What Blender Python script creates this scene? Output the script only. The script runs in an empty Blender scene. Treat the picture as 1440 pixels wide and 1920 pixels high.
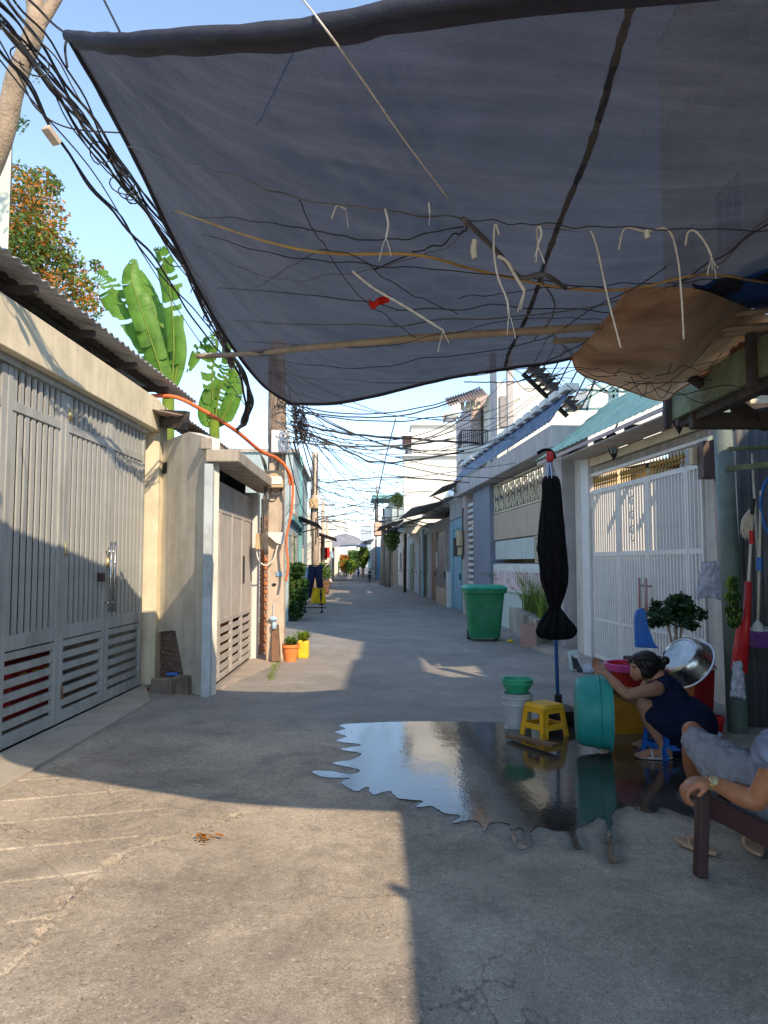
import bpy, math, random
import numpy as np
from math import sin, cos, pi, sqrt, radians, atan2
from mathutils import Vector, Matrix, noise
random.seed(7)
SC = bpy.context.scene
COL = SC.collection

# ---------------------------------------------------------------- camera
PITCH = math.atan(95/1400); F = 1400.0
cam_d = bpy.data.cameras.new('camera'); cam = bpy.data.objects.new('camera', cam_d); COL.objects.link(cam)
cam.location = (0, 0, 1.5); cam.rotation_euler = (pi/2+PITCH, 0, 0)
cam_d.sensor_fit = 'VERTICAL'; cam_d.sensor_height = 36; cam_d.lens = 36*F/1920
cam_d.clip_start = .05; cam_d.clip_end = 2000
SC.camera = cam
SC.render.resolution_x, SC.render.resolution_y = 768, 1024

# ---------------------------------------------------------------- light
SUN_TRAVEL = Vector((-.76, 1.24, -1)).normalized()
elev = math.asin(-SUN_TRAVEL.z); azim = atan2(-SUN_TRAVEL.x, -SUN_TRAVEL.y)
W = bpy.data.worlds.new('World'); SC.world = W; W.use_nodes = True
nt = W.node_tree; bg = nt.nodes['Background']
sky = nt.nodes.new('ShaderNodeTexSky'); sky.sky_type = 'NISHITA'; sky.sun_disc = False
sky.sun_elevation = elev; sky.sun_rotation = azim
sky.air_density = 1.0; sky.dust_density = 0; sky.ozone_density = 1.2; sky.altitude = 1200
tcw = nt.nodes.new('ShaderNodeTexCoord'); spw = nt.nodes.new('ShaderNodeSeparateXYZ'); nt.links.new(tcw.outputs['Generated'], spw.inputs[0])
rw = nt.nodes.new('ShaderNodeValToRGB'); rw.color_ramp.elements[0].position = 0; rw.color_ramp.elements[0].color = (.52,.54,.58,1); rw.color_ramp.elements[1].position = .42; rw.color_ramp.elements[1].color = (1,.94,.85,1)
nt.links.new(spw.outputs['Z'], rw.inputs[0]); mw = nt.nodes.new('ShaderNodeMixRGB'); mw.blend_type = 'MULTIPLY'; mw.inputs[0].default_value = 1      # colour ramp multiplied in: dims the low sky, warms the high sky, all round
nt.links.new(sky.outputs[0], mw.inputs[1]); nt.links.new(rw.outputs[0], mw.inputs[2]); nt.links.new(mw.outputs[0], bg.inputs[0]); bg.inputs[1].default_value = .15
sl = bpy.data.lights.new('sun', 'SUN'); sl.energy = 2.0; sl.angle = radians(.55); sl.color = (1, .79, .56)
so = bpy.data.objects.new('sun', sl); COL.objects.link(so)
so.rotation_euler = SUN_TRAVEL.to_track_quat('-Z', 'Y').to_euler(); so.location = (8, -12, 14)
vs = SC.view_settings; vs.view_transform = 'Standard'; vs.look = 'None'; vs.gamma = 1; vs.use_curve_mapping = False
vs.exposure = 1.57

# ---------------------------------------------------------------- helpers
def U(u, v, d):                     # a place given by its bearing in the survey picture and its distance ahead
    s = (u-720)/F; t = (960-v)/F
    fy = cos(PITCH)-t*sin(PITCH); fz = sin(PITCH)+t*cos(PITCH)
    return Vector((s/fy*d, d, 1.5+fz/fy*d))
def G(u, v, z=0.):                  # the same, on the level z
    t = (960-v)/F
    fy = cos(PITCH)-t*sin(PITCH); fz = sin(PITCH)+t*cos(PITCH)
    return U(u, v, (z-1.5)/fz*fy)
def proj(p):
    y = p[1]*cos(PITCH)+(p[2]-1.5)*sin(PITCH); z = -p[1]*sin(PITCH)+(p[2]-1.5)*cos(PITCH)
    return 720+F*p[0]/y, 960-F*z/y
def SP(xs, y): return Vector((xs-.05*y, y, 0))

class MB:
    def __init__(s): s.v = []; s.f = []
    def add(s, vs, fs):
        n = len(s.v); s.v += [tuple(v) for v in vs]; s.f += [tuple(i+n for i in f) for f in fs]; return s
    def hexa(s, c):                 # 8 corners: bottom loop 0-3, top loop 4-7
        return s.add(c, [(3,2,1,0),(4,5,6,7),(0,1,5,4),(1,2,6,5),(2,3,7,6),(3,0,4,7)])
    def box(s, x0, x1, y0, y1, z0, z1, M=None):
        c = [(x0,y0,z0),(x1,y0,z0),(x1,y1,z0),(x0,y1,z0),(x0,y0,z1),(x1,y0,z1),(x1,y1,z1),(x0,y1,z1)]
        if M is not None: c = [M @ Vector(p) for p in c]
        return s.hexa(c)
    def bar(s, p, q, w, h=None, up=(0,0,1)):
        h = h or w; p = Vector(p); q = Vector(q); d = (q-p).normalized(); up = Vector(up)
        if abs(d.dot(up)) > .97: up = Vector((1,0,0))
        a = d.cross(up).normalized()*w/2; b = a.cross(d).normalized()*h/2
        return s.hexa([p-a-b, p+a-b, q+a-b, q-a-b, p-a+b, p+a+b, q+a+b, q-a+b])
    def tube(s, pts, r, n=8, caps=True):
        pts = [Vector(p) for p in pts]; m = len(pts)
        rs = r if hasattr(r, '__len__') else [r]*m
        vs = []; fs = []; ref = Vector((0,0,1))
        for i, p in enumerate(pts):
            d = (pts[min(i+1,m-1)]-pts[max(i-1,0)])
            d = d.normalized() if d.length > 1e-9 else Vector((0,0,1))
            if i == 0:
                if abs(d.z) > .9: ref = Vector((1,0,0))
            a = d.cross(ref)
            if a.length < 1e-3: a = d.orthogonal()
            a.normalize(); b = d.cross(a).normalized(); ref = -b if False else a.cross(d)
            for k in range(n):
                t = 2*pi*k/n; vs.append(p+(a*cos(t)+b*sin(t))*rs[i])
        for i in range(m-1):
            for k in range(n):
                fs.append((i*n+k, i*n+(k+1)%n, (i+1)*n+(k+1)%n, (i+1)*n+k))
        if caps: fs.append(tuple(range(n-1,-1,-1))); fs.append(tuple((m-1)*n+k for k in range(n)))
        return s.add(vs, fs)
    def lathe(s, prof, n=32, M=None, sx=1, sy=1):    # prof: (r, z)
        vs = []; fs = []
        for r, z in prof:
            for k in range(n):
                t = 2*pi*k/n; p = Vector((r*cos(t)*sx, r*sin(t)*sy, z)); vs.append(M @ p if M is not None else p)
        m = len(prof)
        for i in range(m-1):
            for k in range(n): fs.append((i*n+k, i*n+(k+1)%n, (i+1)*n+(k+1)%n, (i+1)*n+k))
        if prof[0][0] > 1e-4: fs.append(tuple(range(n-1,-1,-1)))
        if prof[-1][0] > 1e-4: fs.append(tuple((m-1)*n+k for k in range(n)))
        return s.add(vs, fs)
    def ball(s, c, r, n=14, M=None):
        r = r if hasattr(r, '__len__') else (r,r,r); c = Vector(c)
        vs = []; fs = []; m = n//2+1
        for i in range(m+1):
            a = pi*i/m
            for k in range(n):
                t = 2*pi*k/n; p = Vector((r[0]*sin(a)*cos(t), r[1]*sin(a)*sin(t), r[2]*cos(a)))
                vs.append(c+(M @ p if M is not None else p))
        for i in range(m):
            for k in range(n): fs.append((i*n+k, (i+1)*n+k, (i+1)*n+(k+1)%n, i*n+(k+1)%n))
        return s.add(vs, fs)
    def prism(s, poly, off):
        off = Vector(off); n = len(poly); a = [Vector(p) for p in poly]; b = [p+off for p in a]
        return s.add(a+b, [tuple(range(n-1,-1,-1)), tuple(range(n,2*n))]+[(i,(i+1)%n,n+(i+1)%n,n+i) for i in range(n)])
    def grid(s, fn, nu, nv, th=0, dirn=None):
        P = [[Vector(fn(i/nu, j/nv)) for j in range(nv+1)] for i in range(nu+1)]
        w = nv+1; vs = [p for r in P for p in r]; N = len(vs)
        fs = [(i*w+j, (i+1)*w+j, (i+1)*w+j+1, i*w+j+1) for i in range(nu) for j in range(nv)]
        if th:
            o = Vector(dirn or (0,0,-1))*th
            vs = vs+[p+o for p in vs]
            fs = fs+[tuple(N+k for k in reversed(f)) for f in fs]
            for i in range(nu):
                for j in (0, nv):
                    a, b = i*w+j, (i+1)*w+j
                    fs.append((a, a+N, b+N, b) if j == 0 else (b, b+N, a+N, a))
            for j in range(nv):
                for i in (0, nu):
                    a, b = i*w+j, i*w+j+1
                    fs.append((b, b+N, a+N, a) if i == 0 else (a, a+N, b+N, b))
        return s.add(vs, fs)

def mesh(name, mb, smooth=False):
    me = bpy.data.meshes.new(name); me.from_pydata(mb.v, [], mb.f); me.update()
    if smooth:
        me.polygons.foreach_set('use_smooth', [True]*len(me.polygons))
    return me
def wloc(p):
    l = Vector((0,0,0))
    while p is not None: l = l+p.location; p = p.parent
    return l
def obj(name, mb, mt, parent=None, smooth=False, local=False, bevel=0, auto=False):
    me = mb if isinstance(mb, bpy.types.Mesh) else mesh(name, mb, smooth or auto)
    if mt is not None and not me.materials: me.materials.append(mt)
    o = bpy.data.objects.new(name, me); COL.objects.link(o)
    if parent is not None:
        o.parent = parent
        if not local: o.location = -wloc(parent)
    if bevel:
        b = o.modifiers.new('bevel', 'BEVEL'); b.width = bevel; b.segments = 2; b.limit_method = 'ANGLE'; b.angle_limit = radians(35)
    if auto:
        e = o.modifiers.new('split', 'EDGE_SPLIT'); e.split_angle = radians(35)
    return o
def tag(o, label, cat, group=None, kind=None):
    if label: o['label'] = label
    if cat: o['category'] = cat
    if group: o['group'] = group
    if kind: o['kind'] = kind
    return o
def thing(name, label, cat, loc=(0,0,0), group=None, rotz=0):
    o = bpy.data.objects.new(name, None); COL.objects.link(o); o.location = loc; o.rotation_euler = (0,0,rotz)
    o.empty_display_size = .1
    return tag(o, label, cat, group)
def structure(name, mb, mt, **k):
    o = obj(name, mb, mt, **k); o['kind'] = 'structure'; return o
def copy_tree(o, parent=None):
    c = o.copy(); COL.objects.link(c); c.parent = parent
    for ch in list(o.children): copy_tree(ch, c)
    return c

# ---------------------------------------------------------------- materials
def nodes(name):
    m = bpy.data.materials.new(name); m.use_nodes = True; t = m.node_tree; return m, t, t.nodes['Principled BSDF']
def N(t, kind, **k):
    n = t.nodes.new('ShaderNode'+kind)
    for a, b in k.items(): setattr(n, a, b)
    return n
def ramp(t, stops, src):
    r = N(t, 'ValToRGB'); e = r.color_ramp.elements
    while len(e) < len(stops): e.new(.5)
    for x, (p, c) in zip(e, stops): x.position = p; x.color = (c+(1,)) if hasattr(c, '__len__') else (c,c,c,1)
    t.links.new(src, r.inputs[0]); return r.outputs[0]
def noise_n(t, vec, scale, detail=5, rough=.6, dist=0):
    n = N(t, 'TexNoise'); n.inputs['Scale'].default_value = scale; n.inputs['Detail'].default_value = detail
    n.inputs['Roughness'].default_value = rough; n.inputs['Distortion'].default_value = dist
    t.links.new(vec, n.inputs['Vector']); return n.outputs['Fac']
def mix(t, fac, a, b, mode='MIX'):
    m = N(t, 'MixRGB'); m.blend_type = mode
    for i, x in enumerate((fac, a, b)):
        if isinstance(x, bpy.types.NodeSocket): t.links.new(x, m.inputs[i])
        elif hasattr(x, '__len__'): m.inputs[i].default_value = tuple(x)+(1,)
        else: m.inputs[i].default_value = x if i == 0 else (x,x,x,1)
    return m.outputs[0]
def vecmap(t, sc=(1,1,1), rot=(0,0,0)):
    tc = N(t, 'TexCoord'); mp = N(t, 'Mapping'); mp.inputs['Scale'].default_value = sc; mp.inputs['Rotation'].default_value = rot
    t.links.new(tc.outputs['Object'], mp.inputs['Vector']); return mp.outputs[0]
def bumpn(t, bs, h, strength=.3, dist=.01):
    b = N(t, 'Bump'); b.inputs['Strength'].default_value = strength; b.inputs['Distance'].default_value = dist
    t.links.new(h, b.inputs['Height']); t.links.new(b.outputs[0], bs.inputs['Normal'])
def M(name, col, rough=.7, var=.25, scale=4, streak=0, fleck=.1, bump=.25, bscale=60, bdist=.004, metal=0, dirt=None, dirtamt=.0, spec=.4, trans=0, rvar=.15, coat=0):
    m, t, b = nodes(name); v = vecmap(t)
    dark = tuple(c*(1-var) for c in col); light = tuple(min(1, c*(1+var*.45)) for c in col)
    c = ramp(t, [(.3, dark), (.5, col), (.72, light)], noise_n(t, v, scale, 6))
    if fleck: c = mix(t, fleck, c, noise_n(t, v, scale*14, 3), 'OVERLAY')
    if streak:
        vs_ = vecmap(t, (1,1,.08)); s = ramp(t, [(.42, 0.), (.68, 1.)], noise_n(t, vs_, 9, 4))
        st = N(t, 'Math', operation='MULTIPLY'); t.links.new(s, st.inputs[0]); st.inputs[1].default_value = streak
        c = mix(t, st.outputs[0], c, tuple(x*.42 for x in col))
    if dirtamt:
        s = ramp(t, [(.48, 0.), (.62, 1.)], noise_n(t, v, 2.3, 8, .7))
        st = N(t, 'Math', operation='MULTIPLY'); t.links.new(s, st.inputs[0]); st.inputs[1].default_value = dirtamt
        c = mix(t, st.outputs[0], c, dirt or (.12,.1,.08))
    t.links.new(c, b.inputs['Base Color'])
    r = ramp(t, [(.3, max(.02, rough-rvar)), (.7, min(1, rough+rvar))], noise_n(t, v, scale*2.2, 4)); t.links.new(r, b.inputs['Roughness'])
    b.inputs['Metallic'].default_value = metal; b.inputs['Specular IOR Level'].default_value = spec
    if coat: b.inputs['Coat Weight'].default_value = coat; b.inputs['Coat Roughness'].default_value = .15
    if bump: bumpn(t, b, noise_n(t, v, bscale, 6), bump, bdist)
    if trans:
        tr = N(t, 'BsdfTranslucent'); t.links.new(c, tr.inputs[0]); mx = N(t, 'MixShader'); mx.inputs[0].default_value = trans
        out = t.nodes['Material Output']; t.links.new(b.outputs[0], mx.inputs[1]); t.links.new(tr.outputs[0], mx.inputs[2]); t.links.new(mx.outputs[0], out.inputs[0])
    return m
def plastic(name, col, rough=.35, var=.12): return M(name, col, rough+.08, var+.1, 5, fleck=.1, streak=.12, bump=.2, bscale=35, bdist=.002, spec=.4, rvar=.15, dirtamt=.28, dirt=tuple(.5*c+.09 for c in col))

m_gatepaint = M('gate_paint', (.43,.45,.44), .5, .18, 3, streak=.42, fleck=.12, bump=.1, bscale=90, bdist=.001, dirtamt=.12, dirt=(.25,.22,.18))
m_cream = M('cream_plaster', (.78,.70,.51), .85, .2, 2.5, streak=.28, bump=.3, bscale=110, bdist=.002, dirtamt=.22, dirt=(.35,.3,.22))
m_grey_plaster = M('grey_plaster', (.70,.67,.59), .88, .2, 1.8, streak=.3, bump=.45, bscale=55, bdist=.004, dirtamt=.35, dirt=(.36,.33,.27))
m_bluecol = M('pale_blue_column_paint', (.48,.56,.60), .8, .25, 4, streak=.3, bump=.35, bscale=60, dirtamt=.4, dirt=(.28,.28,.26))
m_conc = M('raw_concrete', (.42,.38,.32), .9, .4, 3, streak=.5, bump=.5, bscale=45, dirtamt=.35, dirt=(.16,.14,.12))
m_mortar = M('mortar', (.30,.27,.24), .95, .3, 9, bump=.6, bscale=80)
m_brick_dull = M('old_brick', (.24,.15,.12), .92, .4, 14, bump=.6, bscale=70, dirtamt=.5, dirt=(.28,.25,.22))
m_brick_red = M('orange_brick', (.62,.24,.10), .9, .3, 14, bump=.6, bscale=70, dirtamt=.25, dirt=(.45,.38,.3))
m_roofmetal = M('grey_corrugated_iron', (.50,.50,.50), .5, .25, 3, streak=.15, bump=.1, metal=.35, dirtamt=.3, dirt=(.18,.14,.11))
m_rustroof = M('weathered_corrugated_iron', (.34,.27,.23), .7, .35, 3, streak=.35, bump=.2, metal=.15, dirtamt=.5, dirt=(.22,.11,.06))
m_polec = M('pole_concrete', (.58,.48,.38), .85, .2, 5, streak=.3, bump=.35, bscale=70, dirtamt=.3, dirt=(.3,.25,.2))
m_cable = M('black_cable_rubber', (.022,.022,.024), .5, .2, 20, bump=.1)
m_cable2 = M('grey_cable_rubber', (.12,.12,.12), .55, .2, 20, bump=.1)
m_orange = plastic('orange_conduit', (.80,.18,.05), .5, .2)
m_yellowwire = plastic('ochre_cable', (.45,.28,.08), .5)
m_white = M('white_paint', (.72,.72,.70), .6, .1, 4, streak=.12, bump=.15, dirtamt=.12, dirt=(.4,.38,.33))
m_whitegate = M('white_gate_paint', (.78,.76,.72), .45, .1, 5, streak=.15, bump=.08, dirtamt=.1, dirt=(.4,.36,.3))
m_gold = M('gold_paint', (.42,.25,.07), .4, .3, 20, metal=.4, bump=.1)
m_lilac = M('lilac_grey_paint', (.53,.49,.48), .8, .15, 3, streak=.3, bump=.3, dirtamt=.2, dirt=(.3,.27,.27))
m_pinkpaint = M('dusty_pink_paint', (.56,.46,.45), .8, .15, 3, streak=.3, bump=.3, dirtamt=.2, dirt=(.3,.26,.24))
m_slate = M('slate_blue_paint', (.21,.24,.31), .7, .15, 3, streak=.2, bump=.2)
m_tan = M('tan_board_paint', (.50,.39,.30), .7, .12, 3, streak=.15, bump=.1)
m_bluetile = M('blue_roof_paint', (.010,.045,.12), .45, .25, 4, streak=.2, bump=.15, dirtamt=.2, dirt=(.06,.07,.1))
m_greentile = M('mint_roof_paint', (.42,.62,.46), .6, .18, 4, streak=.2, bump=.15, dirtamt=.3, dirt=(.17,.3,.25))
m_darkwood = M('dark_weathered_wood', (.07,.06,.055), .8, .4, 6, streak=.3, bump=.4, bscale=40)
m_greenbeam = M('flaking_green_paint', (.20,.26,.16), .75, .4, 5, streak=.3, bump=.4, bscale=40, dirtamt=.6, dirt=(.1,.09,.06))
m_wood = M('brown_wood', (.20,.11,.06), .65, .35, 6, streak=.3, bump=.3, bscale=50)
m_redwood = M('reddish_varnished_wood', (.060,.026,.026), .45, .3, 6, streak=.3, bump=.15, bscale=50)
m_bamboo = M('grey_bamboo', (.34,.27,.19), .7, .3, 8, bump=.3)
m_black = M('black_metal', (.02,.02,.022), .5, .3, 8, bump=.1)
m_blackcloth = M('black_nylon', (.006,.006,.007), .85, .3, 8, bump=.4, bscale=30, bdist=.01, spec=.15)
m_bluemetal = M('blue_enamel', (.03,.12,.36), .35, .15, 8, bump=.05)
m_stonebase = M('stained_stone', (.25,.21,.17), .9, .35, 6, bump=.6, bscale=40, dirtamt=.3)
m_yellowplastic = plastic('yellow_plastic', (.88,.46,.02))
m_jerry = plastic('yellow_jerrycan_plastic', (.90,.60,.02))
m_terracotta = M('orange_clay', (.78,.25,.07), .8, .15, 8, bump=.2)
m_teal = plastic('teal_plastic', (.02,.33,.29), .4, .2)
m_greenbasin = plastic('green_basin_plastic', (.03,.42,.22), .4)
m_bin = plastic('dark_green_bin_plastic', (.01,.19,.075), .42, .25)
m_binlid = plastic('green_lid_plastic', (.02,.34,.20), .4, .2)
m_bucket = plastic('whitish_bucket_plastic', (.50,.54,.54), .45)
m_amber = plastic('amber_box_plastic', (.72,.34,.03), .4)
m_pink = plastic('magenta_plastic', (.72,.07,.30), .35)
m_redplastic = plastic('red_plastic', (.52,.015,.02), .35)
m_blueplastic = plastic('blue_plastic', (.02,.15,.55), .35)
m_skyplastic = plastic('pale_blue_plastic', (.42,.62,.78), .4)
m_purple = plastic('purple_plastic', (.13,.03,.22), .4)
m_steel = M('brushed_aluminium', (.62,.61,.58), .28, .12, 8, bump=.1, metal=1, rvar=.08)
m_whitebag = M('thin_white_plastic', (.70,.72,.80), .4, .1, 12, bump=.8, bscale=18, bdist=.02, trans=.35)
m_string = M('white_string', (.62,.58,.50), .8, .2, 30, bump=.2)
m_skin = M('tanned_skin', (.40,.20,.12), .55, .28, 14, fleck=.16, bump=.2, bscale=120, bdist=.001, spec=.35)
m_skin2 = M('sun_browned_skin', (.38,.155,.075), .5, .3, 14, fleck=.16, bump=.2, bscale=120, bdist=.001, spec=.35)
m_hair = M('black_hair', (.010,.008,.008), .45, .3, 30, bump=.5, bscale=140, bdist=.004)
m_navy = M('navy_cotton', (.012,.017,.045), .9, .25, 7, bump=.35, bscale=26, bdist=.012, spec=.15)
m_greycloth = M('grey_cotton', (.29,.30,.33), .9, .18, 7, bump=.45, bscale=16, bdist=.02, spec=.15)
m_denimish = M('blue_striped_cloth', (.09,.13,.25), .9, .3, 30, bump=.3, spec=.15)
m_tshirt = M('blue_grey_cotton', (.19,.22,.30), .9, .2, 8, bump=.4, bscale=16, bdist=.02, spec=.15)
m_gold2 = M('pale_gold', (.75,.60,.30), .3, .1, 20, metal=.8, bump=0)
m_sandal = plastic('tan_sandal_foam', (.52,.34,.22), .7)
m_foamw = plastic('pale_sandal_foam', (.50,.47,.46), .7)
m_redcloth = M('red_cloth', (.70,.03,.02), .8, .2, 8, bump=.3, trans=.3)
m_yellowcloth = M('yellow_cloth', (.90,.66,.02), .8, .15, 8, bump=.3, trans=.3)
m_bark = M('pale_bark', (.44,.34,.24), .9, .35, 9, streak=.2, bump=.7, bscale=30, bdist=.02, dirtamt=.3, dirt=(.2,.15,.1))
m_leafc = M('fresh_leaf', (.12,.21,.045), .5, .4, 3, bump=.15, bscale=20, trans=.35)
m_leafy = M('yellow_green_leaf', (.22,.32,.04), .5, .35, 3, bump=.1, trans=.35)
m_leafd = M('deep_green_leaf', (.035,.10,.02), .5, .5, 3, bump=.1, trans=.2)
m_leafo = M('orange_leaf', (.50,.20,.03), .6, .5, 3, bump=.1, trans=.35)
m_banana = M('banana_leaf', (.13,.29,.04), .5, .35, 5, streak=.25, fleck=.2, bump=.5, bscale=30, trans=.35, spec=.25)
m_darkleaf = M('near_black_green_leaf', (.014,.045,.016), .45, .4, 3, bump=.1)
m_meter = M('aged_brown_box', (.10,.065,.055), .6, .2, 6, bump=.2)
m_beigebox = M('beige_meter_box', (.58,.44,.26), .6, .2, 6, bump=.1, dirtamt=.2)
m_glass = M('dark_window_glass', (.02,.025,.03), .08, .3, 2, bump=0, spec=.6)
m_dark = M('interior_shade_and_dark_paint', (.035,.033,.032), .9, .3, 4, bump=.2)  # near-black puts interior shade into the colour; some dark objects share it
m_sticker = plastic('blue_sticker', (.25,.45,.75), .5)
m_orange_canvas = None
# ---------------------------------------------------------------- ground
def ground_material():
    m, t, b = nodes('worn_concrete_road'); v = vecmap(t)
    base = ramp(t, [(.25,(.32,.275,.215)),(.42,(.39,.335,.265)),(.58,(.44,.38,.30)),(.8,(.53,.46,.37))], noise_n(t, v, .9, 7, .62))
    c = mix(t, .55, base, ramp(t, [(.3,(.30,.30,.30)),(.7,(.70,.70,.70))], noise_n(t, v, 26, 6, .75)), 'OVERLAY')
    c = mix(t, .5, c, ramp(t, [(.38,(.22,.22,.22)),(.62,(.80,.80,.80))], noise_n(t, v, 120, 3, .8)), 'OVERLAY')
    # old oil and damp stains
    s1 = ramp(t, [(.50,0.),(.66,.62)], noise_n(t, v, 1.7, 9, .75, .6)); c = mix(t, s1, c, (.20,.18,.155))
    s2 = ramp(t, [(.54,0.),(.62,.6)], noise_n(t, vecmap(t,(1,1,1),(0,0,1.1)), 1.5, 9, .72, .5)); c = mix(t, s2, c, (.47,.41,.33))
    # small chips and fine cracks
    vo = N(t, 'TexVoronoi', feature='DISTANCE_TO_EDGE'); vo.inputs['Scale'].default_value = 1.15
    wv = N(t, 'VectorMath', operation='ADD'); nn = N(t, 'TexNoise'); nn.inputs['Scale'].default_value = 3; nn.inputs['Detail'].default_value = 6
    t.links.new(v, nn.inputs['Vector']); sc = N(t, 'VectorMath', operation='SCALE'); sc.inputs['Scale'].default_value = .5
    t.links.new(nn.outputs['Color'], sc.inputs[0]); t.links.new(v, wv.inputs[0]); t.links.new(sc.outputs[0], wv.inputs[1]); t.links.new(wv.outputs[0], vo.inputs['Vector'])
    cr = ramp(t, [(.0,.6),(.008,0.)], vo.outputs['Distance'])
    gate = ramp(t, [(.47,0.),(.56,1.)], noise_n(t, v, .55, 3)); cm = N(t, 'Math', operation='MULTIPLY'); t.links.new(cr, cm.inputs[0]); t.links.new(gate, cm.inputs[1])
    c = mix(t, cm.outputs[0], c, (.07,.06,.05))
    chips = ramp(t, [(.66,0.),(.70,.75)], noise_n(t, v, 42, 2, .5)); c = mix(t, chips, c, (.66,.60,.51)); pits = ramp(t, [(.66,0.),(.70,.7)], noise_n(t, vecmap(t,(1,1,1),(0,0,.7)), 55, 2, .5)); c = mix(t, pits, c, (.13,.11,.09))
    big = ramp(t, [(.40,.36),(.60,.62)], noise_n(t, vecmap(t,(1,.8,1),(0,0,.3)), .75, 9, .72, .3)); c = mix(t, .8, c, big, 'OVERLAY')
    # the asphalt lane farther on is greyer and darker
    sep = N(t, 'SeparateXYZ'); t.links.new(v, sep.inputs[0])
    mr = N(t, 'MapRange'); mr.inputs['From Min'].default_value = 7.4; mr.inputs['From Max'].default_value = 8.6
    wob = N(t, 'Math', operation='MULTIPLY_ADD'); t.links.new(noise_n(t, v, 1.3, 5), wob.inputs[0]); wob.inputs[1].default_value = 2.2; t.links.new(sep.outputs['Y'], wob.inputs[2])
    t.links.new(wob.outputs[0], mr.inputs['Value'])
    mf = N(t, 'Math', operation='MULTIPLY'); t.links.new(mr.outputs[0], mf.inputs[0]); mf.inputs[1].default_value = .6
    asp = ramp(t, [(.3,(.17,.172,.175)),(.7,(.255,.255,.25))], noise_n(t, v, 2.4, 7, .7))
    asp = mix(t, .5, asp, ramp(t, [(.35,.4),(.65,.6)], noise_n(t, v, 90, 3, .8)), 'OVERLAY')
    c = mix(t, mf.outputs[0], c, asp)
    at = N(t, 'Attribute'); at.attribute_name = 'wet'
    wf = N(t, 'Math', operation='MULTIPLY'); t.links.new(at.outputs['Fac'], wf.inputs[0]); wf.inputs[1].default_value = .78
    c = mix(t, wf.outputs[0], c, (.055,.050,.043))
    t.links.new(c, b.inputs['Base Color'])
    t.links.new(mix(t, at.outputs['Fac'], ramp(t, [(.3,.72),(.7,.95)], noise_n(t, v, 5, 5)), .22), b.inputs['Roughness']); b.inputs['Specular IOR Level'].default_value = .35
    hm = mix(t, .5, noise_n(t, v, 60, 8, .75), noise_n(t, v, 9, 6, .7), 'ADD')
    bumpn(t, b, hm, .8, .006)
    return m
m_ground = ground_material()

SEAM = [(-3.2,2.0),(-1.62,2.75),(-1.48,3.25),(-1.30,3.55),(-.98,3.95),(-.55,4.25),(-.3,4.6)]      # broken joint where the forecourt meets the road
def seam_pts():
    px = [(0,1835),(70,1765),(110,1700),(160,1650),(215,1612),(275,1585),(345,1560),(420,1535),(440,1525)]
    return [G(*p) for p in px]
_sp = np.array([(p.x, p.y) for p in seam_pts()])
def seg_dist(X, Y, P):
    D = np.full(X.shape, 9.)
    for a, b in zip(P[:-1], P[1:]):
        ab = b-a; L = (ab**2).sum(); t = np.clip(((X-a[0])*ab[0]+(Y-a[1])*ab[1])/L, 0, 1)
        D = np.minimum(D, np.hypot(X-a[0]-t*ab[0], Y-a[1]-t*ab[1]))
    return D
def vnoise(X, Y, s, seed):
    rs = np.random.RandomState(seed); T = rs.rand(256, 256)
    x = X*s+1000; y = Y*s+1000; xi = np.floor(x).astype(int); yi = np.floor(y).astype(int); fx = x-xi; fy = y-yi
    fx = fx*fx*(3-2*fx); fy = fy*fy*(3-2*fy); g = lambda i, j: T[i % 256, j % 256]
    return (g(xi,yi)*(1-fx)+g(xi+1,yi)*fx)*(1-fy)+(g(xi,yi+1)*(1-fx)+g(xi+1,yi+1)*fx)*fy-.5
def ground_h(X, Y):
    h = .010*vnoise(X,Y,1.1,1)+.006*vnoise(X,Y,4,2)+.003*vnoise(X,Y,17,3)
    # forecourt before the long gate, a hand higher, with scored lines
    ga = np.array(G(0,1520)[:2]); 
    inside = (Y < 9.2) & (X < -.9)
    seamd = seg_dist(X, Y, _sp)
    # side of the seam: towards the gate
    yy = np.interp(X, _sp[:,0], _sp[:,1]); side = 1/(1+np.exp(-np.clip((Y-yy)*25, -40, 40)))
    fx = np.clip((-.95-X)/.5, 0, 1)
    h += .009*side*fx*(Y < 20)
    wob = seamd+.03*vnoise(X,Y,14,9)+.02*vnoise(X,Y,40,10); h -= .018*np.exp(-(wob/.012)**2)*np.clip(.5+2*vnoise(X,Y,7,5),0,1.4)
    h += .006*np.exp(-(seamd/.05)**2)*vnoise(X,Y,34,6)*2
    # scored grooves, two crossing sets
    a1 = (X*.72+Y*.69); a2 = (X*.30-Y*.95)
    zone = side*(X < -1.35)*(X > -2.65)*np.clip((Y-3.0)/.2,0,1)*(Y < 7.6)
    for a, sp in ((a1,.36),(a2,.44)):
        r = np.abs(((a/sp) % 1)-.5)*sp
        h -= .012*np.exp(-((.5*sp-r)/.008)**2)*zone*(1+vnoise(X,Y,6,8))
    # shallow basin under the puddle
    h -= .012*np.exp(-(((X-.75)/1.6)**2+((Y-5.6)/1.3)**2)**2)
    return h
top = [(640,1358),(700,1354),(780,1352),(860,1352),(940,1355),(1000,1362),(1060,1350),(1130,1345),(1200,1352),(1260,1372),(1290,1400),(1296,1425)]
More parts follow.
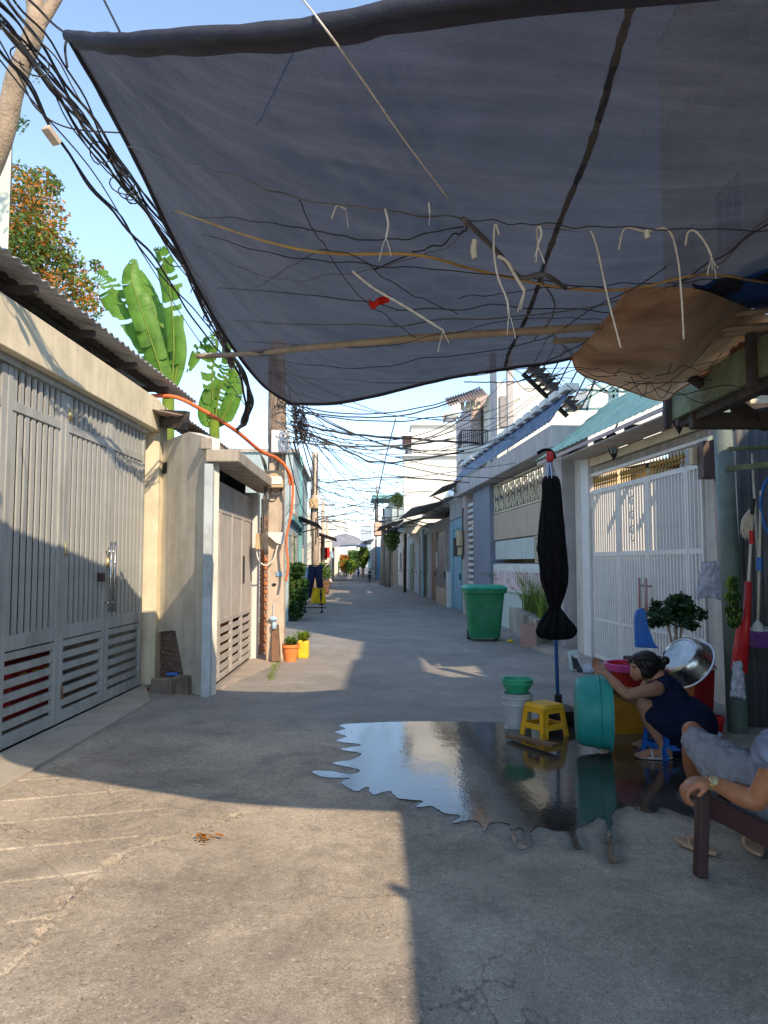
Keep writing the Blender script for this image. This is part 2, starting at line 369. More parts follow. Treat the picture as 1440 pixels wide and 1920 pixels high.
bot = [(1285,1462),(1268,1490),(1290,1510),(1330,1536),(1300,1532),(1262,1518),(1240,1512),(1225,1522),(1200,1518),(1180,1508),(1150,1520),(1145,1560),(1150,1598),(1158,1612),(1146,1617),(1139,1580),(1138,1540),(1122,1530),
       (1098,1545),(1078,1552),(1086,1580),(1092,1590),(1078,1590),(1066,1558),(1040,1556),(1010,1548),(994,1560),(1000,1582),(975,1592),(972,1582),(985,1566),(976,1550),(966,1556),(970,1575),(961,1578),(958,1548),
       (938,1540),(918,1543),(908,1556),(900,1542),(880,1536),(850,1541),(862,1528),(830,1522),(808,1510),(780,1512),(790,1500),(748,1496),(730,1482),(700,1488),(688,1474),
       (668,1482),(640,1466),(655,1458),(610,1456),(584,1446),(612,1444),(660,1450),(672,1442),(625,1430),(655,1424),(678,1412),(640,1404),(676,1396),(632,1388),(650,1380),(628,1372),(648,1366)]
PUD = top+bot
def wet_h(X, Y, H):
    WET = np.zeros(X.shape); m_ = (X > -1.8)&(X < 3.3)&(Y > 3.2)&(Y < 10.5); xs_, ys_ = X[m_], Y[m_]
    P_ = np.array([tuple(G(*p))[:2] for p in PUD+[PUD[0]]]); D_ = seg_dist(xs_, ys_, P_)
    ins = np.zeros(xs_.shape, bool)
    for a, b in zip(P_[:-1], P_[1:]):
        c_ = ((a[1] > ys_) != (b[1] > ys_)) & (xs_ < (b[0]-a[0])*(ys_-a[1])/(b[1]-a[1]+1e-12)+a[0]); ins ^= c_
    D_ = np.where(ins, -D_, D_)+.05*vnoise(xs_,ys_,6,21)+.03*vnoise(xs_,ys_,24,22)
    w_ = np.clip(1-(D_-.0)/.09, 0, 1)
    g_ = G(985,1288); w2 = np.clip(1.25-np.sqrt(((xs_-g_.x)/1.1)**2+((ys_-g_.y)/.28)**2)-.9*vnoise(xs_,ys_,3,23), 0, 1)*.55
    g_ = G(1250,1440); w3 = np.clip(1.3-np.sqrt(((xs_-g_.x)/.55)**2+((ys_-g_.y)/.8)**2)-1.1*vnoise(xs_,ys_,5,24), 0, 1)*.7
    k_ = np.clip((.06-D_)/.06, 0, 1); H[m_] = H[m_]*(1-k_)+np.where(ins, -.006, -.0012)*k_
    WET[m_] = np.maximum(np.maximum(w_, w2), w3)
    return WET
def build_ground():
    xs = np.unique(np.concatenate([-np.geomspace(3.4,260,26)[::-1], np.arange(-3.4,4.6,.02), np.arange(-2.7,-1.2,.009), np.geomspace(4.6,260,26)]))
    ys = np.unique(np.concatenate([[-60,-30,-15,-8,-4,-2,0,1], np.arange(1.6,9.2,.02), np.arange(2.9,6.4,.011), np.geomspace(9.2,900,150)]))
    X, Y = np.meshgrid(xs, ys); H = ground_h(X, Y)*np.clip((30-Y)/10,0,1)*(np.abs(X)<6)
    WET = wet_h(X, Y, H)
    V = np.stack([X, Y, H], -1).reshape(-1,3); nx, ny = len(xs), len(ys)
    i = np.arange((nx-1)*(ny-1)); r = i//(nx-1); c = i % (nx-1); a = r*nx+c
    Fq = np.stack([a, a+1, a+nx+1, a+nx], -1)
    me = bpy.data.meshes.new('ground'); me.vertices.add(len(V)); me.vertices.foreach_set('co', V.ravel())
    me.loops.add(Fq.size); me.loops.foreach_set('vertex_index', Fq.ravel())
    me.polygons.add(len(Fq)); me.polygons.foreach_set('loop_start', np.arange(len(Fq))*4); me.polygons.foreach_set('loop_total', np.full(len(Fq),4))
    me.polygons.foreach_set('use_smooth', np.ones(len(Fq), bool)); me.update(); me.validate()
    at = me.attributes.new('wet', 'FLOAT', 'POINT'); at.data.foreach_set('value', WET.ravel())
    structure('road_ground', me, m_ground)
build_ground()

# puddle: thin sheet of water with a ragged outline
def puddle_material():
    m, t, b = nodes('puddle_water'); v = vecmap(t)
    c = ramp(t, [(.35,(.035,.030,.026)),(.65,(.085,.078,.066))], noise_n(t, v, 2.2, 5)); t.links.new(c, b.inputs['Base Color'])
    b.inputs['Roughness'].default_value = .055; b.inputs['IOR'].default_value = 1.45; b.inputs['Specular IOR Level'].default_value = .8
    vv = vecmap(t, (1,.6,1)); bumpn(t, b, mix(t, .5, noise_n(t, vv, 6, 4, .55), noise_n(t, vv, 28, 4, .6), 'ADD'), .22, .006); return m
m_water = puddle_material()
def build_puddle():
    pts = [G(*p, z=.004) for p in PUD]
    # refine and roughen the outline, then fill
    out = []
    for i, p in enumerate(pts):
        q = pts[(i+1) % len(pts)]; L = (q-p).length; n = max(3, int(L/.02)); pp = pts[i-1]; qq = pts[(i+2) % len(pts)]
        for k in range(n):
            s_ = k/n; r = .5*((2*p)+(q-pp)*s_+(2*pp-5*p+4*q-qq)*s_*s_+(3*p-pp-3*q+qq)*s_**3); j = .012*noise.noise(Vector((r.x*18, r.y*18, 3)))+.006*noise.noise(Vector((r.x*50, r.y*50, 1)))
            nrm = Vector((-(q-p).y, (q-p).x, 0)).normalized(); out.append(r+nrm*j)
    from mathutils.geometry import tessellate_polygon
    tris = tessellate_polygon([[Vector((p.x,p.y,0)) for p in out]])
    n = len(out); mb = MB()
    rim = [(p.x, p.y, .0006) for p in out]; base = [(p.x, p.y, -.012) for p in out]
    fs = []
    for tr in tris:
        a, b, c = [out[i] for i in tr]
        up = (b-a).cross(c-a).z > 0
        fs.append(tuple(tr) if up else tuple(reversed(tr)))
    mb.add(rim+base, fs+[(i, n+i, n+(i+1)%n, (i+1)%n) for i in range(n)])
    o = obj('puddle_water', mb, m_water); tag(o, None, None, None, 'structure')
build_puddle()
# scattered grit along the broken joint
mb = MB(); rg = random.Random(3)
for i in range(150):
    a, b = rg.choice(list(zip(_sp[:-1], _sp[1:]))); k = rg.random(); x = a[0]+(b[0]-a[0])*k+rg.gauss(0,.055); y = a[1]+(b[1]-a[1])*k+rg.gauss(0,.03)
    r = rg.uniform(.003,.011); z = float(ground_h(np.array([x]), np.array([y]))[0])
    M_ = Matrix.Rotation(rg.random()*6, 3, 'Z') @ Matrix.Rotation(rg.random()*2, 3, 'X')
    mb.add([Vector((x,y,z+r*.4))+M_ @ Vector(p)*r for p in [(1,0,0),(-1,.2,0),(0,1,.1),(0,-1,0),(0,0,.8),(0,0,-.8)]], [(0,2,4),(2,1,4),(1,3,4),(3,0,4),(2,0,5),(1,2,5),(3,1,5),(0,3,5)])
for i in range(900):
    x = rg.uniform(-2.4,2.4); y = rg.uniform(1.9,9); r = rg.uniform(.0015,.005); z = float(ground_h(np.array([x]), np.array([y]))[0])
    if .0 < x < 2.2 and 4 < y < 7.2: continue
    M_ = Matrix.Rotation(rg.random()*6, 3, 'Z') @ Matrix.Rotation(rg.random()*2, 3, 'X')
    mb.add([Vector((x,y,z+r*.3))+M_ @ Vector(p)*r for p in [(1,0,0),(-1,.2,0),(0,1,.1),(0,-1,0),(0,0,.8),(0,0,-.8)]], [(0,2,4),(2,1,4),(1,3,4),(3,0,4),(2,0,5),(1,2,5),(3,1,5),(0,3,5)])
m_grit = M('grit', (.30,.25,.19), .95, .4, 30)
tag(obj('gravel', mb, m_grit), 'loose grit and crumbs of concrete lying on the road', 'gravel', kind='stuff')
# fallen leaves / litter
mb = MB()
for i in range(26):
    p = G(rg.gauss(388,14), rg.gauss(1574,4)); r = rg.uniform(.012,.028); a = rg.random()*6; d = Vector((cos(a),sin(a),0)); n_ = Vector((-sin(a),cos(a),0)); z = .012+rg.random()*.02
    b0 = Vector((p.x,p.y,z)); mb.add([b0-d*r, b0+n_*r*.4+Vector((0,0,.008)), b0+d*r, b0-n_*r*.4], [(0,1,2,3)])
tag(obj('leaves', mb, m_leafo), 'small heap of orange fallen leaves on the sunlit road', 'leaves', kind='stuff')
# road patches and aprons, each a raised sheet of its own
def apron(pts, mt, name='pavement', h=.03):
    mb = MB(); a = [Vector((p.x,p.y,-.02)) for p in pts]; mb.prism(a, (0,0,.02+h)); structure(name, mb, mt, bevel=.006)
m_apron = M('pinkish_concrete', (.40,.34,.29), .9, .25, 2.5, bump=.5, bscale=50, dirtamt=.4, dirt=(.2,.18,.15))
m_apron2 = M('smooth_forecourt_cement', (.42,.38,.32), .88, .22, 2, bump=.4, bscale=50, dirtamt=.3, dirt=(.22,.2,.17))
apron([G(990,1213), G(1090,1185), G(1112,1240), G(1105,1262), G(1060,1240)], m_apron, h=.05)
apron([Vector((-3.1,3.2,0)), Vector((-2.52,3.2,0)), Vector((-2.50,8.1,0)), Vector((-2.9,9.2,0)), Vector((-3.1,9.2,0))], m_apron2, 'pavement', .035)
apron([G(395,1312), G(430,1285), G(520,1245), G(478,1228)], m_apron, 'pavement', .02)
# paving slabs in front of the shop, lower right
m_slab = M('dark_paving', (.20,.185,.16), .85, .3, 4, bump=.5, bscale=40, dirtamt=.4, dirt=(.1,.09,.08))
pv = thing('shop_paving', 'worn grey paving slabs before the corrugated shop wall', 'paving', (3.0,5.4,0)); pv['kind'] = 'structure'
for i in range(7):
    for j in range(5):
        x0 = 2.55+i*.31; y0 = 4.5+j*.31
        if x0 < 2.85-.12*(j): continue
        mb = MB(); mb.box(x0, x0+.30, y0, y0+.30, -.01, .028+.003*rg.random()); obj('slab', mb, m_slab, pv, bevel=.004)
# ---------------------------------------------------------------- frames for facades
class Fr:
    """a facade line a->b; n points to the street"""
    def __init__(s, a, b, side):
        s.a = Vector((a[0],a[1],0)); s.b = Vector((b[0],b[1],0)); s.d = (s.b-s.a); s.L = s.d.length; s.d.normalize()
        n = Vector((s.d.y,-s.d.x,0)); s.n = n if (n.x > 0) == (side > 0) else -n
        s.flip = s.d.cross(s.n).z < 0
    def P(s, u, n, z): return s.a+s.d*u+s.n*n+Vector((0,0,z))
    def box(s, mb, u0, u1, n0, n1, z0, z1):
        c = [s.P(u0,n0,z0), s.P(u1,n0,z0), s.P(u1,n1,z0), s.P(u0,n1,z0)]
        if s.flip: c = c[::-1]
        return mb.hexa(c+[p+Vector((0,0,z1-z0)) for p in c])
    def u(s, px, n=0):              # where along the facade something seen at bearing px stands
        k = (px-720)/F; a = s.a+s.n*n
        # x = k*(y*cosP + (z-1.5)sinP) ~ k*y
        return (k*a.y-a.x)/(s.d.x-k*s.d.y)
    def z(s, u, py, n=0):
        y = s.P(u,n,0).y; return U(720, py, y).z
def one(name, fn, mt, parent, **k):
    mb = MB(); fn(mb); return obj(name, mb, mt, parent, **k)
def fbox(fr, name, mt, parent, u0, u1, n0, n1, z0, z1, **k):
    mb = MB(); fr.box(mb, u0, u1, n0, n1, z0, z1); return obj(name, mb, mt, parent, **k)
def corrugated(mb, p0, du, dv, waves, amp, th=.004, per=8):
    p0 = Vector(p0); du = Vector(du); dv = Vector(dv); nn = du.cross(dv).normalized()
    if nn.z < 0: nn = -nn
    nu = waves*per
    return mb.grid(lambda a, b: p0+du*a+dv*b+nn*amp*sin(a*waves*2*pi), nu, 1, th, -nn)

# ---------------------------------------------------------------- left house 1
L1 = Fr((-3.06,2.2), (-2.93,9.28), +1)
h1 = thing('house', 'cream house front with lintel and corrugated awning above the long grey gate', 'house', L1.P(4,0,0))
# lintel and column are proud of the gate
lin = lambda u0,u1: None
fbox(L1, 'lintel', m_cream, h1, -1, L1.L-.02, -.12, .14, 3.13, 3.52, bevel=.008)
fbox(L1, 'column', m_cream, h1, L1.L-.30+.28, L1.L+.30, -.12, .12, -.02, 3.50, bevel=.01)
fbox(L1, 'upper_wall', m_cream, h1, -1, L1.L+.2, -1.6, -1.45, 3.2, 4.1)
mb = MB(); corrugated(mb, L1.P(-1.2,.27,3.76), L1.d*(L1.L+1.2+1.15), -L1.n*1.6+Vector((0,0,.42)), 62, .016)
obj('roof_sheet', mb, m_roofmetal, h1, smooth=True)
fbox(L1, 'purlin', m_darkwood, h1, -1, L1.L+1.0, -.15, -.08, 3.78, 3.85)
fbox(L1, 'purlin', m_darkwood, h1, -1, L1.L+1.0, -.9, -.83, 3.94, 4.01)
for k in range(7): fbox(L1, 'bracket', m_darkwood, h1, .2+k*1.15, .26+k*1.15, -1.3, .2, 3.66, 3.72)
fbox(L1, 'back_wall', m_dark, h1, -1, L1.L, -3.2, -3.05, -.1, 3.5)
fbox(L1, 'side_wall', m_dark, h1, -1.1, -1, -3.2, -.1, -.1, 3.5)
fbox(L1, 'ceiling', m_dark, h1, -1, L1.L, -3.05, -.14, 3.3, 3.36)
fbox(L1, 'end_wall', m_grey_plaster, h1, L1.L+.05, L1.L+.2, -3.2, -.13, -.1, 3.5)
# things behind the louvres
for (px, w, z0, z1, mt, nm, lb) in ((60,.5,.30,.62,m_redplastic,'storage_crate','red plastic crate behind the lowest louvres of the long grey gate'),):
    u = L1.u(px,-.6); t = thing(nm, lb, 'crate', L1.P(u,-.6,0))
    fbox(L1, 'body', mt, t, u-w, u+w, -.9, -.5, .02, .55, bevel=.02)
    for k in range(4): fbox(L1, 'label_panel', m_yellowplastic, t, u-w+.12+k*.25, u-w+.22+k*.25, -.49, -.47, .35, .45)
# the gate
g1 = thing('sliding_gate', 'tall grey-blue steel gate with vertical slats above louvred bottom panels', 'gate', L1.P(4,0,0))
cuts = [L1.u(px,0) for px in (112,198,266)]; w_ = 1.03
edges = [cuts[0]-3*w_, cuts[0]-2*w_, cuts[0]-w_, cuts[0], cuts[1], cuts[2]]
sl_cache = {}
def sbox(key, fr, w, t, h):          # shared mesh of an upright board, centred in u and n
    if key not in sl_cache:
        m_ = MB(); c = [fr.d*(-w/2)-fr.n*t/2, fr.d*(w/2)-fr.n*t/2, fr.d*(w/2)+fr.n*t/2, fr.d*(-w/2)+fr.n*t/2]
        if fr.flip: c = c[::-1]
        m_.hexa(c+[p+Vector((0,0,h)) for p in c]); sl_cache[key] = mesh(key, m_)
    return sl_cache[key]
def place(name, me, mt, parent, p):
    if not me.materials: me.materials.append(mt)
    o = bpy.data.objects.new(name, me); COL.objects.link(o); o.parent = parent; o.location = p-wloc(parent); return o
def pb(fr, name, mt, parent, u0, u1, n0, n1, z0, z1, sub=None, bevel=.0025):
    mb = MB(); fr.box(mb, u0, u1, n0, n1, z0, z1)
    o = obj(name, mb, mt, parent, bevel=bevel); return o
for i in range(5):
    a, b = edges[i]+.008, edges[i+1]-.008; W_ = b-a
    leaf = pb(L1, 'gate_leaf', m_gatepaint, g1, a, a+.075, -.025, .025, .05, 3.06)
    pb(L1, 'stile', m_gatepaint, leaf, b-.075, b, -.025, .025, .05, 3.06)
    pb(L1, 'rail', m_gatepaint, leaf, a+.075, b-.075, -.022, .022, .05, .15)
    pb(L1, 'rail', m_gatepaint, leaf, a+.075, b-.075, -.022, .022, .80, .92)
    pb(L1, 'rail', m_gatepaint, leaf, a+.075, b-.075, -.022, .022, 2.72, 2.80)
    n = 8; pit = (W_-.15)/n
    me = sbox('slat_a%d' % i, L1, pit-.044, .014, 1.81)
    me2 = sbox('slat_b%d' % i, L1, pit-.055, .02, .29)
    for k in range(n):
        place('slat', me, m_gatepaint, leaf, L1.P(a+.075+pit*(k+.5), .004, .915))
        place('slat', me2, m_gatepaint, leaf, L1.P(a+.075+pit*(k+.5), .004, 2.79))
    for k in range(6):
        z = .15+.108*k
        pb(L1, 'louvre', m_gatepaint, leaf, a+.075, b-.075, -.02, .016, z+.035, z+.096)
pb(L1, 'backing_sheet', m_dark, g1, edges[0], edges[-1], -.06, -.05, .93, 2.7)  # near-black sheet added to put shade into the gaps between slats
m_backsheet = M('grey_backing_panel', (.34,.37,.40), .6, .15, 3)
pb(L1, 'top_track', m_gatepaint, g1, edges[0], edges[-1]+.05, -.05, .05, 3.07, 3.125)
pb(L1, 'floor_track', m_black, g1, edges[0], edges[-1]+.05, -.03, .03, -.01, .035)
for px, z in ((118,1.62),(118,.32),(198,1.5)):
    u = L1.u(px); mb = MB(); mb.tube([L1.P(u,.03,z-.06), L1.P(u,.03,z+.06)], .014); obj('hinge', mb, m_gold2 if z > 1 else m_wood, g1, smooth=True)
for du in (-.05,.055):
    u = cuts[1]+du; mb = MB(); mb.tube([L1.P(u,.085,.98), L1.P(u,.085,1.72)], .016, 10)
    for z in (1.08,1.62): mb.tube([L1.P(u,.02,z), L1.P(u,.085,z)], .012, 8)
    obj('handle', mb, m_steel, g1, smooth=True)
mb = MB(); mb.box(-.035,.035,-.02,.02,-.045,.045, Matrix.Translation(L1.P(L1.u(183),.05,1.35))); obj('padlock', mb, m_redwood, g1, bevel=.008)
mb = MB(); u = L1.u(118)
for k in range(3): mb.tube([L1.P(u+.02*k,.03,2.83), L1.P(u+.02*k,.03,2.93)], .01)
obj('latch', mb, m_gold2, g1, smooth=True)
for u in (edges[3]+.3, edges[4]+.2, edges[4]+.8, edges[3]+.9):
    mb = MB(); M_ = Matrix.Translation(L1.P(u,0,.03)) @ Matrix.Rotation(pi/2,4,'Y'); mb.lathe([(.03,-.015),(.03,.015)], 14, M_); obj('wheel', mb, m_black, g1)

# ---------------------------------------------------------------- left house 2
A = G(382,1308); A = Vector((A.x,A.y,0)); B = Vector((-2.04,11.75,0)); Cc = Vector((-2.93,9.55,0))
L2 = Fr((A.x+.02,A.y), (B.x,B.y), +1)
W2 = Fr((Cc.x,Cc.y), (A.x,A.y), -1)      # oblique side wall
h2 = thing('house', 'small grey plastered house with oblique side wall and brown-grey gate beside the pole', 'house', (-2.4,9.5,0))
bu0, bu1, bz = W2.u(292), W2.u(345), 1.0*.0
# wall with a hole: brick recess at the foot and a dark block as the vent hole's shade
uB1 = W2.u(332); uB2 = W2.u(356)
zt0, zt1 = W2.z(W2.u(300),816), W2.z(W2.u(345),806)
zB = .62
prof = [(uB2,-.02), (W2.L,-.02), (W2.L,2.92), (W2.u(350),3.06), (.02,3.02), (.02,zB), (uB1,zB+.07)]
mb = MB(); mb.prism([W2.P(u,-.15,z) for u, z in (prof if not W2.flip else prof)], W2.n*.15)
obj('side_wall', mb, m_grey_plaster, h2)
mb = MB(); W2.box(mb, W2.u(291), W2.u(311), -.1, .004, 2.62, 2.76); obj('vent_shade_block', mb, m_dark, h2)  # solid dark block; the hole's shade is put into its colour
fbox(W2, 'mortar_bed', m_mortar, h2, .0, uB2+.02, -.14, -.055, -.02, zB+.06)
me_b = {}
rg = random.Random(5)
for r in range(11):
    z0 = .02+r*.058; 
    if z0+.05 > zB+.05: break
    u = -.02 if r % 2 else -.12
    umax = uB2+(uB1-uB2)*(z0/zB)-.02
    while u < umax:
        a, b = max(u,.0), min(u+.19, umax)
        if b-a > .04:
            key = round(b-a,2)
            mb = MB(); W2.box(mb, a, b-.014, -.10, -.035+rg.uniform(-.008,.008), z0, z0+.046); obj('brick', mb, m_brick_dull, h2, bevel=.004)
        u += .2
# column at the corner, column at far end
fbox(L2, 'column', m_bluecol, h2, -.04, .13, -.05, .05, -.02, 2.62, bevel=.012)
fbox(L2, 'column', m_white, h2, L2.L-.05, L2.L+.22, -.15, .05, -.02, 2.6, bevel=.012)
mb = MB(); L2.box(mb, -.06, L2.L+.5, -.03, .34, 2.64, 2.78); obj('lintel', mb, m_conc, h2, bevel=.012)
fbox(L2, 'parapet', m_conc, h2, -.02, L2.L+.4, -.10, .02, 2.79, 2.92, bevel=.01)
mb = MB(); p0_, p1_ = U(343,779,8.9), U(492,887,12.4); corrugated(mb, p0_, p1_-p0_, Vector((-.5,-.0,.10)), 34, .014); obj('roof_sheet', mb, m_rustroof, h2, smooth=True)
mb = MB(); mb.bar(U(281,784,9.35), U(350,788,8.95), .08, .22); obj('fascia_beam', mb, m_darkwood, h2)
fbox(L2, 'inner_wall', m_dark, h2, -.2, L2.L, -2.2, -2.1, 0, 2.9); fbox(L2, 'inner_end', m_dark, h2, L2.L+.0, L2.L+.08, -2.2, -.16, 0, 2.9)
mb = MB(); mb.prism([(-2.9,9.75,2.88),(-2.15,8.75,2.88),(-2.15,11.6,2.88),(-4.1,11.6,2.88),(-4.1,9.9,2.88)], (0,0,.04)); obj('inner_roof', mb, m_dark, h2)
g2 = thing('folding_gate', 'taupe steel folding gate with four narrow leaves beside the concrete pole', 'gate', L2.P(1.5,0,0))
m_taupe = M('taupe_gate_paint', (.47,.45,.42), .5, .14, 4, streak=.3, bump=.1, dirtamt=.2, dirt=(.25,.2,.17))
ed = [.22]+[L2.u(px) for px in (417,440,458)]+[L2.L-.06]
for i in range(4):
    a, b = ed[i]+.006, ed[i+1]-.006; W_ = b-a
    leaf = pb(L2, 'gate_leaf', m_taupe, g2, a, a+.05, -.06, -.02, .06, 2.5)
    pb(L2, 'stile', m_taupe, leaf, b-.05, b, -.06, -.02, .06, 2.5)
    for z in (.06,.74,2.12,2.44): pb(L2, 'rail', m_taupe, leaf, a+.05, b-.05, -.056, -.022, z, z+.06)
    n = max(4,int(W_/.09)); pit = (W_-.1)/n
    for k in range(n): pb(L2, 'slat', m_taupe, leaf, a+.05+pit*k+.012, a+.05+pit*(k+1)-.002, -.05, -.03, .80, 2.44, bevel=0)
    for k in range(5): pb(L2, 'louvre', m_taupe, leaf, a+.05, b-.05, -.055, -.025, .16+k*.115, .225+k*.115, bevel=0)
for i, px in enumerate((405,425,450,470)):
    u = L2.u(px,-.4); mb = MB(); L2.box(mb, u-.2, u+.2, -.75, -.4, .05, .62); o = obj('storage_box', mb, (m_brick_red, m_terracotta, m_amber, m_brick_red)[i], None, bevel=.02)
    tag(o, ('dull red', 'clay orange', 'amber', 'brick coloured')[i]+' box behind the louvres of the taupe folding gate', 'box')
mb = MB(); mb.tube([L2.P(L2.u(458),.0,1.2), L2.P(L2.u(458),.0,1.6)], .012); obj('handle', mb, m_black, g2)

# stone plinth at the foot of the exposed bricks
st = thing('stone_plinth', 'rough stained stone block with moss at the foot of the exposed bricks', 'stone block', G(315,1300))
for (a, b, c, h, mt) in ((278,322,0,.17,m_stonebase),(322,352,0,.20,m_stonebase)):
    p = G(a,1300); q = G(b,1306); mb = MB(); mb.hexa([p+Vector((0,0,-.02)), q+Vector((0,0,-.02)), q+Vector((.0,.32,-.02)), p+Vector((0,.32,-.02)), p+Vector((.02,.03,h)), q+Vector((-.02,.03,h*1.1)), q+Vector((0,.28,h)), p+Vector((0,.28,h*.9))])
    obj('stone', mb, mt, st, bevel=.02)
mb = MB(); p = G(318,1300); mb.box(-.07,.07,-.03,.04,0,.035, Matrix.Translation(p+Vector((0,.1,.185)))); tag(obj('cloth_rag', mb, m_blueplastic, None, bevel=.015), 'small blue rag lying on the stone block by the exposed bricks', 'rag')
mb = MB(); M_ = Matrix.Translation(G(262,1296)+Vector((0,0,.0))); mb.box(-.12,.1,-.05,.04,0,.03,M_); tag(obj('doormat', mb, m_redplastic, None, bevel=.01), 'little red mat at the right end of the long gate', 'mat')

# brick pier between folding gate and pole
bp = thing('brick_pier', 'narrow pier of bare orange bricks behind the concrete pole', 'brick pier', (-1.95,12.3,0))
y0 = 12.3; x0 = U(487,1100,y0).x; x1 = x0+.3
mb = MB(); mb.box(x0+.01, x1-.01, y0+.01, y0+.5, -.02, 2.55); obj('mortar_core', mb, m_mortar, bp)
for r in range(34):
    z0 = .01+r*.066
    if z0 > 2.2: break
    off = .0 if r % 2 else .1
    for a, b in ((x0, x0+.19-off), (x0+.205-off, x1)):
        if b-a > .03:
            mb = MB(); mb.box(a, b-.012 if b < x1 else b, y0-.012-rg.random()*.01, y0+.1, z0, z0+.054); obj('brick', mb, m_brick_red, bp, bevel=.004)

# pale tall building edge far left, over the roofs
tb = thing('pale_tower_house', 'tall pale greenish house corner above the roofs at far left', 'house', (-5.2,9.4,0))
mb = MB(); mb.prism([(-4.6,8.9,0),(-5.5,10.6,0),(-7.2,10.6,0),(-7.2,8.9,0)][::-1],(0,0,6.75)); obj('wall', mb, M('pale_green_paint',(.62,.66,.55),.8,.1,2,streak=.2), tb, bevel=.01)
mb = MB(); mb.prism([(-4.57,8.85,6.75),(-5.48,10.65,6.75),(-7.3,10.65,6.75),(-7.3,8.85,6.75)][::-1],(0,0,.12)); obj('roof_edge', mb, m_conc, tb, bevel=.01)
# ---------------------------------------------------------------- shade net over the lane
def cloth_mat(name, col, weave=160, trans=.2, folds=.25, streakdir=(1,8,1), rough=.8, holes=0):
    m, t, b = nodes(name); v = vecmap(t)
    c = ramp(t, [(.28,tuple(x*.72 for x in col)),(.5,col),(.75,tuple(x*1.35 for x in col))], noise_n(t, vecmap(t, streakdir, (0,0,.5)), 1.4, 8, .7, .4))
    c = mix(t, .35, c, ramp(t, [(.35,.35),(.65,.65)], noise_n(t, v, 3, 6, .75)), 'OVERLAY')
    c = mix(t, .3, c, ramp(t, [(.35,.3),(.65,.7)], noise_n(t, v, weave, 2, .6)), 'OVERLAY')
    c = mix(t, .7, c, ramp(t, [(.3,.34),(.7,.66)], noise_n(t, vecmap(t, (1.0,1.4,1), (0,0,.9)), 1.1, 7, .6, .8)), 'OVERLAY')
    t.links.new(c, b.inputs['Base Color']); b.inputs['Roughness'].default_value = rough; b.inputs['Specular IOR Level'].default_value = .25
    tr = N(t, 'BsdfTranslucent'); t.links.new(c, tr.inputs[0]); mx = N(t, 'MixShader'); mx.inputs[0].default_value = trans
    out = t.nodes['Material Output']; t.links.new(b.outputs[0], mx.inputs[1]); t.links.new(tr.outputs[0], mx.inputs[2]); t.links.new(mx.outputs[0], out.inputs[0])
    if holes:                       # open weave lets some daylight straight through
        tp_ = N(t, 'BsdfTransparent'); m2 = N(t, 'MixShader'); m2.inputs[0].default_value = holes; t.links.new(mx.outputs[0], m2.inputs[1]); t.links.new(tp_.outputs[0], m2.inputs[2]); t.links.new(m2.outputs[0], out.inputs[0])
    hm = mix(t, .5, noise_n(t, vecmap(t, streakdir, (0,0,.5)), 1.6, 8, .65, .5), noise_n(t, v, 5, 6, .7, 1.2), 'ADD')
    bumpn(t, b, hm, folds, .05); return m
m_net = cloth_mat('navy_shade_net', (.054,.056,.072), trans=.44, folds=.9, holes=.032)
m_nethem = cloth_mat('navy_hem', (.04,.043,.062), trans=.12)
m_netseam = cloth_mat('faded_seam', (.10,.092,.085), trans=.36)
m_canvas = cloth_mat('ochre_canvas', (.80,.60,.42), trans=.66, folds=.9, streakdir=(1,2,1))
m_bluetarp = cloth_mat('blue_tarpaulin', (.025,.10,.36), trans=.25, folds=.5)
m_fartarp = cloth_mat('pale_grey_tarpaulin', (.50,.50,.52), trans=.4)

def spline(P, n=40):                # Catmull-Rom, even in parameter
    P = [Vector(p) for p in P]; Q = [P[0]*2-P[1]]+P+[P[-1]*2-P[-2]]
    def f(t):
        x = min(max(t,0),1)*(len(P)-1); i = min(int(x), len(P)-2); s = x-i; a,b,c,d = Q[i:i+4]
        return .5*((2*b)+(c-a)*s+(2*a-5*b+4*c-d)*s*s+(3*b-a-3*c+d)*s**3)
    return f
R1 = Vector((3.05,.95,3.0)); R2 = Vector((3.3,5.25,3.42))
e_left = spline([U(128,66,3.2), U(196,185,3.58), U(262,312,4.08), U(322,440,4.72), U(382,560,5.5), U(440,655,6.2), U(495,722,6.55), U(546,756,6.70)])
e_near = spline([U(128,66,3.2), U(180,72,2.75), U(240,74,2.36), U(350,66,2.03), (U(520,56,1.89)), U(660,34,1.81), U(830,0,1.725), Vector((1.0,1.45,2.76)), Vector((1.93,1.23,2.8)), R1])
e_far = spline([U(546,756,6.70), U(620,756,6.0), U(700,742,5.6), U(780,722,5.38), U(860,704,5.26), U(960,688,5.2), U(1080,668,5.15), Vector((2.4,5.1,3.25)), R2])
e_right = spline([R1, R1.lerp(R2,.5)+Vector((0,0,-.05)), R2])
def net(u, v, wr=True):
    a = e_near(u)*(1-v)+e_far(u)*v; b = e_left(v)*(1-u)+e_right(v)*u
    c = e_near(0)*(1-u)*(1-v)+e_near(1)*u*(1-v)+e_far(0)*(1-u)*v+e_far(1)*u*v
    p = a+b-c
    w = min(u,1-u,v,1-v); s = u*(1-u)*v*(1-v)*16
    p.z -= .10*s
    if wr:
        k = min(1, w*9)
        # long folds running from the tied corner, and slack ripples
        ang = atan2(v+.02, u+.02); r = sqrt(u*u+v*v)
        p.z += k*(.010*noise.noise(Vector((ang*22, r*2.2, 4)))*(1 if r < 1.1 else .4)+.012*sin(ang*34+2*noise.noise(Vector((u*3,v*3,0))))*math.exp(-r*1.6)+.03*noise.noise(Vector((u*3.2+v*2, v*9-u*3, 2)))+.012*noise.noise(Vector((u*9+v*5, v*26-u*8, 5)))+.006*noise.noise(Vector((u*40, v*40, 7))))
    return p
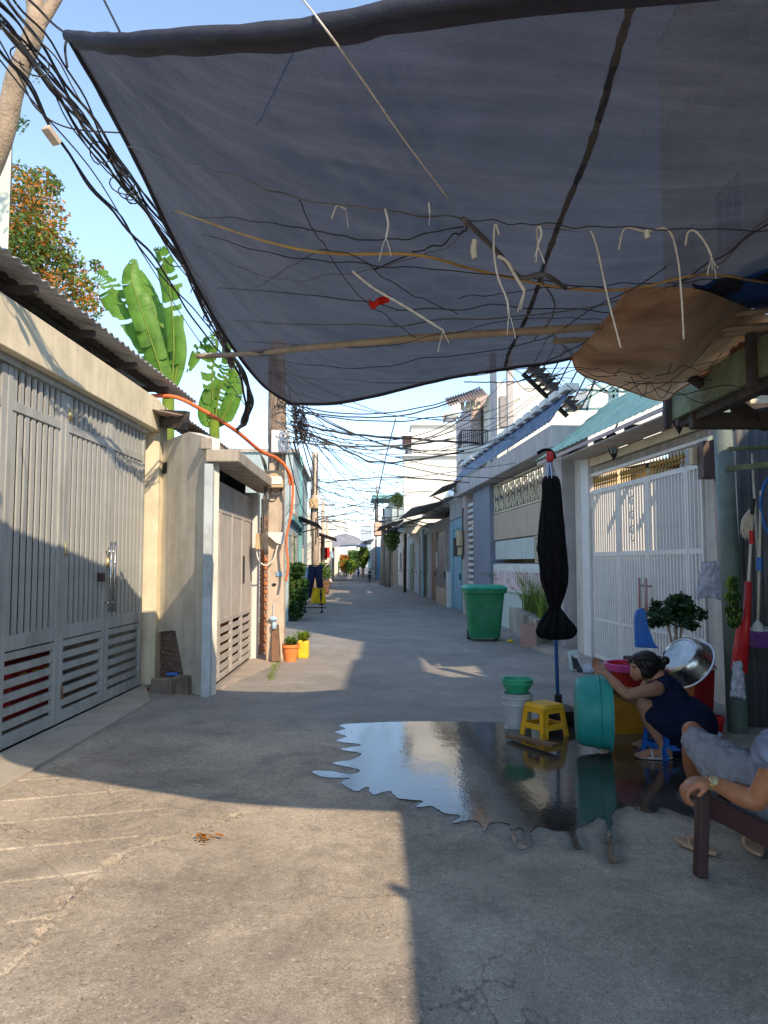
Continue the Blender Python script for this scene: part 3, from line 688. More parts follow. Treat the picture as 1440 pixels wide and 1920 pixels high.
NG = [[net(i/160, j/120) for j in range(121)] for i in range(161)]
_pj = np.array([[proj(NG[i][j]) if NG[i][j].y > .5 else (9999,9999) for j in range(121)] for i in range(161)])
def on_net(px, py, drop=.02):        # the point of the net straight behind a bearing
    d = ((_pj-np.array([px,py]))**2).sum(-1); i, j = np.unravel_index(d.argmin(), d.shape)
    p = NG[i][j]; q = U(px, py, p.y); dirv = (q-Vector((0,0,1.5))); L = (p-Vector((0,0,1.5))).length
    return Vector((0,0,1.5))+dirv.normalized()*(L-drop)
tarp = thing('shade_net', 'large navy blue shade net stretched over the lane with frayed seam', 'shade net', net(.5,.5,False))
mb = MB(); mb.grid(lambda u, v: net(u, v), 200, 150); obj('net_sheet', mb, m_net, tarp, smooth=True)
for e, r in ((e_left,.016),(e_near,.026),(e_far,.014)):
    mb = MB(); mb.tube([e(k/60)+Vector((0,0,-.004)) for k in range(61)], [r*(1+.25*noise.noise(Vector((k*.4,1,1)))) for k in range(61)], 8); obj('hem', mb, m_nethem, tarp, smooth=True)
# hem fold: a doubled strip along the near edge
mb = MB(); mb.grid(lambda a, b: net(a, b*.022, False)+Vector((0,0,-.012-.004*sin(a*60))), 90, 2); obj('hem_fold', mb, m_nethem, tarp, smooth=True)
sp_ = [on_net(*q, drop=.008) for q in ((1186,4),(1160,90),(1130,200),(1098,300),(1060,390),(1030,470),(1008,540),(985,600),(955,660),(948,688))]
sf = spline(sp_)
def seamf(a, b):
    p = sf(a); q = sf(min(1,a+.01))-sf(max(0,a-.01)); s = q.cross(Vector((0,0,1))).normalized()
    w = .011*(1+.5*noise.noise(Vector((a*40,0,0)))); return p+s*w*(b*2-1)+Vector((0,0,.004*noise.noise(Vector((a*30,b,0)))))
mb = MB(); mb.grid(seamf, 120, 2); obj('seam', mb, m_netseam, tarp, smooth=True)
for q in ((640,392),(726,420),(806,380),(690,250),(700,560)):
    pass
# ties at the corner
A_ = e_left(0)
tie = thing('tie_rope', 'dark rope tying the near corner of the shade net upward', 'rope', A_)
for pts in ([A_, U(100,45,3.38), U(55,0,3.3), U(-20,-60,3.2)], [A_, U(122,90,3.4), U(126,126,3.4)]):
    mb = MB(); mb.tube([spline(pts)(k/12) for k in range(13)], .006, 6); obj('strand', mb, m_cable, tie, smooth=True)
mb = MB(); mb.ball(A_, .022, 10); obj('knot', mb, m_nethem, tie, smooth=True)
def rope(name, label, cat, pts, r, mt, group=None, n=24, seg=6):
    f = spline(pts); mb = MB(); mb.tube([f(k/n) for k in range(n+1)], r, seg)
    return tag(obj(name, mb, mt, smooth=True), label, cat, group)
rope('rope', 'thin pale cord crossing under the shade net from its front hem', 'cord', [U(560,-10,2.1), on_net(600,40,.06), on_net(680,150,.05), on_net(760,265,.04), on_net(845,378,.03)], .0028, m_string)
rope('rope', 'short dark cord rising above the front hem of the shade net', 'cord', [U(180,-30,3.6), U(205,20,3.6), U(224,58,3.3)], .006, m_cable)

# ochre canvas below the net at right, blue tarpaulin above it
cv = thing('ochre_canvas', 'sagging ochre canvas sheet stained orange at its lower corner above the mint roof', 'canvas', U(1230,640,5.3))
top_ = spline([on_net(1180,540,.12), on_net(1250,538,.12), on_net(1330,548,.12), on_net(1440,590,.12), on_net(1440,590,.12)+Vector((.3,0,.0))])
bot_ = spline([U(1072,668,5.05), U(1090,700,5.3), U(1160,724,5.5), U(1240,750,5.6), U(1275,728,5.4), U(1340,690,5.1), U(1400,645,4.9), U(1470,600,4.8)])
def canv(u, v):
    a = top_(u); b = bot_(u); p = a.lerp(b, v); k = sin(pi*v)
    p.z -= .05*k; p.y += .06*k
    p.z += k*(.012*sin(u*19+v*3)+.03*abs(noise.noise(Vector((u*5+v*7,v*3,8))))+.02*noise.noise(Vector((u*6,v*4,3)))); return p
mb = MB(); mb.grid(canv, 60, 30, .004); obj('canvas_sheet', mb, m_canvas, cv, smooth=True)
left_ = [canv(0,k/12) for k in range(13)]
for e in (bot_,): 
    mb = MB(); mb.tube([e(k/40) for k in range(41)], .010, 6); obj('hem', mb, M('orange_hem',(.65,.22,.04),.8,trans=.3), cv, smooth=True)
mb = MB(); mb.tube(left_, .008, 6); obj('hem', mb, m_canvas, cv, smooth=True)
bt = MB(); bt.grid(lambda u, v: on_net(1300,530,.05).lerp(on_net(1436,505,.05),u*1.5)+(on_net(1420,585,.06)-on_net(1420,505,.06))*v*(.25+.75*min(1,u*1.3))+Vector((0,.01,.03*noise.noise(Vector((u*5,v*4,9))))), 24, 8, .004)
tag(obj('blue_tarpaulin', bt, m_bluetarp, None, smooth=True), 'strip of bright blue tarpaulin showing between navy net and ochre canvas', 'tarpaulin')
# wooden block hanging against the canvas
mb = MB(); mb.bar(U(1240,624,4.55), U(1280,618,4.55), .09, .085); tag(obj('wooden_block', mb, m_wood, None, bevel=.005), 'dark brown wooden block fixed under the bamboo pole against the ochre canvas', 'wood block')
# long pole across the lane under the net
rope('bamboo_pole', 'long grey bamboo pole lying across the lane under the shade net', 'pole', [U(368,668,6.1), on_net(450,664,.16), on_net(620,648,.16), on_net(840,630,.16), on_net(1060,617,.16), U(1250,603,4.5), U(1470,578,4.4)], [.022+.002*sin(k*1.3) for k in range(25)], m_bamboo)
rope('bamboo_pole', 'second weathered pole lying across the ochre canvas toward the shop eave', 'pole', [on_net(1040,640,.14), U(1200,630,4.6), U(1330,620,4.55), U(1480,606,4.5)], .018, m_bamboo)
rope('bamboo_pole', 'pale round pole along the top of the green shop eave', 'pole', [U(1290,636,4.9), U(1380,622,4.6), U(1480,608,4.4)], .03, m_bamboo)

# ---------------------------------------------------------------- near concrete pole
base = G(517,1240); PX = base.x; PY = base.y
pole = thing('utility_pole', 'near cream concrete utility pole wrapped in cables with meter boxes', 'utility pole', (PX,PY,0))
def ptc(px, py, d=PY): return U(px, py, d)
topp = ptc(521,640); botp = Vector((PX,PY,-.1))
mb = MB(); mb.hexa([botp+Vector(v) for v in ((-.135,-.11,0),(.135,-.11,0),(.135,.11,0),(-.135,.11,0))]+[topp+Vector(v) for v in ((-.10,-.09,0),(.10,-.09,0),(.10,.09,0),(-.10,.09,0))])
obj('shaft', mb, m_polec, pole, bevel=.02)
mb = MB(); rg = random.Random(11)
for k in range(34):                # cables lashed round the top
    a = rg.uniform(-1.6,1.6); z0 = rg.uniform(2.9,3.6); z1 = rg.uniform(3.9,4.8); pts = []
    for i in range(7):
        z = z0+(z1-z0)*i/6; f = (z/4.9); cx = PX+(topp.x-PX)*f; a += rg.gauss(0,.12)
        pts.append((cx+sin(a)*.135, PY-cos(a)*.125, z))
    mb.tube(pts, rg.uniform(.008,.013), 5)
obj('lashed_cables', mb, M('dusty_cable',(.26,.20,.15),.8,.5,12,bump=.3), pole, smooth=True)
def pbox(name, mt, parent, x0, x1, ya, yb, dn, df, bevel=.01):
    p = U(x0, yb, dn); q = U(x1, ya, dn); mb = MB(); mb.box(p.x, q.x, dn, df, p.z, q.z); return obj(name, mb, mt, parent, bevel=bevel)
b1 = pbox('junction_box', m_white, pole, 508, 538, 806, 848, PY-.28, PY-.13); 
mb = MB(); c_ = U(524,848,PY-.2); mb.lathe([(.12,0),(.13,.02),(.13,.34),(.11,.36)], 20, Matrix.Translation((c_.x,PY-.02,c_.z))); obj('pipe_collar', mb, m_white, pole, smooth=True)
pbox('meter_box', m_beigebox, pole, 500, 531, 882, 914, PY-.3, PY-.12); pbox('box_lid', m_white, pole, 503, 529, 893, 908, PY-.312, PY-.302)
pbox('meter_box', m_beigebox, pole, 479, 497, 1000, 1030, PY-.26, PY-.06)
# canvas flap on the pole
fl = MB(); pts = [U(497,998,PY-.2), U(533,998,PY-.2), U(532,1022,PY-.2), U(518,1018,PY-.22), U(505,1006,PY-.22)]; fl.prism(pts, (0,.02,0)); obj('flap', fl, m_white, pole, bevel=.003)
mb = MB(); mb.tube([spline([U(480,1022,PY-.2),U(484,1048,PY-.2),U(497,1060,PY-.2),U(512,1050,PY-.2),U(521,1022,PY-.2)])(k/16) for k in range(17)], .012, 6); obj('hanging_cable', mb, m_white, pole, smooth=True)
mb = MB(); mb.tube([spline([U(508,916,PY-.2),U(512,926,PY-.22),U(522,926,PY-.22),U(528,914,PY-.2)])(k/10) for k in range(11)], .010, 6); obj('hanging_cable', mb, m_cable2, pole, smooth=True)
pbox('sticker', m_sticker, pole, 518, 530, 1072, 1080, PY-.125, PY-.118, .001)
mb = MB(); mb.ball(U(514,1096,PY-.12), (.035,.01,.022), 10); obj('knot_hole', mb, m_black, pole, smooth=True)
mb = MB(); mb.hexa([U(509,1240,PY-.25)+Vector(v) for v in ((0,0,0),(.12,0,0),(.12,.02,0),(0,.02,0))]+[U(510,1172,PY-.14)+Vector(v) for v in ((0,0,0),(.10,0,0),(.10,.02,0),(0,.02,0))])
tag(obj('wooden_board', mb, m_wood, None, bevel=.004), 'brown board leaning on the foot of the near concrete pole', 'board')
mb = MB(); mb.tube([(*U(512,1165,PY-.16).xy, U(512,1165,PY).z), U(513,1130,PY-.13)], .004); mb.ball(U(512,1160,PY-.16), (.07,.03,.035), 10); mb.lathe([(.02,0),(.035,-.03),(.035,-.1),(.02,-.11)], 12, Matrix.Translation(U(514,1166,PY-.17)))
tag(obj('water_bottle', mb, m_skyplastic, None, smooth=True), 'small clear-blue bottle hung on the near concrete pole above the board', 'bottle')
rope('ground_pipe', 'thin cream pipe running down the foot of the near pole', 'pipe', [U(524,1168,PY-.15), U(526,1200,PY-.17), U(528,1240,PY-.22)], .02, m_polec, n=8)

# second pole
b2 = G(592,1102); d2 = 30.0; p2 = Vector((U(592,1055,d2).x, d2, 0)); t2 = U(590,848,d2)
pole2 = thing('utility_pole', 'slimmer brownish utility pole farther along the left side of the lane', 'utility pole', p2)
mb = MB(); mb.tube([p2+Vector((0,0,-.1)), t2], [.16,.12], 12); obj('shaft', mb, m_polec, pole2, smooth=True)
mb = MB()
for k in range(26):
    a = rg.uniform(0,6); z0 = rg.uniform(1.9,4.5); z1 = min(5.9, z0+rg.uniform(.7,1.6))
    mb.tube([(p2.x+(t2.x-p2.x)*z/6+cos(a+z*.1)*.17, p2.y+sin(a+z*.1)*.17, z) for z in np.linspace(z0,z1,5)], .02, 5)
obj('lashed_cables', mb, M('dusty_cable_dark',(.10,.08,.07),.8,.5,12), pole2, smooth=True)
mb = MB(); mb.box(-.2,.2,-.3,-.15,-.2,.2, Matrix.Translation(U(589,945,d2))); obj('meter_box', mb, m_beigebox, pole2, bevel=.02)
for (px, dd, zt, lb) in ((605,44,5.2,'distant pole with crossarms behind the brownish pole'),(613,54,4.9,'farthest thin pole on the left before the white tower')):
    q = Vector((U(px,1055,dd).x, dd, 0)); pp = thing('utility_pole', lb, 'utility pole', q)
    mb = MB(); mb.tube([q, q+Vector((0,0,zt))], [.13,.10], 8); obj('shaft', mb, m_polec, pp, smooth=True)
    for z in (zt-.3,zt-1): mb = MB(); mb.bar(q+Vector((-.7,0,z)), q+Vector((.7,0,z)), .08); obj('crossarm', mb, m_cable2, pp)
# ---------------------------------------------------------------- right: white gate property
RG = Fr((3.60,7.9), (3.24,11.75), -1)
h3 = thing('house', 'house front with mint metal-tile awning over the white spear-topped gate', 'house', RG.P(2,0,0))
ga0, ga1 = RG.u(1322), RG.u(1112)
fbox(RG, 'column', m_white, h3, ga1+.02, ga1+.34, -.25, .06, -.02, 3.2, bevel=.01)
m_dirtywhite = M('greying_cream_paint', (.60,.57,.50), .85, .15, 3, streak=.4, bump=.3, dirtamt=.3, dirt=(.35,.3,.22))
fbox(RG, 'pier', m_dirtywhite, h3, ga1+.345, ga1+.72, -.25, .02, -.02, 3.2, bevel=.01)
fbox(RG, 'wall_stub', m_dirtywhite, h3, ga1-.02, ga1+.019, -.12, .03, -.02, 2.35, bevel=.005)
fbox(RG, 'beam', m_cream, h3, -.6, ga1+.3, -.10, .03, 3.0, 3.12, bevel=.006)
fbox(RG, 'beam', m_conc, h3, -.6, ga1+.3, -.13, -.01, 2.88, 2.985, bevel=.006)
fbox(RG, 'side_panel', m_dirtywhite, h3, -.75, ga0-.03, -.10, .0, -.02, 2.86)
# sunlit wall standing across the yard behind
fbox(RG, 'yard_wall', m_cream, h3, ga1+.1, ga1+.3, -1.9, -.26, -.02, 3.0)
fbox(RG, 'yard_shade_wall', m_cream, h3, -1.6, ga1+.3, -2.1, -1.95, -.02, 4.32)  # unseen wall added; its top sets the shade edge on the gate
# mint roof: steps of metal tiles
def mint(u, v):                      # u along, v up the slope
    uu = -.9+u*(RG.L+2.0); p = RG.P(uu, .52-v*1.35, 3.22+v*1.08)
    rows = v*6; s = rows-math.floor(rows); wave = .018*abs(sin(uu*pi/.19)); p.z += .03*(1-s)*(1 if v < .999 else 0)+wave
    return p
mb = MB(); mb.grid(mint, 240, 36, .006); obj('roof_sheet', mb, m_greentile, h3, smooth=False)
for k in range(22):
    u = -.9+k*.24; mb = MB(); mb.box(-.04,.04,-.01,.01,-.02,.02, Matrix.Translation(RG.P(u,.53,3.26)))
mb = MB(); RG.box(mb, -.9, RG.L+1.1, .48, .50, 3.17, 3.22); obj('fascia', mb, m_pinkpaint, h3, bevel=.004)
me_s = sbox('soffit_plank', RG, .175, .018, .42)
for k in range(26):
    mb = MB(); RG.box(mb, -.85+k*.185, -.85+k*.185+.178, .02, .455, 3.13, 3.148); obj('plank', mb, m_taupe if k % 3 else m_tan, h3)
for k in range(5): mb = MB(); RG.box(mb, -.6+k*1.05, -.54+k*1.05, -.8, .4, 3.17, 3.25); obj('rafter', mb, m_darkwood, h3)
# gate
g3 = thing('gate', 'white steel bar gate topped by gold spear points with pink-red handles', 'gate', RG.P(2,0,0))
ed = [ga0, RG.u(1291), RG.u(1217), RG.u(1162), ga1]
fbox(RG, 'top_frame', m_whitegate, g3, ga0-.3, ga1+.0, -.04, .03, 2.84, 2.88)
for i in range(4):
    a, b = ed[i]+.006, ed[i+1]-.006
    leaf = fbox(RG, 'gate_leaf', m_whitegate, g3, a, a+.045, -.03, .02, .05, 2.62, bevel=.003)
    fbox(RG, 'stile', m_whitegate, leaf, b-.045, b, -.03, .02, .05, 2.62, bevel=.003)
    for z0, z1 in ((.05,.11),(.62,.66),(1.60,1.66),(2.56,2.62)): fbox(RG, 'rail', m_whitegate, leaf, a+.045, b-.045, -.026, .016, z0, z1)
    n = max(3,int((b-a-.09)/.078)); pit = (b-a-.09)/n
    for k in range(n):
        c = a+.045+pit*(k+.5)
        place('bar', sbox('gate_bar', RG, .022, .045, .90), m_whitegate, leaf, RG.P(c,-.005,1.66))
        place('bar', sbox('gate_bar_low', RG, .030, .045, .94), m_whitegate, leaf, RG.P(c,-.005,.66))
        place('bar', sbox('gate_bar_foot', RG, .030, .045, .51), m_whitegate, leaf, RG.P(c,-.005,.11))
        c2 = RG.P(c,-.005,2.62)
        if 'spear' not in sl_cache:
            mm = MB(); mm.lathe([(.010,0),(.010,.05),(.026,.065),(.012,.08),(.012,.10),(.034,.125),(.014,.165),(.001,.215)], 8); sl_cache['spear'] = mesh('spear', mm, True)
        place('spear_point', sl_cache['spear'], m_gold, leaf, c2)
    fbox(RG, 'backing_sheet', m_whitegate, leaf, a+.045, b-.045, -.045, -.035, .11, 1.60)
# ornament scrolls inside the second leaf
mb = MB()
for k in range(7):
    z = 1.85+k*.1; c = (ed[2]+ed[3])/2; mb.tube([RG.P(c+.09*sin(t)*(1 if k%2 else -1)*(1-t/8), .02, z+.06*cos(t)) for t in np.linspace(0,5,12)], .008, 5)
obj('scroll_ornament', mb, m_whitegate, g3, smooth=True)
for px in (1208,1221):
    u = RG.u(px); z0, z1 = .80, 1.30
    mb = MB(); mb.tube([RG.P(u,.085,z0), RG.P(u,.085,z1)], .017, 10)
    for z in (z0+.1,z1-.1): mb.tube([RG.P(u,.0,z), RG.P(u,.085,z)], .012, 8)
    obj('handle', mb, M('pinkish_handle_paint' ,(.42,.24,.23),.4,.1), g3, smooth=True)
# far opening beside the gate: dark lattice gate up a step
def scroll_panel(mb, fr, u0, u1, n, z0, z1, r=.012, nu=3, nz=3):
    for i in range(nu):
        for j in range(nz):
            c = u0+(u1-u0)*(i+.5)/nu; z = z0+(z1-z0)*(j+.5)/nz; R = min((u1-u0)/nu,(z1-z0)/nz)*.48
            for s in (1,-1): mb.tube([fr.P(c+s*R*(1-t/7)*cos(t)*.9, n, z+s*R*(1-t/7)*sin(t)) for t in np.linspace(0,5,10)], r, 4)
    for i in range(nu+1): u = u0+(u1-u0)*i/nu; mb.bar(fr.P(u,n,z0), fr.P(u,n,z1), r*1.6)
    for z in (z0,z1): mb.bar(fr.P(u0,n,z), fr.P(u1,n,z), r*2)
m_brownmetal = M('brown_metal_paint', (.27,.19,.13), .6, .2, 6, bump=.1)
m_greymetal = M('grey_metal_paint', (.32,.30,.30), .6, .2, 6, bump=.1)

# ---------------------------------------------------------------- blue-roofed house
BH = Fr((3.12,13.3), (2.47,22.3), -1)
h4 = thing('house', 'lilac house with blue tile roof edge, red-lettered banner panel and scroll grilles', 'house', BH.P(4,0,0))
uc = [BH.u(px) for px in (1036,1008,928,893,873)]
# stepped doorway between the two properties
DG = Fr(RG.P(ga1+.74,-.5,0).xy, (3.22,14.0), -1)
g4 = thing('lattice_gate', 'dark doorway gate with scroll panels and horizontal slats beside the closed umbrella', 'gate', DG.P(.5,0,0))
L_ = DG.L
fbox(DG, 'frame_post', m_greymetal, g4, .0, .06, -.03, .03, .08, 2.9); fbox(DG, 'frame_post', m_greymetal, g4, L_-.06, L_, -.03, .03, .08, 2.9)
for z in (.08,.95,1.35,2.3,2.84): fbox(DG, 'rail', m_greymetal, g4, .06, L_-.06, -.025, .025, z, z+.05)
mb = MB(); scroll_panel(mb, DG, .06, L_-.06, 0, 2.36, 2.84, nu=4, nz=2); scroll_panel(mb, DG, .06, L_-.06, 0, 1.0, 1.35, nu=4, nz=2); obj('scroll_ornament', mb, m_cream, g4)
for k in range(8): fbox(DG, 'slat', m_brownmetal, g4, .06, L_-.06, -.02, .02, .16+k*.098, .16+k*.098+.05)
for k in range(8): fbox(DG, 'slat', m_lilac, g4, .06, L_-.06, -.02, .02, 1.46+k*.105, 1.46+k*.105+.045)
fbox(DG, 'threshold', m_conc, g4, -.1, L_+.1, -.5, .12, -.02, .08, bevel=.01)
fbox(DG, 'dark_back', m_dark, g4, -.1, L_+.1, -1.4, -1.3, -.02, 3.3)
fbox(BH, 'column', m_lilac, h4, -.25, uc[0]+.75-.3, -.3, .02, -.02, 3.5, bevel=.012)
mb = MB(); BH.box(mb, -.6, BH.L+.5, -.35, .30, 3.48, 3.86); obj('beam', mb, m_lilac, h4, bevel=.015)
u1 = .45
fbox(BH, 'column', m_slate, h4, uc[2]+.15, uc[3]-.05, -.25, .10, -.02, 3.478, bevel=.012)
fbox(BH, 'end_wall', m_pinkpaint, h4, uc[3]+.9, BH.L, -.3, .14, -.02, 3.478, bevel=.012)
fbox(BH, 'back_wall', m_tan, h4, u1-.3, BH.L-.3, -.9, -.8, -.02, 3.478)
ua, ub = u1, uc[2]+.15
fbox(BH, 'board', m_tan, h4, ua, (ua+ub)/2-.01, -.06, .0, 2.05, 2.68, bevel=.004); fbox(BH, 'board', m_tan, h4, (ua+ub)/2+.01, ub, -.06, .0, 2.05, 2.68, bevel=.004)
mb = MB(); scroll_panel(mb, BH, ua, ub, -.03, 2.72, 3.4, r=.016, nu=9, nz=2); obj('scroll_grille', mb, m_cream, h4)
mb = MB(); scroll_panel(mb, BH, ua, ua+1.2, -.03, 1.52, 2.02, r=.014, nu=3, nz=2); obj('scroll_grille', mb, m_cream, h4)
m_greenwhite = M('pale_green_board', (.52,.58,.55), .7, .1, 4, streak=.2)
fbox(BH, 'board', m_greenwhite, h4, ua+1.25, ub-.15, -.05, -.01, 1.58, 2.02)
fbox(BH, 'low_wall', m_greenwhite, h4, ua, ub, -.2, -.02, -.02, 1.48, bevel=.006)
bn = fbox(BH, 'banner', m_white, h4, ua-.02, ub-.04, .005, .02, .85, 1.46)
m_faded = plastic('faded_red_print', (.72,.30,.34), .7)
rb = random.Random(9); u = ua+.05; k = 0
mb = MB()
while u < ub-.25:                    # tall faded red characters, too worn to read
    w = rb.uniform(.16,.3)
    for (du,dw,z0,z1) in ((0,.05,.9,1.3),(w-.07,.05,.9,1.3),(0,w-.02,rb.choice((.9,1.08,1.25)),0)):
        BH.box(mb, u+du, u+du+dw, .0205, .0225, z0, z1 if z1 else z0+.05)
    u += w+rb.uniform(.06,.12)
obj('lettering', mb, m_faded, bn)
# stacked edge trellis between column and end wall
for k in range(14):
    fbox(BH, 'trellis_slat', m_white, h4, uc[3]+.05, uc[3]+.85, -.1, .08, .9+k*.17, .98+k*.17)
fbox(BH, 'meter_box', m_beigebox, h4, uc[3]+1.05, uc[3]+1.55, .141, .3, 2.0, 2.45, bevel=.01)
fbox(BH, 'meter_box', m_beigebox, h4, uc[3]+1.1, uc[3]+1.45, .141, .28, 1.72, 1.95, bevel=.01)
mb = MB(); f_ = spline([BH.P(uc[3]+.9,.2,3.1), BH.P(uc[3]+1.0,.2,2.7), BH.P(uc[3]+.95,.2,1.9), BH.P(uc[3]+1.1,.2,1.6)]); mb.tube([f_(k/14) for k in range(15)], .022, 6); obj('cable', mb, m_cable, h4, smooth=True)
# roof: blue slope with white ridge tiles down the far verge line
def bslope(u, v):
    uu = -.7+u*(BH.L+1.2); p = BH.P(uu, .34-v*.40, 3.87+v*.58); p.z += .022*abs(sin(uu*pi/.2))+.02*(1-(v*4 % 1)); return p
mb = MB(); mb.grid(bslope, 300, 16, .008); obj('roof_sheet', mb, m_bluetile, h4)
for k in range(17):
    uu = -.7+k*.62; mb = MB(); M_ = Matrix.Translation(BH.P(uu+.1,-.93,4.62)) ; BH.box(mb, uu, uu+.40, -.18, .07, 4.45, 4.58); obj('tile', mb, m_white, h4, bevel=.02)


# planter with long grass
pl = thing('planter', 'long concrete planter box in front of the lilac house', 'planter', G(975,1195))
PA = [G(946,1172), G(1006,1216), G(1022,1200)+Vector((.45,.1,0)), G(960,1160)+Vector((.45,.3,0))]
mb = MB(); mb.hexa([p+Vector((0,0,-.02)) for p in (PA[0],PA[1],PA[2],PA[3])]+[p+Vector((0,0,.50)) for p in (PA[0],PA[1],PA[2],PA[3])]); 
obj('box', mb, m_conc, pl, bevel=.015)
cen = sum(PA, Vector())/4
mb = MB(); q = [cen.lerp(p,.86)+Vector((0,0,.50)) for p in PA]; mb.prism(q, (0,0,.02)); obj('soil', mb, m_mortar, pl)
fb = G(1006,1216); mb = MB(); mb.box(-.26,.0,-.006,.0,.03,.44, Matrix.Translation(fb+Vector((-.02,-.012,0)))); obj('tile_patch', mb, M('pink_tile',(.45,.28,.22),.6), pl)
def blade(mb, p, h, lean, az, w):
    pts = []; n = 5
    for i in range(n+1):
        t = i/n; r = lean*t*t; pts.append(Vector((p.x+cos(az)*r, p.y+sin(az)*r, p.z+h*(t-.22*t*t*lean/max(h,.1)))))
    s = Vector((-sin(az+.6), cos(az+.6), 0)); vs = []
    for i, q in enumerate(pts): ww = w*(1-(i/n)**1.6)+.0005; vs += [q-s*ww, q+s*ww]
    mb.add(vs, [(2*i,2*i+1,2*i+3,2*i+2) for i in range(n)])
rg = random.Random(21); ba, bb = MB(), MB()
for i in range(1900):
    a, b = rg.random(), rg.random(); p = PA[0].lerp(PA[1],a).lerp(PA[3].lerp(PA[2],a), .15+.7*b)+Vector((0,0,.5))
    hh = (.45+.7*rg.random())*(1.25-.5*a if a > .25 else .9+a); blade(ba if rg.random() < .55 else bb, p, hh, rg.uniform(.05,.5), rg.uniform(0,6.28), rg.uniform(.006,.014))
obj('grass_blades', ba, m_leafc, pl); obj('grass_blades', bb, m_leafy, pl)
# fern-like fronds behind bin
fr_ = thing('fern', 'bright green fern spilling over behind the green wheelie bin', 'plant', G(938,1172)+Vector((.3,.5,0)))
mb = MB(); c0 = G(938,1172)+Vector((.2,.5,.95))
for i in range(26):
    az = rg.uniform(0,6.28); ln = rg.uniform(.4,.75); f0 = [c0+Vector((cos(az)*ln*t, sin(az)*ln*t*.6, .45*t-.5*t*t*ln+.18*t)) for t in np.linspace(0,1,12)]
    for k in range(1,12):
        d = (f0[k]-f0[k-1]).normalized(); s = d.cross(Vector((0,0,1))).normalized(); L3 = .10*sin(pi*(k/12)**.7)+.02
        for sg in (1,-1): mb.add([f0[k-1], f0[k-1]+(s*sg+d*.5)*L3+Vector((0,0,-.02)), f0[k]], [(0,1,2)])
obj('fronds', mb, m_leafy, fr_); 
mb = MB(); mb.lathe([(.12,0),(.17,.45),(.15,.45),(.14,.4)], 20, Matrix.Translation((c0.x,c0.y,.0))); mb.tube([(c0.x,c0.y,.4),(c0.x,c0.y,.96)], .03, 8); obj('pot', mb, m_terracotta, fr_, smooth=True)

# ---------------------------------------------------------------- shop with flaking green eave, far right foreground
h5 = thing('shop_shelter', 'dark shop shelter with flaking green eave boards and grey-green post at far right', 'shelter', (3.2,6.6,0))
post = G(1384,1372); 
mb = MB(); mb.tube([Vector((post.x,post.y,-.02)), U(1352,742,6.9)], [.088,.080], 18); obj('post', mb, M('grey_green_post_paint',(.17,.22,.20),.6,.25,5,streak=.3,bump=.2,dirtamt=.3,dirt=(.12,.11,.09)), h5, smooth=True)
mb = MB(); mb.tube([U(1360,1080,8.0), U(1336,770,8.0)], .062, 14); mb.tube([U(1336,770,8.0), U(1342,748,8.0), U(1360,738,8.0)], .065, 14); obj('drain_pipe', mb, m_pinkpaint, h5, smooth=True)
# eave boards along the lane: z 2.7, x 2.3..2.35
def eb(x0,x1,y0,y1,z0,z1,mt,nm): mb = MB(); mb.box(x0,x1,y0,y1,z0,z1); return obj(nm, mb, mt, h5, bevel=.006)
for i, (y0,y1) in enumerate(((4.5,5.88),(3.0,4.48),(1.5,2.98),(0,1.48),(-2.6,-.02))): eb(2.27,2.31,y0,y1,2.62,2.86,m_greenbeam,'fascia_board')
for y in (5.82,4.46,2.96,1.46,-.04): eb(2.22,2.268,y,y+.06,2.56,2.90,m_darkwood,'bracket')
eb(2.32,2.40,-2.6,5.8,2.56,2.66,m_darkwood,'eave_beam')
for k in range(9): eb(2.42,5.2,-2.4+k*.95,-2.32+k*.95,2.70,2.80,m_darkwood,'rafter')
for x in (2.9,3.6,4.3,5.0): eb(x,x+.06,-2.6,5.9,2.82,2.88,m_greenbeam if x < 3 else m_darkwood,'purlin')
mb = MB(); corrugated(mb, (2.38,-2.7,2.96), (0,8.6,0), (3.0,0,.5), 76, .012); obj('roof_sheet', mb, m_rustroof, h5, smooth=True)
eb(3.0,5.2,6.3,6.4,2.72,2.86,m_darkwood,'end_beam'); eb(2.3,5.2,5.5,5.58,2.5,2.62,m_darkwood,'tie_beam'); eb(2.4,5.2,6.02,6.1,2.62,2.72,m_darkwood,'tie_beam')
mb = MB(); mb.bar(U(1290,700,5.2), U(1440,800,5.6), .07); obj('brace', mb, m_darkwood, h5)
mb = MB(); mb.bar(U(1360,880,6.5), U(1470,868,6.3), .05, .05); obj('shelf_rail', mb, m_greenbeam, h5)
# side wall of corrugated iron running off to the right behind the brooms
m_darkcorr = M('dark_corrugated_wall', (.13,.14,.15), .6, .3, 3, streak=.4, metal=.2, bump=.1, dirtamt=.4, dirt=(.1,.07,.05))
m_palecorr = M('pale_corrugated_wall', (.42,.42,.44), .55, .2, 3, streak=.3, metal=.2, bump=.1, dirtamt=.2, dirt=(.25,.22,.2))
def vcorr(p, q, z0, z1, waves, amp, mt, parent, nm='wall_sheet'):
    p = Vector((*p,z0)); q = Vector((*q,z0)); d = q-p; nn = Vector((d.y,-d.x,0)).normalized(); mb = MB()
    mb.grid(lambda a, b: p+d*a+Vector((0,0,(z1-z0)*b))+nn*amp*sin(a*waves*2*pi), waves*8, 1, .004, -nn); return obj(nm, mb, mt, parent, smooth=True)
vcorr((3.30,6.95), (5.6,6.75), .0, 2.75, 28, .014, m_darkcorr, h5)
vcorr((3.50,7.75), (3.31,6.98), .0, 1.25, 11, .012, m_palecorr, h5)
fb_ = MB(); fb_.box(5.2,5.3,-2.7,6.7,0,3.4); obj('back_wall', fb_, m_dark, h5)
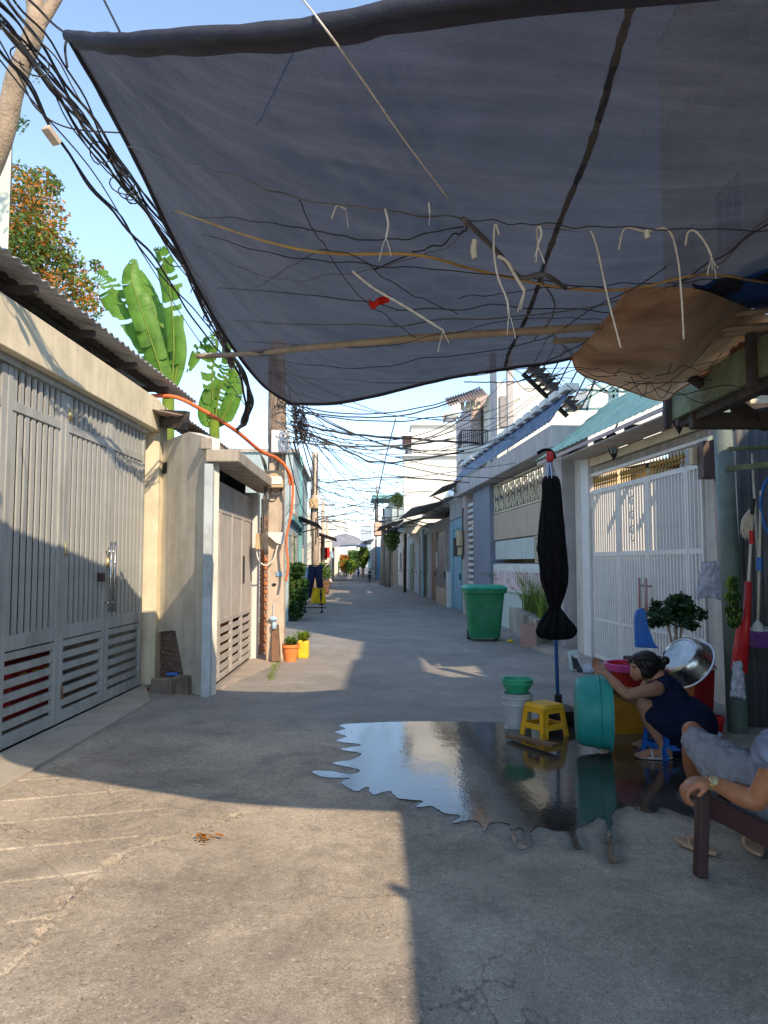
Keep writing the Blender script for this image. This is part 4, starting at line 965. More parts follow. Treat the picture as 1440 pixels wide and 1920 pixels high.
# meter boxes on the drain pipe
mt_ = thing('electric_meter', 'brown electricity meter box high on the pinkish pipe by the white gate', 'meter box', U(1330,865,7.8))
pbx = lambda nm, mt, pr, x0,x1,ya,yb,dn,df: pbox(nm, mt, pr, x0,x1,ya,yb,dn,df,.006)
pbx('case', m_meter, mt_, 1320,1346,826,896,7.7,7.86); pbx('side_case', m_black, mt_, 1348,1353,822,900,7.72,7.84); pbx('bracket', m_gold2, mt_, 1336,1350,815,825,7.72,7.84)
t_ = thing('small_box', 'little yellowed box beside the brown electricity meter', 'box', U(1310,850,7.9)); pbx('case', m_beigebox, t_, 1299,1317,838,870,7.85,7.95)
rope('meter_cable', 'black looping cable under the brown electricity meter', 'cable', [U(1350,898,7.7),U(1352,915,7.7),U(1346,912,7.7),U(1346,890,7.7)], .012, m_cable)
# lanterns
def lantern(px, py, d, s, lb, up):
    c = U(px, py, d); t = thing('wall_lantern', lb, 'lantern', c)
    mb = MB(); mb.lathe([(.001,.16*s),(.09*s,.09*s),(.10*s,.075*s),(.085*s,.07*s)], 6, Matrix.Translation(c)); obj('cap', mb, m_black, t)
    mb = MB()
    for k in range(6):
        a = k*pi/3; mb.tube([c+Vector((.085*s*cos(a),.085*s*sin(a),.07*s)), c+Vector((.045*s*cos(a),.045*s*sin(a),-.13*s))], .006*s, 4)
    mb.lathe([(.05*s,-.13*s),(.03*s,-.16*s),(.001,-.22*s)], 6, Matrix.Translation(c)); obj('cage', mb, m_black, t)
    mb = MB(); mb.lathe([(.07*s,.06*s),(.038*s,-.125*s)], 6, Matrix.Translation(c)); obj('glass_shade', mb, m_skyplastic, t)
    mb = MB(); mb.tube([c+Vector((0,0,.15*s)), c+Vector(up)], .01*s, 6); obj('bracket', mb, m_black, t)
lantern(1150, 832, 10.6, 1.15, 'black cage lantern hanging farther along under the mint awning', (.1,.1,.3))
lantern(1272, 755, 6.2, 1.25, 'black cage lantern nearest the shop eave in front of the mint awning', (.1,.0,.38))
lantern(1272, 1, .1, .1, 'x', (0,0,0)) if False else None

# ---------------------------------------------------------------- bigger houses round about
def win(fr, parent, u0, u1, z0, z1, frame=m_white, pane=m_glass, bars=2):
    w = fbox(fr, 'window', frame, parent, u0, u1, .0, .04, z0, z0+.06)
    fbox(fr, 'frame', frame, w, u0, u1, .0, .04, z1-.06, z1); fbox(fr, 'frame', frame, w, u0, u0+.06, .0, .04, z0+.06, z1-.06); fbox(fr, 'frame', frame, w, u1-.06, u1, .0, .04, z0+.06, z1-.06)
    fbox(fr, 'pane', pane, w, u0+.06, u1-.06, .002, .015, z0+.06, z1-.06)
    for k in range(1,bars+1): u = u0+(u1-u0)*k/(bars+1); fbox(fr, 'bar', frame, w, u-.015, u+.015, .016, .03, z0+.06, z1-.06)
    fbox(fr, 'sill', m_conc, w, u0-.08, u1+.08, .0, .10, z0-.07, z0-.001)
def door(fr, parent, u0, u1, z1, mt, frame=m_conc, z0=.02):
    d = fbox(fr, 'door', mt, parent, u0+.06, u1-.06, .0, .03, z0, z1-.06, bevel=.004)
    fbox(fr, 'frame', frame, d, u0, u0+.06, .0, .06, z0, z1); fbox(fr, 'frame', frame, d, u1-.06, u1, .0, .06, z0, z1); fbox(fr, 'frame', frame, d, u0+.06, u1-.06, .0, .06, z1-.06, z1)
    n = max(2,int((u1-u0)/.5))
    for k in range(n): a = u0+.1+(u1-u0-.2)*k/n; fbox(fr, 'panel', mt, d, a+.03, a+(u1-u0-.2)/n-.03, .03, .045, z0+.15, z1-.25, bevel=.01)
    fbox(fr, 'handle', m_black, d, u0+.14, u0+.17, .045, .09, z0+.95, z0+1.15)
def awning(fr, parent, u0, u1, z, proj_, drop, mt, waves=14):
    mb = MB(); corrugated(mb, fr.P(u0,.0,z), fr.d*(u1-u0), fr.n*proj_+Vector((0,0,-drop)), waves, .02, per=6); obj('awning', mb, mt, parent, smooth=True)
    for u in (u0+.1, u1-.1): mb = MB(); mb.bar(fr.P(u,.0,z-.5), fr.P(u,proj_*.8,z-drop*.8-.04), .04); obj('bracket', mb, m_black, parent)
def body(fr, parent, mt, h, depth=5, n0=0):
    mb = MB(); fr.box(mb, 0, fr.L, -depth, n0, -.02, h); return obj('wall', mb, mt, parent, bevel=.01)
m_whitewall = M('white_render', (.76,.74,.68), .85, .1, 1.5, streak=.15, bump=.2, dirtamt=.1, dirt=(.5,.45,.38))
m_creamwall = M('cream_render', (.78,.75,.66), .85, .08, 1.5, streak=.12, bump=.2)
# unseen houses added behind the shops to shape the lane's shadows and sun patches
for nm, x0,x1,y0,y1,h,lb in (('lane_shade_block',5.6,9,-6,-2.92,6.9,'plain tall unseen house block added to shade the lane, nearest the camera'),('lane_shade_block',5.6,5.9,-2.9,1.75,7.9,'wider unseen house block added behind the shop roof to shade the lane'),('sun_gap_block',5.6,5.9,1.76,4.45,5.5,'lower unseen house block added with an opening that lets a sun patch through'),('raised_shade_block',5.6,6.1,4.5,5.2,11,'narrow unseen block added with a raised part that shades the lane'),('lane_shade_block',5.6,6.6,9.02,14.6,12,'tallest unseen house block added behind the mint-roofed yard to shade the lane')):
    t = thing(nm, lb, 'house', ((x0+x1)/2,(y0+y1)/2,0)); mb = MB(); mb.box(x0,x1,y0,y1,0,h); obj('wall', mb, m_grey_plaster, t)
    F_ = Fr((x0,y0),(x0,y1),-1)
    for k in range(int((y1-y0)/1.7)):
        for z in [q for q in (4.2,6.6) if q+1.3 < h and nm == 'lane_shade_block']: win(F_, t, .5+k*1.7, 1.5+k*1.7, z, z+1.1)
    if nm == 'sun_gap_block':  # gap under the slab shaped to let a sun patch onto the lane
        mb = MB(); mb.box(5.6,5.9,1.76,4.45,7.0,7.9); obj('roof_slab', mb, m_conc, t)
        for yy in (1.8,4.3): mb = MB(); mb.box(5.62,5.74,yy,yy+.12,5.62,7.0); obj('post', mb, m_conc, t)
    if nm == 'raised_shade_block': mb = MB(); mb.box(5.6,6.1,5.21,9.0,6.4,11); obj('upper_storey', mb, m_grey_plaster, t)  # unseen block added to shade the lane; sun passes under it to the gate
    mb = MB(); mb.box(x0,x1,y0,y1,h,h+.12); obj('roof_slab', mb, m_conc, t)

# white gabled house over the blue roof, with balcony part at its left
t = thing('white_house', 'white house wall rising above the blue tile roof with tall grey posts', 'house', (5.5,20,0))
xw = U(932,1055,21).x
mb = MB(); pts = [U(932,1000,21), U(1105,1000,21), U(1105,770,21), U(1058,768,21), U(1016,716,21), U(932,716,21)]; mb.prism([Vector((p.x,21,p.z)) for p in pts], (0,7,0)); obj('wall', mb, m_creamwall, t, bevel=.01)
pbox('window', m_greymetal, t, 938, 955, 742, 800, 20.93, 20.995); 
for px, w in ((926,10),(957,11)):
    mb = MB(); p = U(px,840,20.2); q = U(px,690,20.2); mb.box(p.x-.08,p.x+.08,20.1,20.3,3.9,q.z+.4); obj('post', mb, m_lilac, t, bevel=.01)
mb = MB(); mb.bar(U(957,818,20.2), U(925,848,20.2), .1); mb.bar(U(957,816,20.2), U(990,812,20.2), .1); obj('brace', mb, m_lilac, t)
t = thing('balcony_house', 'house with small white balcony and black railing left of the grey posts', 'house', (3.2,24,0))
pbox('wall', m_pinkpaint, t, 885, 932, 740, 1000, 24, 29)
pbox('wall', m_whitewall, t, 874, 930, 872, 905, 23.6, 24)
bal = pbox('balcony_slab', m_whitewall, t, 864, 926, 836, 862, 22.9, 24)
pbox('slab_trim', m_tan, t, 885, 915, 862, 874, 23.3, 24)
pbox('door', m_redwood, t, 903, 911, 768, 834, 23.9, 23.99); pbox('door', m_greymetal, t, 914, 926, 768, 834, 23.9, 23.99)
rl = MB(); z0 = U(0,834,22.9).z; z1 = U(0,806,22.9).z; xa = U(866,834,22.9).x; xb = U(914,834,22.9).x
for k in range(14): x = xa+(xb-xa)*k/13; rl.bar((x,22.95,z0), (x,22.95,z1), .022)
for k in range(12): y = 22.95+k*.09; rl.bar((xa,y,z0), (xa,y,z1), .022)
rl.bar((xa,22.95,z1), (xb,22.95,z1), .035); rl.bar((xa,22.95,z1), (xa,24,z1), .035); obj('railing', rl, m_black, t)
mb = MB(); corrugated(mb, U(842,762,22.5), U(915,740,22.5)-U(842,762,22.5), Vector((0,1.6,.6)), 14, .03, per=6); obj('awning', mb, m_rustroof, t, smooth=True)
for px in (868,878,888,898): pbox('lamp_globe', m_cream, t, px-4, px+3, 752, 768, 22.8, 22.95, .04)

# black steel stair and scaffold above the roofs
t = thing('steel_stair', 'black openwork steel stair rising above the blue roof', 'staircase', U(1040,720,17))
d_ = 17; a0, a1 = U(992,684,d_), U(1080,768,d_)
for dy in (0,.8): mb = MB(); mb.bar(a0+Vector((0,dy,0)), a1+Vector((0,dy,0)), .05, .11); obj('stringer', mb, m_black, t)
for k in range(10): p = a0.lerp(a1,(k+.5)/10); mb = MB(); mb.box(p.x-.02,p.x+.24,d_-.0,d_+.8,p.z+.05,p.z+.07); obj('tread', mb, m_black, t)
mb = MB(); mb.bar(a0+Vector((.5,0,.75)), a1+Vector((.5,0,.75)), .05)
for k in range(7): p = a0.lerp(a1,k/6); mb.bar(p+Vector((.1,0,0)), p+Vector((.5,0,.75)), .03)
obj('handrail', mb, m_black, t)
t = thing('steel_truss', 'grey-teal steel trusswork beside the black stair', 'truss', U(1120,720,17.5)); mb = MB(); d_ = 17.5
for (x0,y0,x1,y1) in ((1080,760,1180,700),(1090,700,1180,765),(1120,690,1100,770),(1150,690,1150,768),(1070,730,1180,735),(1060,768,1190,764),(1100,690,1200,745),(1130,770,1190,690)): mb.bar(U(x0,y0,d_), U(x1,y1,d_), .05)
obj('struts', mb, M('teal_grey_steel',(.14,.30,.32),.5), t)
pbox('panel', m_skyplastic, t, 1145, 1160, 725, 750, 17.6, 17.8)
t = thing('white_house', 'farther white house wall seen between steel stair and ochre canvas', 'house', (7,23,0)); pbox('wall', m_whitewall, t, 1106, 1240, 722, 1000, 23, 27)
# ---------------------------------------------------------------- far right side, from the lilac house away
m_lightblue = M('light_blue_paint', (.20,.42,.58), .6, .2, 3, streak=.2, bump=.1)
m_tealpaint = M('teal_paint', (.16,.40,.42), .7, .2, 3, streak=.25, bump=.1)
m_palegreen = M('pale_blue_green_wall', (.42,.52,.52), .8, .2, 2, streak=.35, bump=.2, dirtamt=.3, dirt=(.2,.26,.24))
m_greendoor = M('green_door_paint', (.10,.28,.17), .6, .2, 4)
m_shutter = M('dark_slate_shutter', (.10,.11,.14), .5, .2, 4, streak=.2)
m_mauve = M('mauve_grey_wall', (.34,.31,.34), .8, .2, 2, streak=.3, dirtamt=.2)
m_greyroof = M('pale_grey_sheet_roof', (.42,.44,.42), .6, .2, 2, streak=.2, dirtamt=.2, dirt=(.25,.25,.22))
m_warmwall = M('warm_beige_wall', (.66,.54,.42), .8, .15, 2, streak=.2)
m_bluewall = M('pale_blue_wall', (.46,.54,.62), .8, .15, 2, streak=.25, dirtamt=.15)
def rfr(pa, ya, pb_, yb): return Fr((U(pa,1055,ya).x,ya), (U(pb_,1055,yb).x,yb), -1)
def lfr(pa, ya, pb_, yb): return Fr((U(pa,1055,ya).x,ya), (U(pb_,1055,yb).x,yb), +1)
R = []
# light blue door house
f = rfr(872,22.4, 843,25.6); t = thing('house', 'narrow house with light blue metal door beside the lilac house', 'house', f.P(1,0,0))
body(f, t, m_lightblue, 2.9, 4); door(f, t, f.u(868), f.u(852), 2.6, m_lightblue, m_tealpaint); fbox(f, 'opening_shade_plate', m_dark, t, f.u(866), f.u(853), .046, .05, 1.7, 2.3)  # thin dark plate on the door puts an opening's shade into colour
for k in range(7): fbox(f, 'bar', m_white, t, .15+k*.42, .2+k*.42, .0, .05, 2.92, 3.5)
fbox(f, 'rail', m_white, t, .0, f.L, .0, .05, 3.5, 3.56); fbox(f, 'pillar', m_white, t, f.L-.35, f.L-.05, .0, .12, 0, 1.2)
awning(f, t, -.2, f.L, 4.0, .7, .25, m_rustroof)
# dark fronted houses under pale roof
f = rfr(842,25.7, 806,31.5); t = thing('house', 'dark-fronted house with slate shutter and beige base under a pale sheet roof', 'house', f.P(2,0,0))
body(f, t, m_mauve, 3.1, 6); door(f, t, f.u(838), f.u(823), 2.7, m_shutter); door(f, t, f.u(820), f.u(812), 2.7, m_wood)
fbox(f, 'base_panel', m_tan, t, f.u(841), f.u(823), .05, .12, 0, .6)
fbox(f, 'sign_paper', m_white, t, f.u(821)-.1, f.u(821)+.2, .03, .05, 1.3, 1.9)
awning(f, t, -.3, f.L+.3, 3.65, 1.3, .3, m_greyroof, 30)
mb = MB(); mb.hexa([f.P(-.3,.2,3.4), f.P(f.L+1.2,.2,3.4), f.P(f.L+1.2,-4,3.4), f.P(-.3,-4,3.4), f.P(-.3,.2,3.7), f.P(f.L+1.2,.2,3.7), f.P(f.L+1.2,-5,5.0), f.P(-.3,-5,5.0)][::1]); obj('roof', mb, m_greyroof, t)
f = rfr(805,31.7, 784,36.5); t = thing('house', 'teal and mauve striped frontage with tall narrow shutters mid lane', 'house', f.P(2,0,0))
body(f, t, m_palegreen, 3.2, 6); door(f, t, f.u(802), f.u(796), 2.8, m_dark); door(f, t, f.u(793), f.u(788), 2.8, m_shutter); fbox(f, 'pilaster', m_lightblue, t, f.u(796), f.u(794), 0, .1, 0, 3)
awning(f, t, 0, f.L, 3.5, 1.1, .3, m_greyroof, 20)
f = rfr(783,36.8, 765,43); t = thing('house', 'pale blue low wall house with green door and dark awning', 'house', f.P(2,0,0))
body(f, t, m_bluewall, 3.0, 6); door(f, t, f.u(776), f.u(770), 2.5, m_greendoor); win(f, t, f.u(781), f.u(778), 1.1, 2.1)
awning(f, t, -.2, f.L*.6, 3.6, 1.5, .5, m_darkcorr, 18)
f = rfr(764,43.5, 746,52); t = thing('house', 'whitish house with brown stained awning beyond the pale blue wall', 'house', f.P(2,0,0))
body(f, t, m_whitewall, 3.4, 6); door(f, t, 1.5, 2.7, 2.4, m_wood); win(f, t, 4.5, 6, 1, 2.2); awning(f, t, 0, f.L*.8, 4.1, 1.6, .5, m_rustroof, 18)
mb = MB(); f.box(mb, 0, f.L, -6, -.4, 3.4, 5.0); obj('upper_storey', mb, m_warmwall, t)
f = rfr(728,52.5, 713,64); t = thing('house', 'tall narrow house with peach balcony and dark roof at the far end of the lane', 'house', f.P(2,0,0))
body(f, t, m_warmwall, 3.6, 6); fbox(f, 'upper_wall', m_palegreen, t, .5, f.L, -6, -.3, 3.6, 6.0)
fbox(f, 'balcony', M('peach_paint',(.70,.48,.36),.8,.1), t, .3, 3.6, -.3, .9, 3.45, 4.4); fbox(f, 'roof', m_tealpaint, t, -.2, 4.2, -1, 1.1, 6.0, 6.25)
for u in (.4,3.4): fbox(f, 'post', m_dark, t, u, u+.1, .7, .8, 4.4, 6.0)
fbox(f, 'hung_coat', m_dark, t, 1.2, 1.9, .2, .3, 4.4, 5.4); door(f, t, 5, 6.5, 2.5, m_wood); win(f, t, 1.5, 3, 1, 2.2)
f = rfr(703,65, 690,100); t = thing('house', 'turquoise painted low frontage at the far right end of the lane', 'house', f.P(2,0,0)); body(f, t, m_lightblue, 2.9, 5); door(f, t, 6, 8, 2.4, m_white); awning(f, t, 0, 20, 3.6, 1.6, .4, m_rustroof, 20)
# poles on the right
for px, d, zt, lb in ((717,50,4.6,'stout grey concrete pole before the peach balcony'),(727,46,4.3,'second grey pole standing close beside the stout one'),(759,38,7.2,'tall thin dark pole against the cream building'),(704,62,8.0,'very thin far mast leaning over the lane end')):
    q = Vector((U(px,1055,d).x,d,0)); p = thing('utility_pole', lb, 'utility pole', q); mb = MB(); mb.tube([q,q+Vector((.1,0,zt))],[.19 if px<730 and d<60 else .08,.15 if d<60 and px<730 else .06],10); obj('shaft', mb, m_conc if px != 759 else m_darkwood, p, smooth=True)
    mb = MB(); mb.bar(q+Vector((-.5,0,zt-.3)), q+Vector((.6,0,zt-.3)), .07); obj('crossarm', mb, m_cable2, p)
# big cream building
t = thing('apartment_building', 'large blank cream building rising above the sheet roofs at right', 'building', (7,37,0))
pbox('wall', m_creamwall, t, 772, 900, 796, 1000, 36.5, 46); pbox('lower_wall', m_creamwall, t, 757, 880, 854, 1000, 35.5, 36.5)
pbox('parapet_cap', m_white, t, 770, 902, 793, 797, 36.3, 46.2); pbox('ledge', m_white, t, 755, 882, 851, 855, 35.3, 36.5)
pbox('air_vent_box', m_redwood, t, 755, 771, 818, 834, 36.6, 37.6); pbox('vent_cap', m_creamwall, t, 753, 772, 811, 817, 36.5, 37.7)
pbox('side_wall', m_creamwall, t, 878, 1000, 880, 1000, 34, 36)
# roof tanks
def tank(px, py, d, r, L, lb):
    c = U(px, py, d); t = thing('water_tank', lb, 'water tank', c); mb = MB(); mb.lathe([(.01,-L/2-.06),(r*.7,-L/2-.03),(r,-L/2),(r,L/2),(r*.7,L/2+.03),(.01,L/2+.06)], 24, Matrix.Translation(c) @ Matrix.Rotation(pi/2,4,'X')); obj('drum', mb, m_steel, t, auto=True)
    for k in (-.3,0,.3): mb = MB(); mb.lathe([(r+.012,k*L-.02),(r+.012,k*L+.02)], 24, Matrix.Translation(c) @ Matrix.Rotation(pi/2,4,'X')); obj('band', mb, m_steel, t)
    mb = MB()
    for sx in (-1,1): mb.bar(c+Vector((sx*r,-L/3,-r-.5)), c+Vector((sx*r*.6,-L/3,-r*.5)), .05); mb.bar(c+Vector((sx*r,L/3,-r-.5)), c+Vector((sx*r*.6,L/3,-r*.5)), .05)
    obj('stand', mb, m_black, t)
tank(853, 932, 27.5, .32, 1.3, 'dull steel water tank on the roof beside the lilac house')
tank(845, 772, 42, .5, 1.6, 'steel water tank on top of the cream building')
def leafcloud(mb, c, R_, n, size, rg, flat=.7):
    for i in range(n):
        while True:
            p = Vector((rg.uniform(-1,1), rg.uniform(-1,1), rg.uniform(-1,1)))
            if .25 < p.length < 1: break
        q = c+Vector((p.x*R_[0], p.y*R_[1], p.z*R_[2])); s = size*rg.uniform(.6,1.4)
        a = Vector((rg.gauss(0,1),rg.gauss(0,1),rg.gauss(0,flat))).normalized(); b = a.orthogonal().normalized()
        b = (Matrix.Rotation(rg.random()*6.28,3,a) @ b)*.45
        mb.add([q-a*s, q+b*s, q+a*s, q-b*s], [(0,1,2,3)])
rg = random.Random(4)
# roof plant
t = thing('roof_plant', 'small palm-like plant growing on a roof before the cream building', 'plant', U(746,955,44)); mb = MB(); leafcloud(mb, U(746,938,44), (.4,.4,.4), 220, .16, rg); obj('foliage', mb, m_leafy, t); mb = MB(); mb.tube([U(746,970,44), U(746,940,44)], .05, 6); obj('stem', mb, m_bark, t)
t = thing('potted_tree', 'pale green hanging bush by the lane before the whitish house at right', 'plant', U(733,1060,48)); mb = MB(); leafcloud(mb, U(735,1010,46), (.5,.5,.75), 420, .14, rg); obj('foliage', mb, m_leafc, t); mb = MB(); mb.tube([U(735,1100,46), U(735,1015,46)], .05, 6); obj('stem', mb, m_bark, t)

# ---------------------------------------------------------------- far left side
f = lfr(541,19.0, 561,24.8); t = thing('house', 'pale blue-green two-storey house with teal frame behind the near pole', 'house', f.P(2,0,0))
body(f, t, m_palegreen, 3.9, 5)
f2 = lfr(548,25, 576,34); t2 = thing('house', 'streaky pale green-grey house with black awning on the left', 'house', f2.P(2,0,0)); body(f2, t2, m_palegreen, 5.2, 5)
mb = MB(); f2.box(mb, -.1, f2.L+.1, -5.1, .15, 5.2, 5.32); obj('roof_slab', mb, m_conc, t2)
awning(f2, t2, -1, 3, 3.1, .9, .35, m_black, 12); win(f2, t2, 3.2, 4.6, 3.4, 4.5); door(f2, t2, .6, 2.2, 2.4, m_shutter); win(f2, t2, 4.2, 5.6, 1, 2.2)
win(f, t, .8, 2.2, 2.8, 3.8); door(f, t, 1.2, 2.6, 2.3, m_greendoor); fbox(f, 'pipe', m_tealpaint, t, f.L-.3, f.L-.2, .0, .1, 0, 5.0); fbox(f, 'ledge', m_tealpaint, t, 0, f.L, 0, .12, 2.6, 2.7)
f = lfr(583,36, 598,50); t = thing('house', 'cream frontage with red flags hanging in front', 'house', f.P(2,0,0)); body(f, t, m_creamwall, 3.9, 5); door(f, t, 2, 4, 2.5, m_wood); door(f, t, 7, 9, 2.5, m_shutter); awning(f, t, 4, 10, 3.2, 1.2, .4, m_rustroof, 16)
f = lfr(606,52, 636,100); t = thing('house', 'sunlit pinkish beige terrace with pillars at the far left of the lane', 'house', f.P(2,0,0)); body(f, t, m_warmwall, 3.4, 5)
for k in range(7): fbox(f, 'pillar', m_creamwall, t, 1+k*6.5, 1.6+k*6.5, 0, .35, 0, 3.3); door(f, t, 2.4+k*6.5, 5+k*6.5, 2.5, (m_wood,m_shutter,m_tealpaint)[k%3])
t = thing('white_tower', 'distant white flat-roofed block above the left end of the lane', 'building', (-6,100,0)); pbox('wall', m_whitewall, t, 596, 645, 978, 1040, 96, 108)
pbox('upper_wall', m_whitewall, t, 622, 645, 974, 978, 96, 106)
F_ = Fr((U(600,1000,95.9).x,95.95),(U(643,1000,95.9).x,95.95),-1); F_.n = Vector((0,-1,0)); F_.flip = F_.d.cross(F_.n).z < 0
for k in range(2): 
    for z in (4.0,): win(F_, t, .3+k*1.25, 1.1+k*1.25, z, z+.9, bars=1)
t = thing('grey_block', 'pale grey distant block right of the lane end', 'building', (3,110,0)); pbox('wall', m_bluewall, t, 676, 694, 985, 1050, 110, 120)
# more roofs far away close the horizon
for i, (xa, xb, ya, dd, mt) in enumerate(((560,640,1020,130,m_warmwall),(690,800,1012,125,m_whitewall),(640,700,1040,150,m_palegreen))):
    t = thing('distant_building', ('beige low building','white low building','greenish low building')[i]+' closing the far end of the lane', 'building', (0,dd,0)); pbox('wall', mt, t, xa, xb, ya, 1062, dd, dd+10)
# far tarpaulin
mb = MB(); c4 = [U(600,1030,60), U(690,1026,60), U(672,1008,66), U(618,1010,66)]
mb.grid(lambda u,v: c4[0].lerp(c4[1],u).lerp(c4[3].lerp(c4[2],u),v)+Vector((0,0,.35*sin(pi*u)*(.4+.6*v))), 20, 8, .01); tag(obj('grey_awning_sheet', mb, m_fartarp, None, smooth=True), 'pale grey tarpaulin slung across the far end of the lane', 'tarpaulin')
# flags, hung clothes
for px, py, d, w, h, mt, lb in ((607,1038,46,.42,.75,m_redcloth,'nearer red flag hanging over the left side of the lane'),(613,1036,52,.35,.7,m_redcloth,'farther red flag hanging behind the nearer one'),(620,1040,56,.4,.5,m_skyplastic,'small pale blue cloth hung beyond the red flags')):
    c = U(px,py,d); mb = MB(); mb.grid(lambda u,v: c+Vector((w*(u-.5), .1*sin(u*7+v*2), h*(.5-v))), 8, 6, .006); tag(obj('flag', mb, mt, None, smooth=True), lb, 'flag')
# end trees
def tree(label, px, base_py, top_py, d, wpx, mts, n, size, trunk=True, name='tree'):
    b = U(px, base_py, d); tp = U(px, top_py, d); t = thing(name, label, 'tree', (b.x,b.y,0)); r = wpx/2/F*d; h = tp.z-b.z
    for k, mt in enumerate(mts):
        mb = MB()
        for j in range(5):
            c = Vector((b.x+rg.uniform(-.5,.5)*r, d+rg.uniform(-.5,.5)*r, b.z+h*rg.uniform(.45,.8))); leafcloud(mb, c, (r*.55,r*.55,h*.24), n//5, size, rg)
        obj('crown', mb, mt, t)
    mb = MB(); mb.tube([(b.x,d,0),(b.x+.1*r,d,b.z+h*.6)], [.05*h,.02*h], 8)
    for j in range(4): a = rg.uniform(0,6); mb.tube([(b.x,d,b.z+h*.3),(b.x+cos(a)*r*.6,d+sin(a)*r*.6,b.z+h*.7)], .015*h, 5)
    obj('trunk', mb, m_bark, t)
tree('reddish green bush at the far end of the lane, leftmost of four', 645, 1084, 1040, 84, 22, (m_leafo,m_leafy), 500, .16)
tree('deep green bush in the middle of the far lane end', 660, 1086, 1048, 90, 30, (m_leafd,m_leafy), 600, .18)
tree('bright yellow-green bush overhanging the far lane end', 680, 1082, 1018, 78, 26, (m_leafy,m_leafc), 700, .16)
tree('dark green tree closing the view at the lane end', 662, 1075, 1030, 108, 60, (m_leafd,m_leafc), 900, .25)
# tiny parked scooter and people at the end: low dark shapes with wheels
def scooter(px, d, lb, mt):
    q = Vector((U(px,1060,d).x,d,0)); t = thing('motor_scooter', lb, 'scooter', q)
    for y in (-.6,.6): mb = MB(); mb.lathe([(.2,-.05),(.27,-.04),(.27,.04),(.2,.05)], 14, Matrix.Translation(q+Vector((0,y,.27))) @ Matrix.Rotation(pi/2,4,'Y')); obj('wheel', mb, m_black, t)
    mb = MB(); mb.bar(q+Vector((0,-.6,.5)), q+Vector((0,.35,.4)), .28, .22); mb.bar(q+Vector((0,.45,.4)), q+Vector((0,.3,1.0)), .3, .08); obj('body', mb, mt, t, bevel=.04)
    mb = MB(); mb.bar(q+Vector((0,-.65,.78)), q+Vector((0,.1,.74)), .28, .12); obj('seat', mb, m_black, t, bevel=.04)
    mb = MB(); mb.tube([q+Vector((-.33,.25,1.02)), q+Vector((.33,.25,1.02))], .02, 6); obj('handlebar', mb, m_black, t)
scooter(672, 80, 'far blue scooter standing in the lane end', m_blueplastic); scooter(693, 58, 'dark scooter parked by the turquoise frontage', m_black); scooter(650, 86, 'teal scooter parked before the far bushes', m_teal)

# ---------------------------------------------------------------- left planting near the second pole
t = thing('green_bush', 'dense dark-leaved green bush beside the near concrete pole', 'bush', G(552,1150)); d = 19.6
a_, b_ = MB(), MB()
for (px,py,r) in ((548,1075,.26),(556,1092,.30),(550,1110,.34),(562,1120,.26),(545,1130,.32),(560,1066,.18),(553,1145,.25),(568,1098,.18)):
    for mb, n in ((a_,230),(b_,130)): leafcloud(mb, U(px,py,d+rg.uniform(-.4,.4)), (r,r,r), n, .055, rg)
obj('foliage', a_, m_leafd, t); obj('foliage', b_, m_leafc, t); mb = MB()
for k in range(6): mb.tube([(U(552,1150,d).x+rg.uniform(-.2,.2), d, 0), U(552+rg.uniform(-12,12),1085,d)], .02, 5)
obj('stem', mb, m_bark, t)
t = thing('green_pot', 'teal plant pot at the foot of the dense green bush', 'pot', G(546,1158)); mb = MB(); q = G(548,1157); mb.lathe([(.16,0),(.22,.3),(.24,.31),(.24,.34),(.2,.34),(.18,.28)], 20, Matrix.Translation(q)); obj('body', mb, m_tealpaint, t, auto=True)
# clothes rack
d = 22.5; q = Vector((U(588,1100,d).x,d,0)); t = thing('clothes_rack', 'low wheeled clothes rack beyond the green bush', 'rack', q)
mb = MB()
for sx in (-.25,.25):
    mb.tube([q+Vector((sx,-.2,.06)), q+Vector((sx,.2,.06))], .018, 6); mb.tube([q+Vector((sx,0,.06)), q+Vector((sx,0,1.42))], .016, 6)
for z in (.16,1.42): mb.tube([q+Vector((-.36,0,z)), q+Vector((.36,0,z))], .016, 6)
obj('frame', mb, m_black, t)
for sx in (-.25,.25):
    for sy in (-.2,.2): mb = MB(); mb.ball(q+Vector((sx,sy,.03)), .03, 8); obj('wheel', mb, m_black, t)
def cloth(nm, lb, cat, c, w, h, mt, slack=.06, taper=0, ph=0):
    mb = MB(); mb.grid(lambda u,v: c+Vector((w*(u-.5)*(1-taper*v), slack*sin(u*9+ph+v*3)+slack*.5*sin(u*21), -h*v)), 16, 10, .006); return tag(obj(nm, mb, mt, None, smooth=True), lb, cat)
m_trouser = M('navy_trouser_cloth', (.008,.014,.06), .8, .2, 8)
t = thing('navy_trousers', 'navy trousers hanging from the clothes rack', 'trousers', q+Vector((.05,-.05,1.4)))
for i, (o_, l_) in enumerate(((-.12,.95),(.12,1.15))): mb = MB(); mb.tube([q+Vector((.05+o_*.6,-.06,1.40)), q+Vector((.05+o_,-.06,1.0)), q+Vector((.05+o_*1.7,-.04,1.4-l_))], [.13,.11,.08], 10); obj('leg', mb, m_trouser, t, smooth=True)
cloth('yellow_shirt', 'yellow shirt hanging low on the clothes rack beside the navy trousers', 'shirt', q+Vector((.16,-.16,.75)), .34, .45, m_yellowcloth, .04, -.4)
cloth('grey_shirt', 'small pale shirt on the left of the clothes rack', 'shirt', q+Vector((-.22,-.1,1.38)), .2, .6, m_skyplastic, .03)
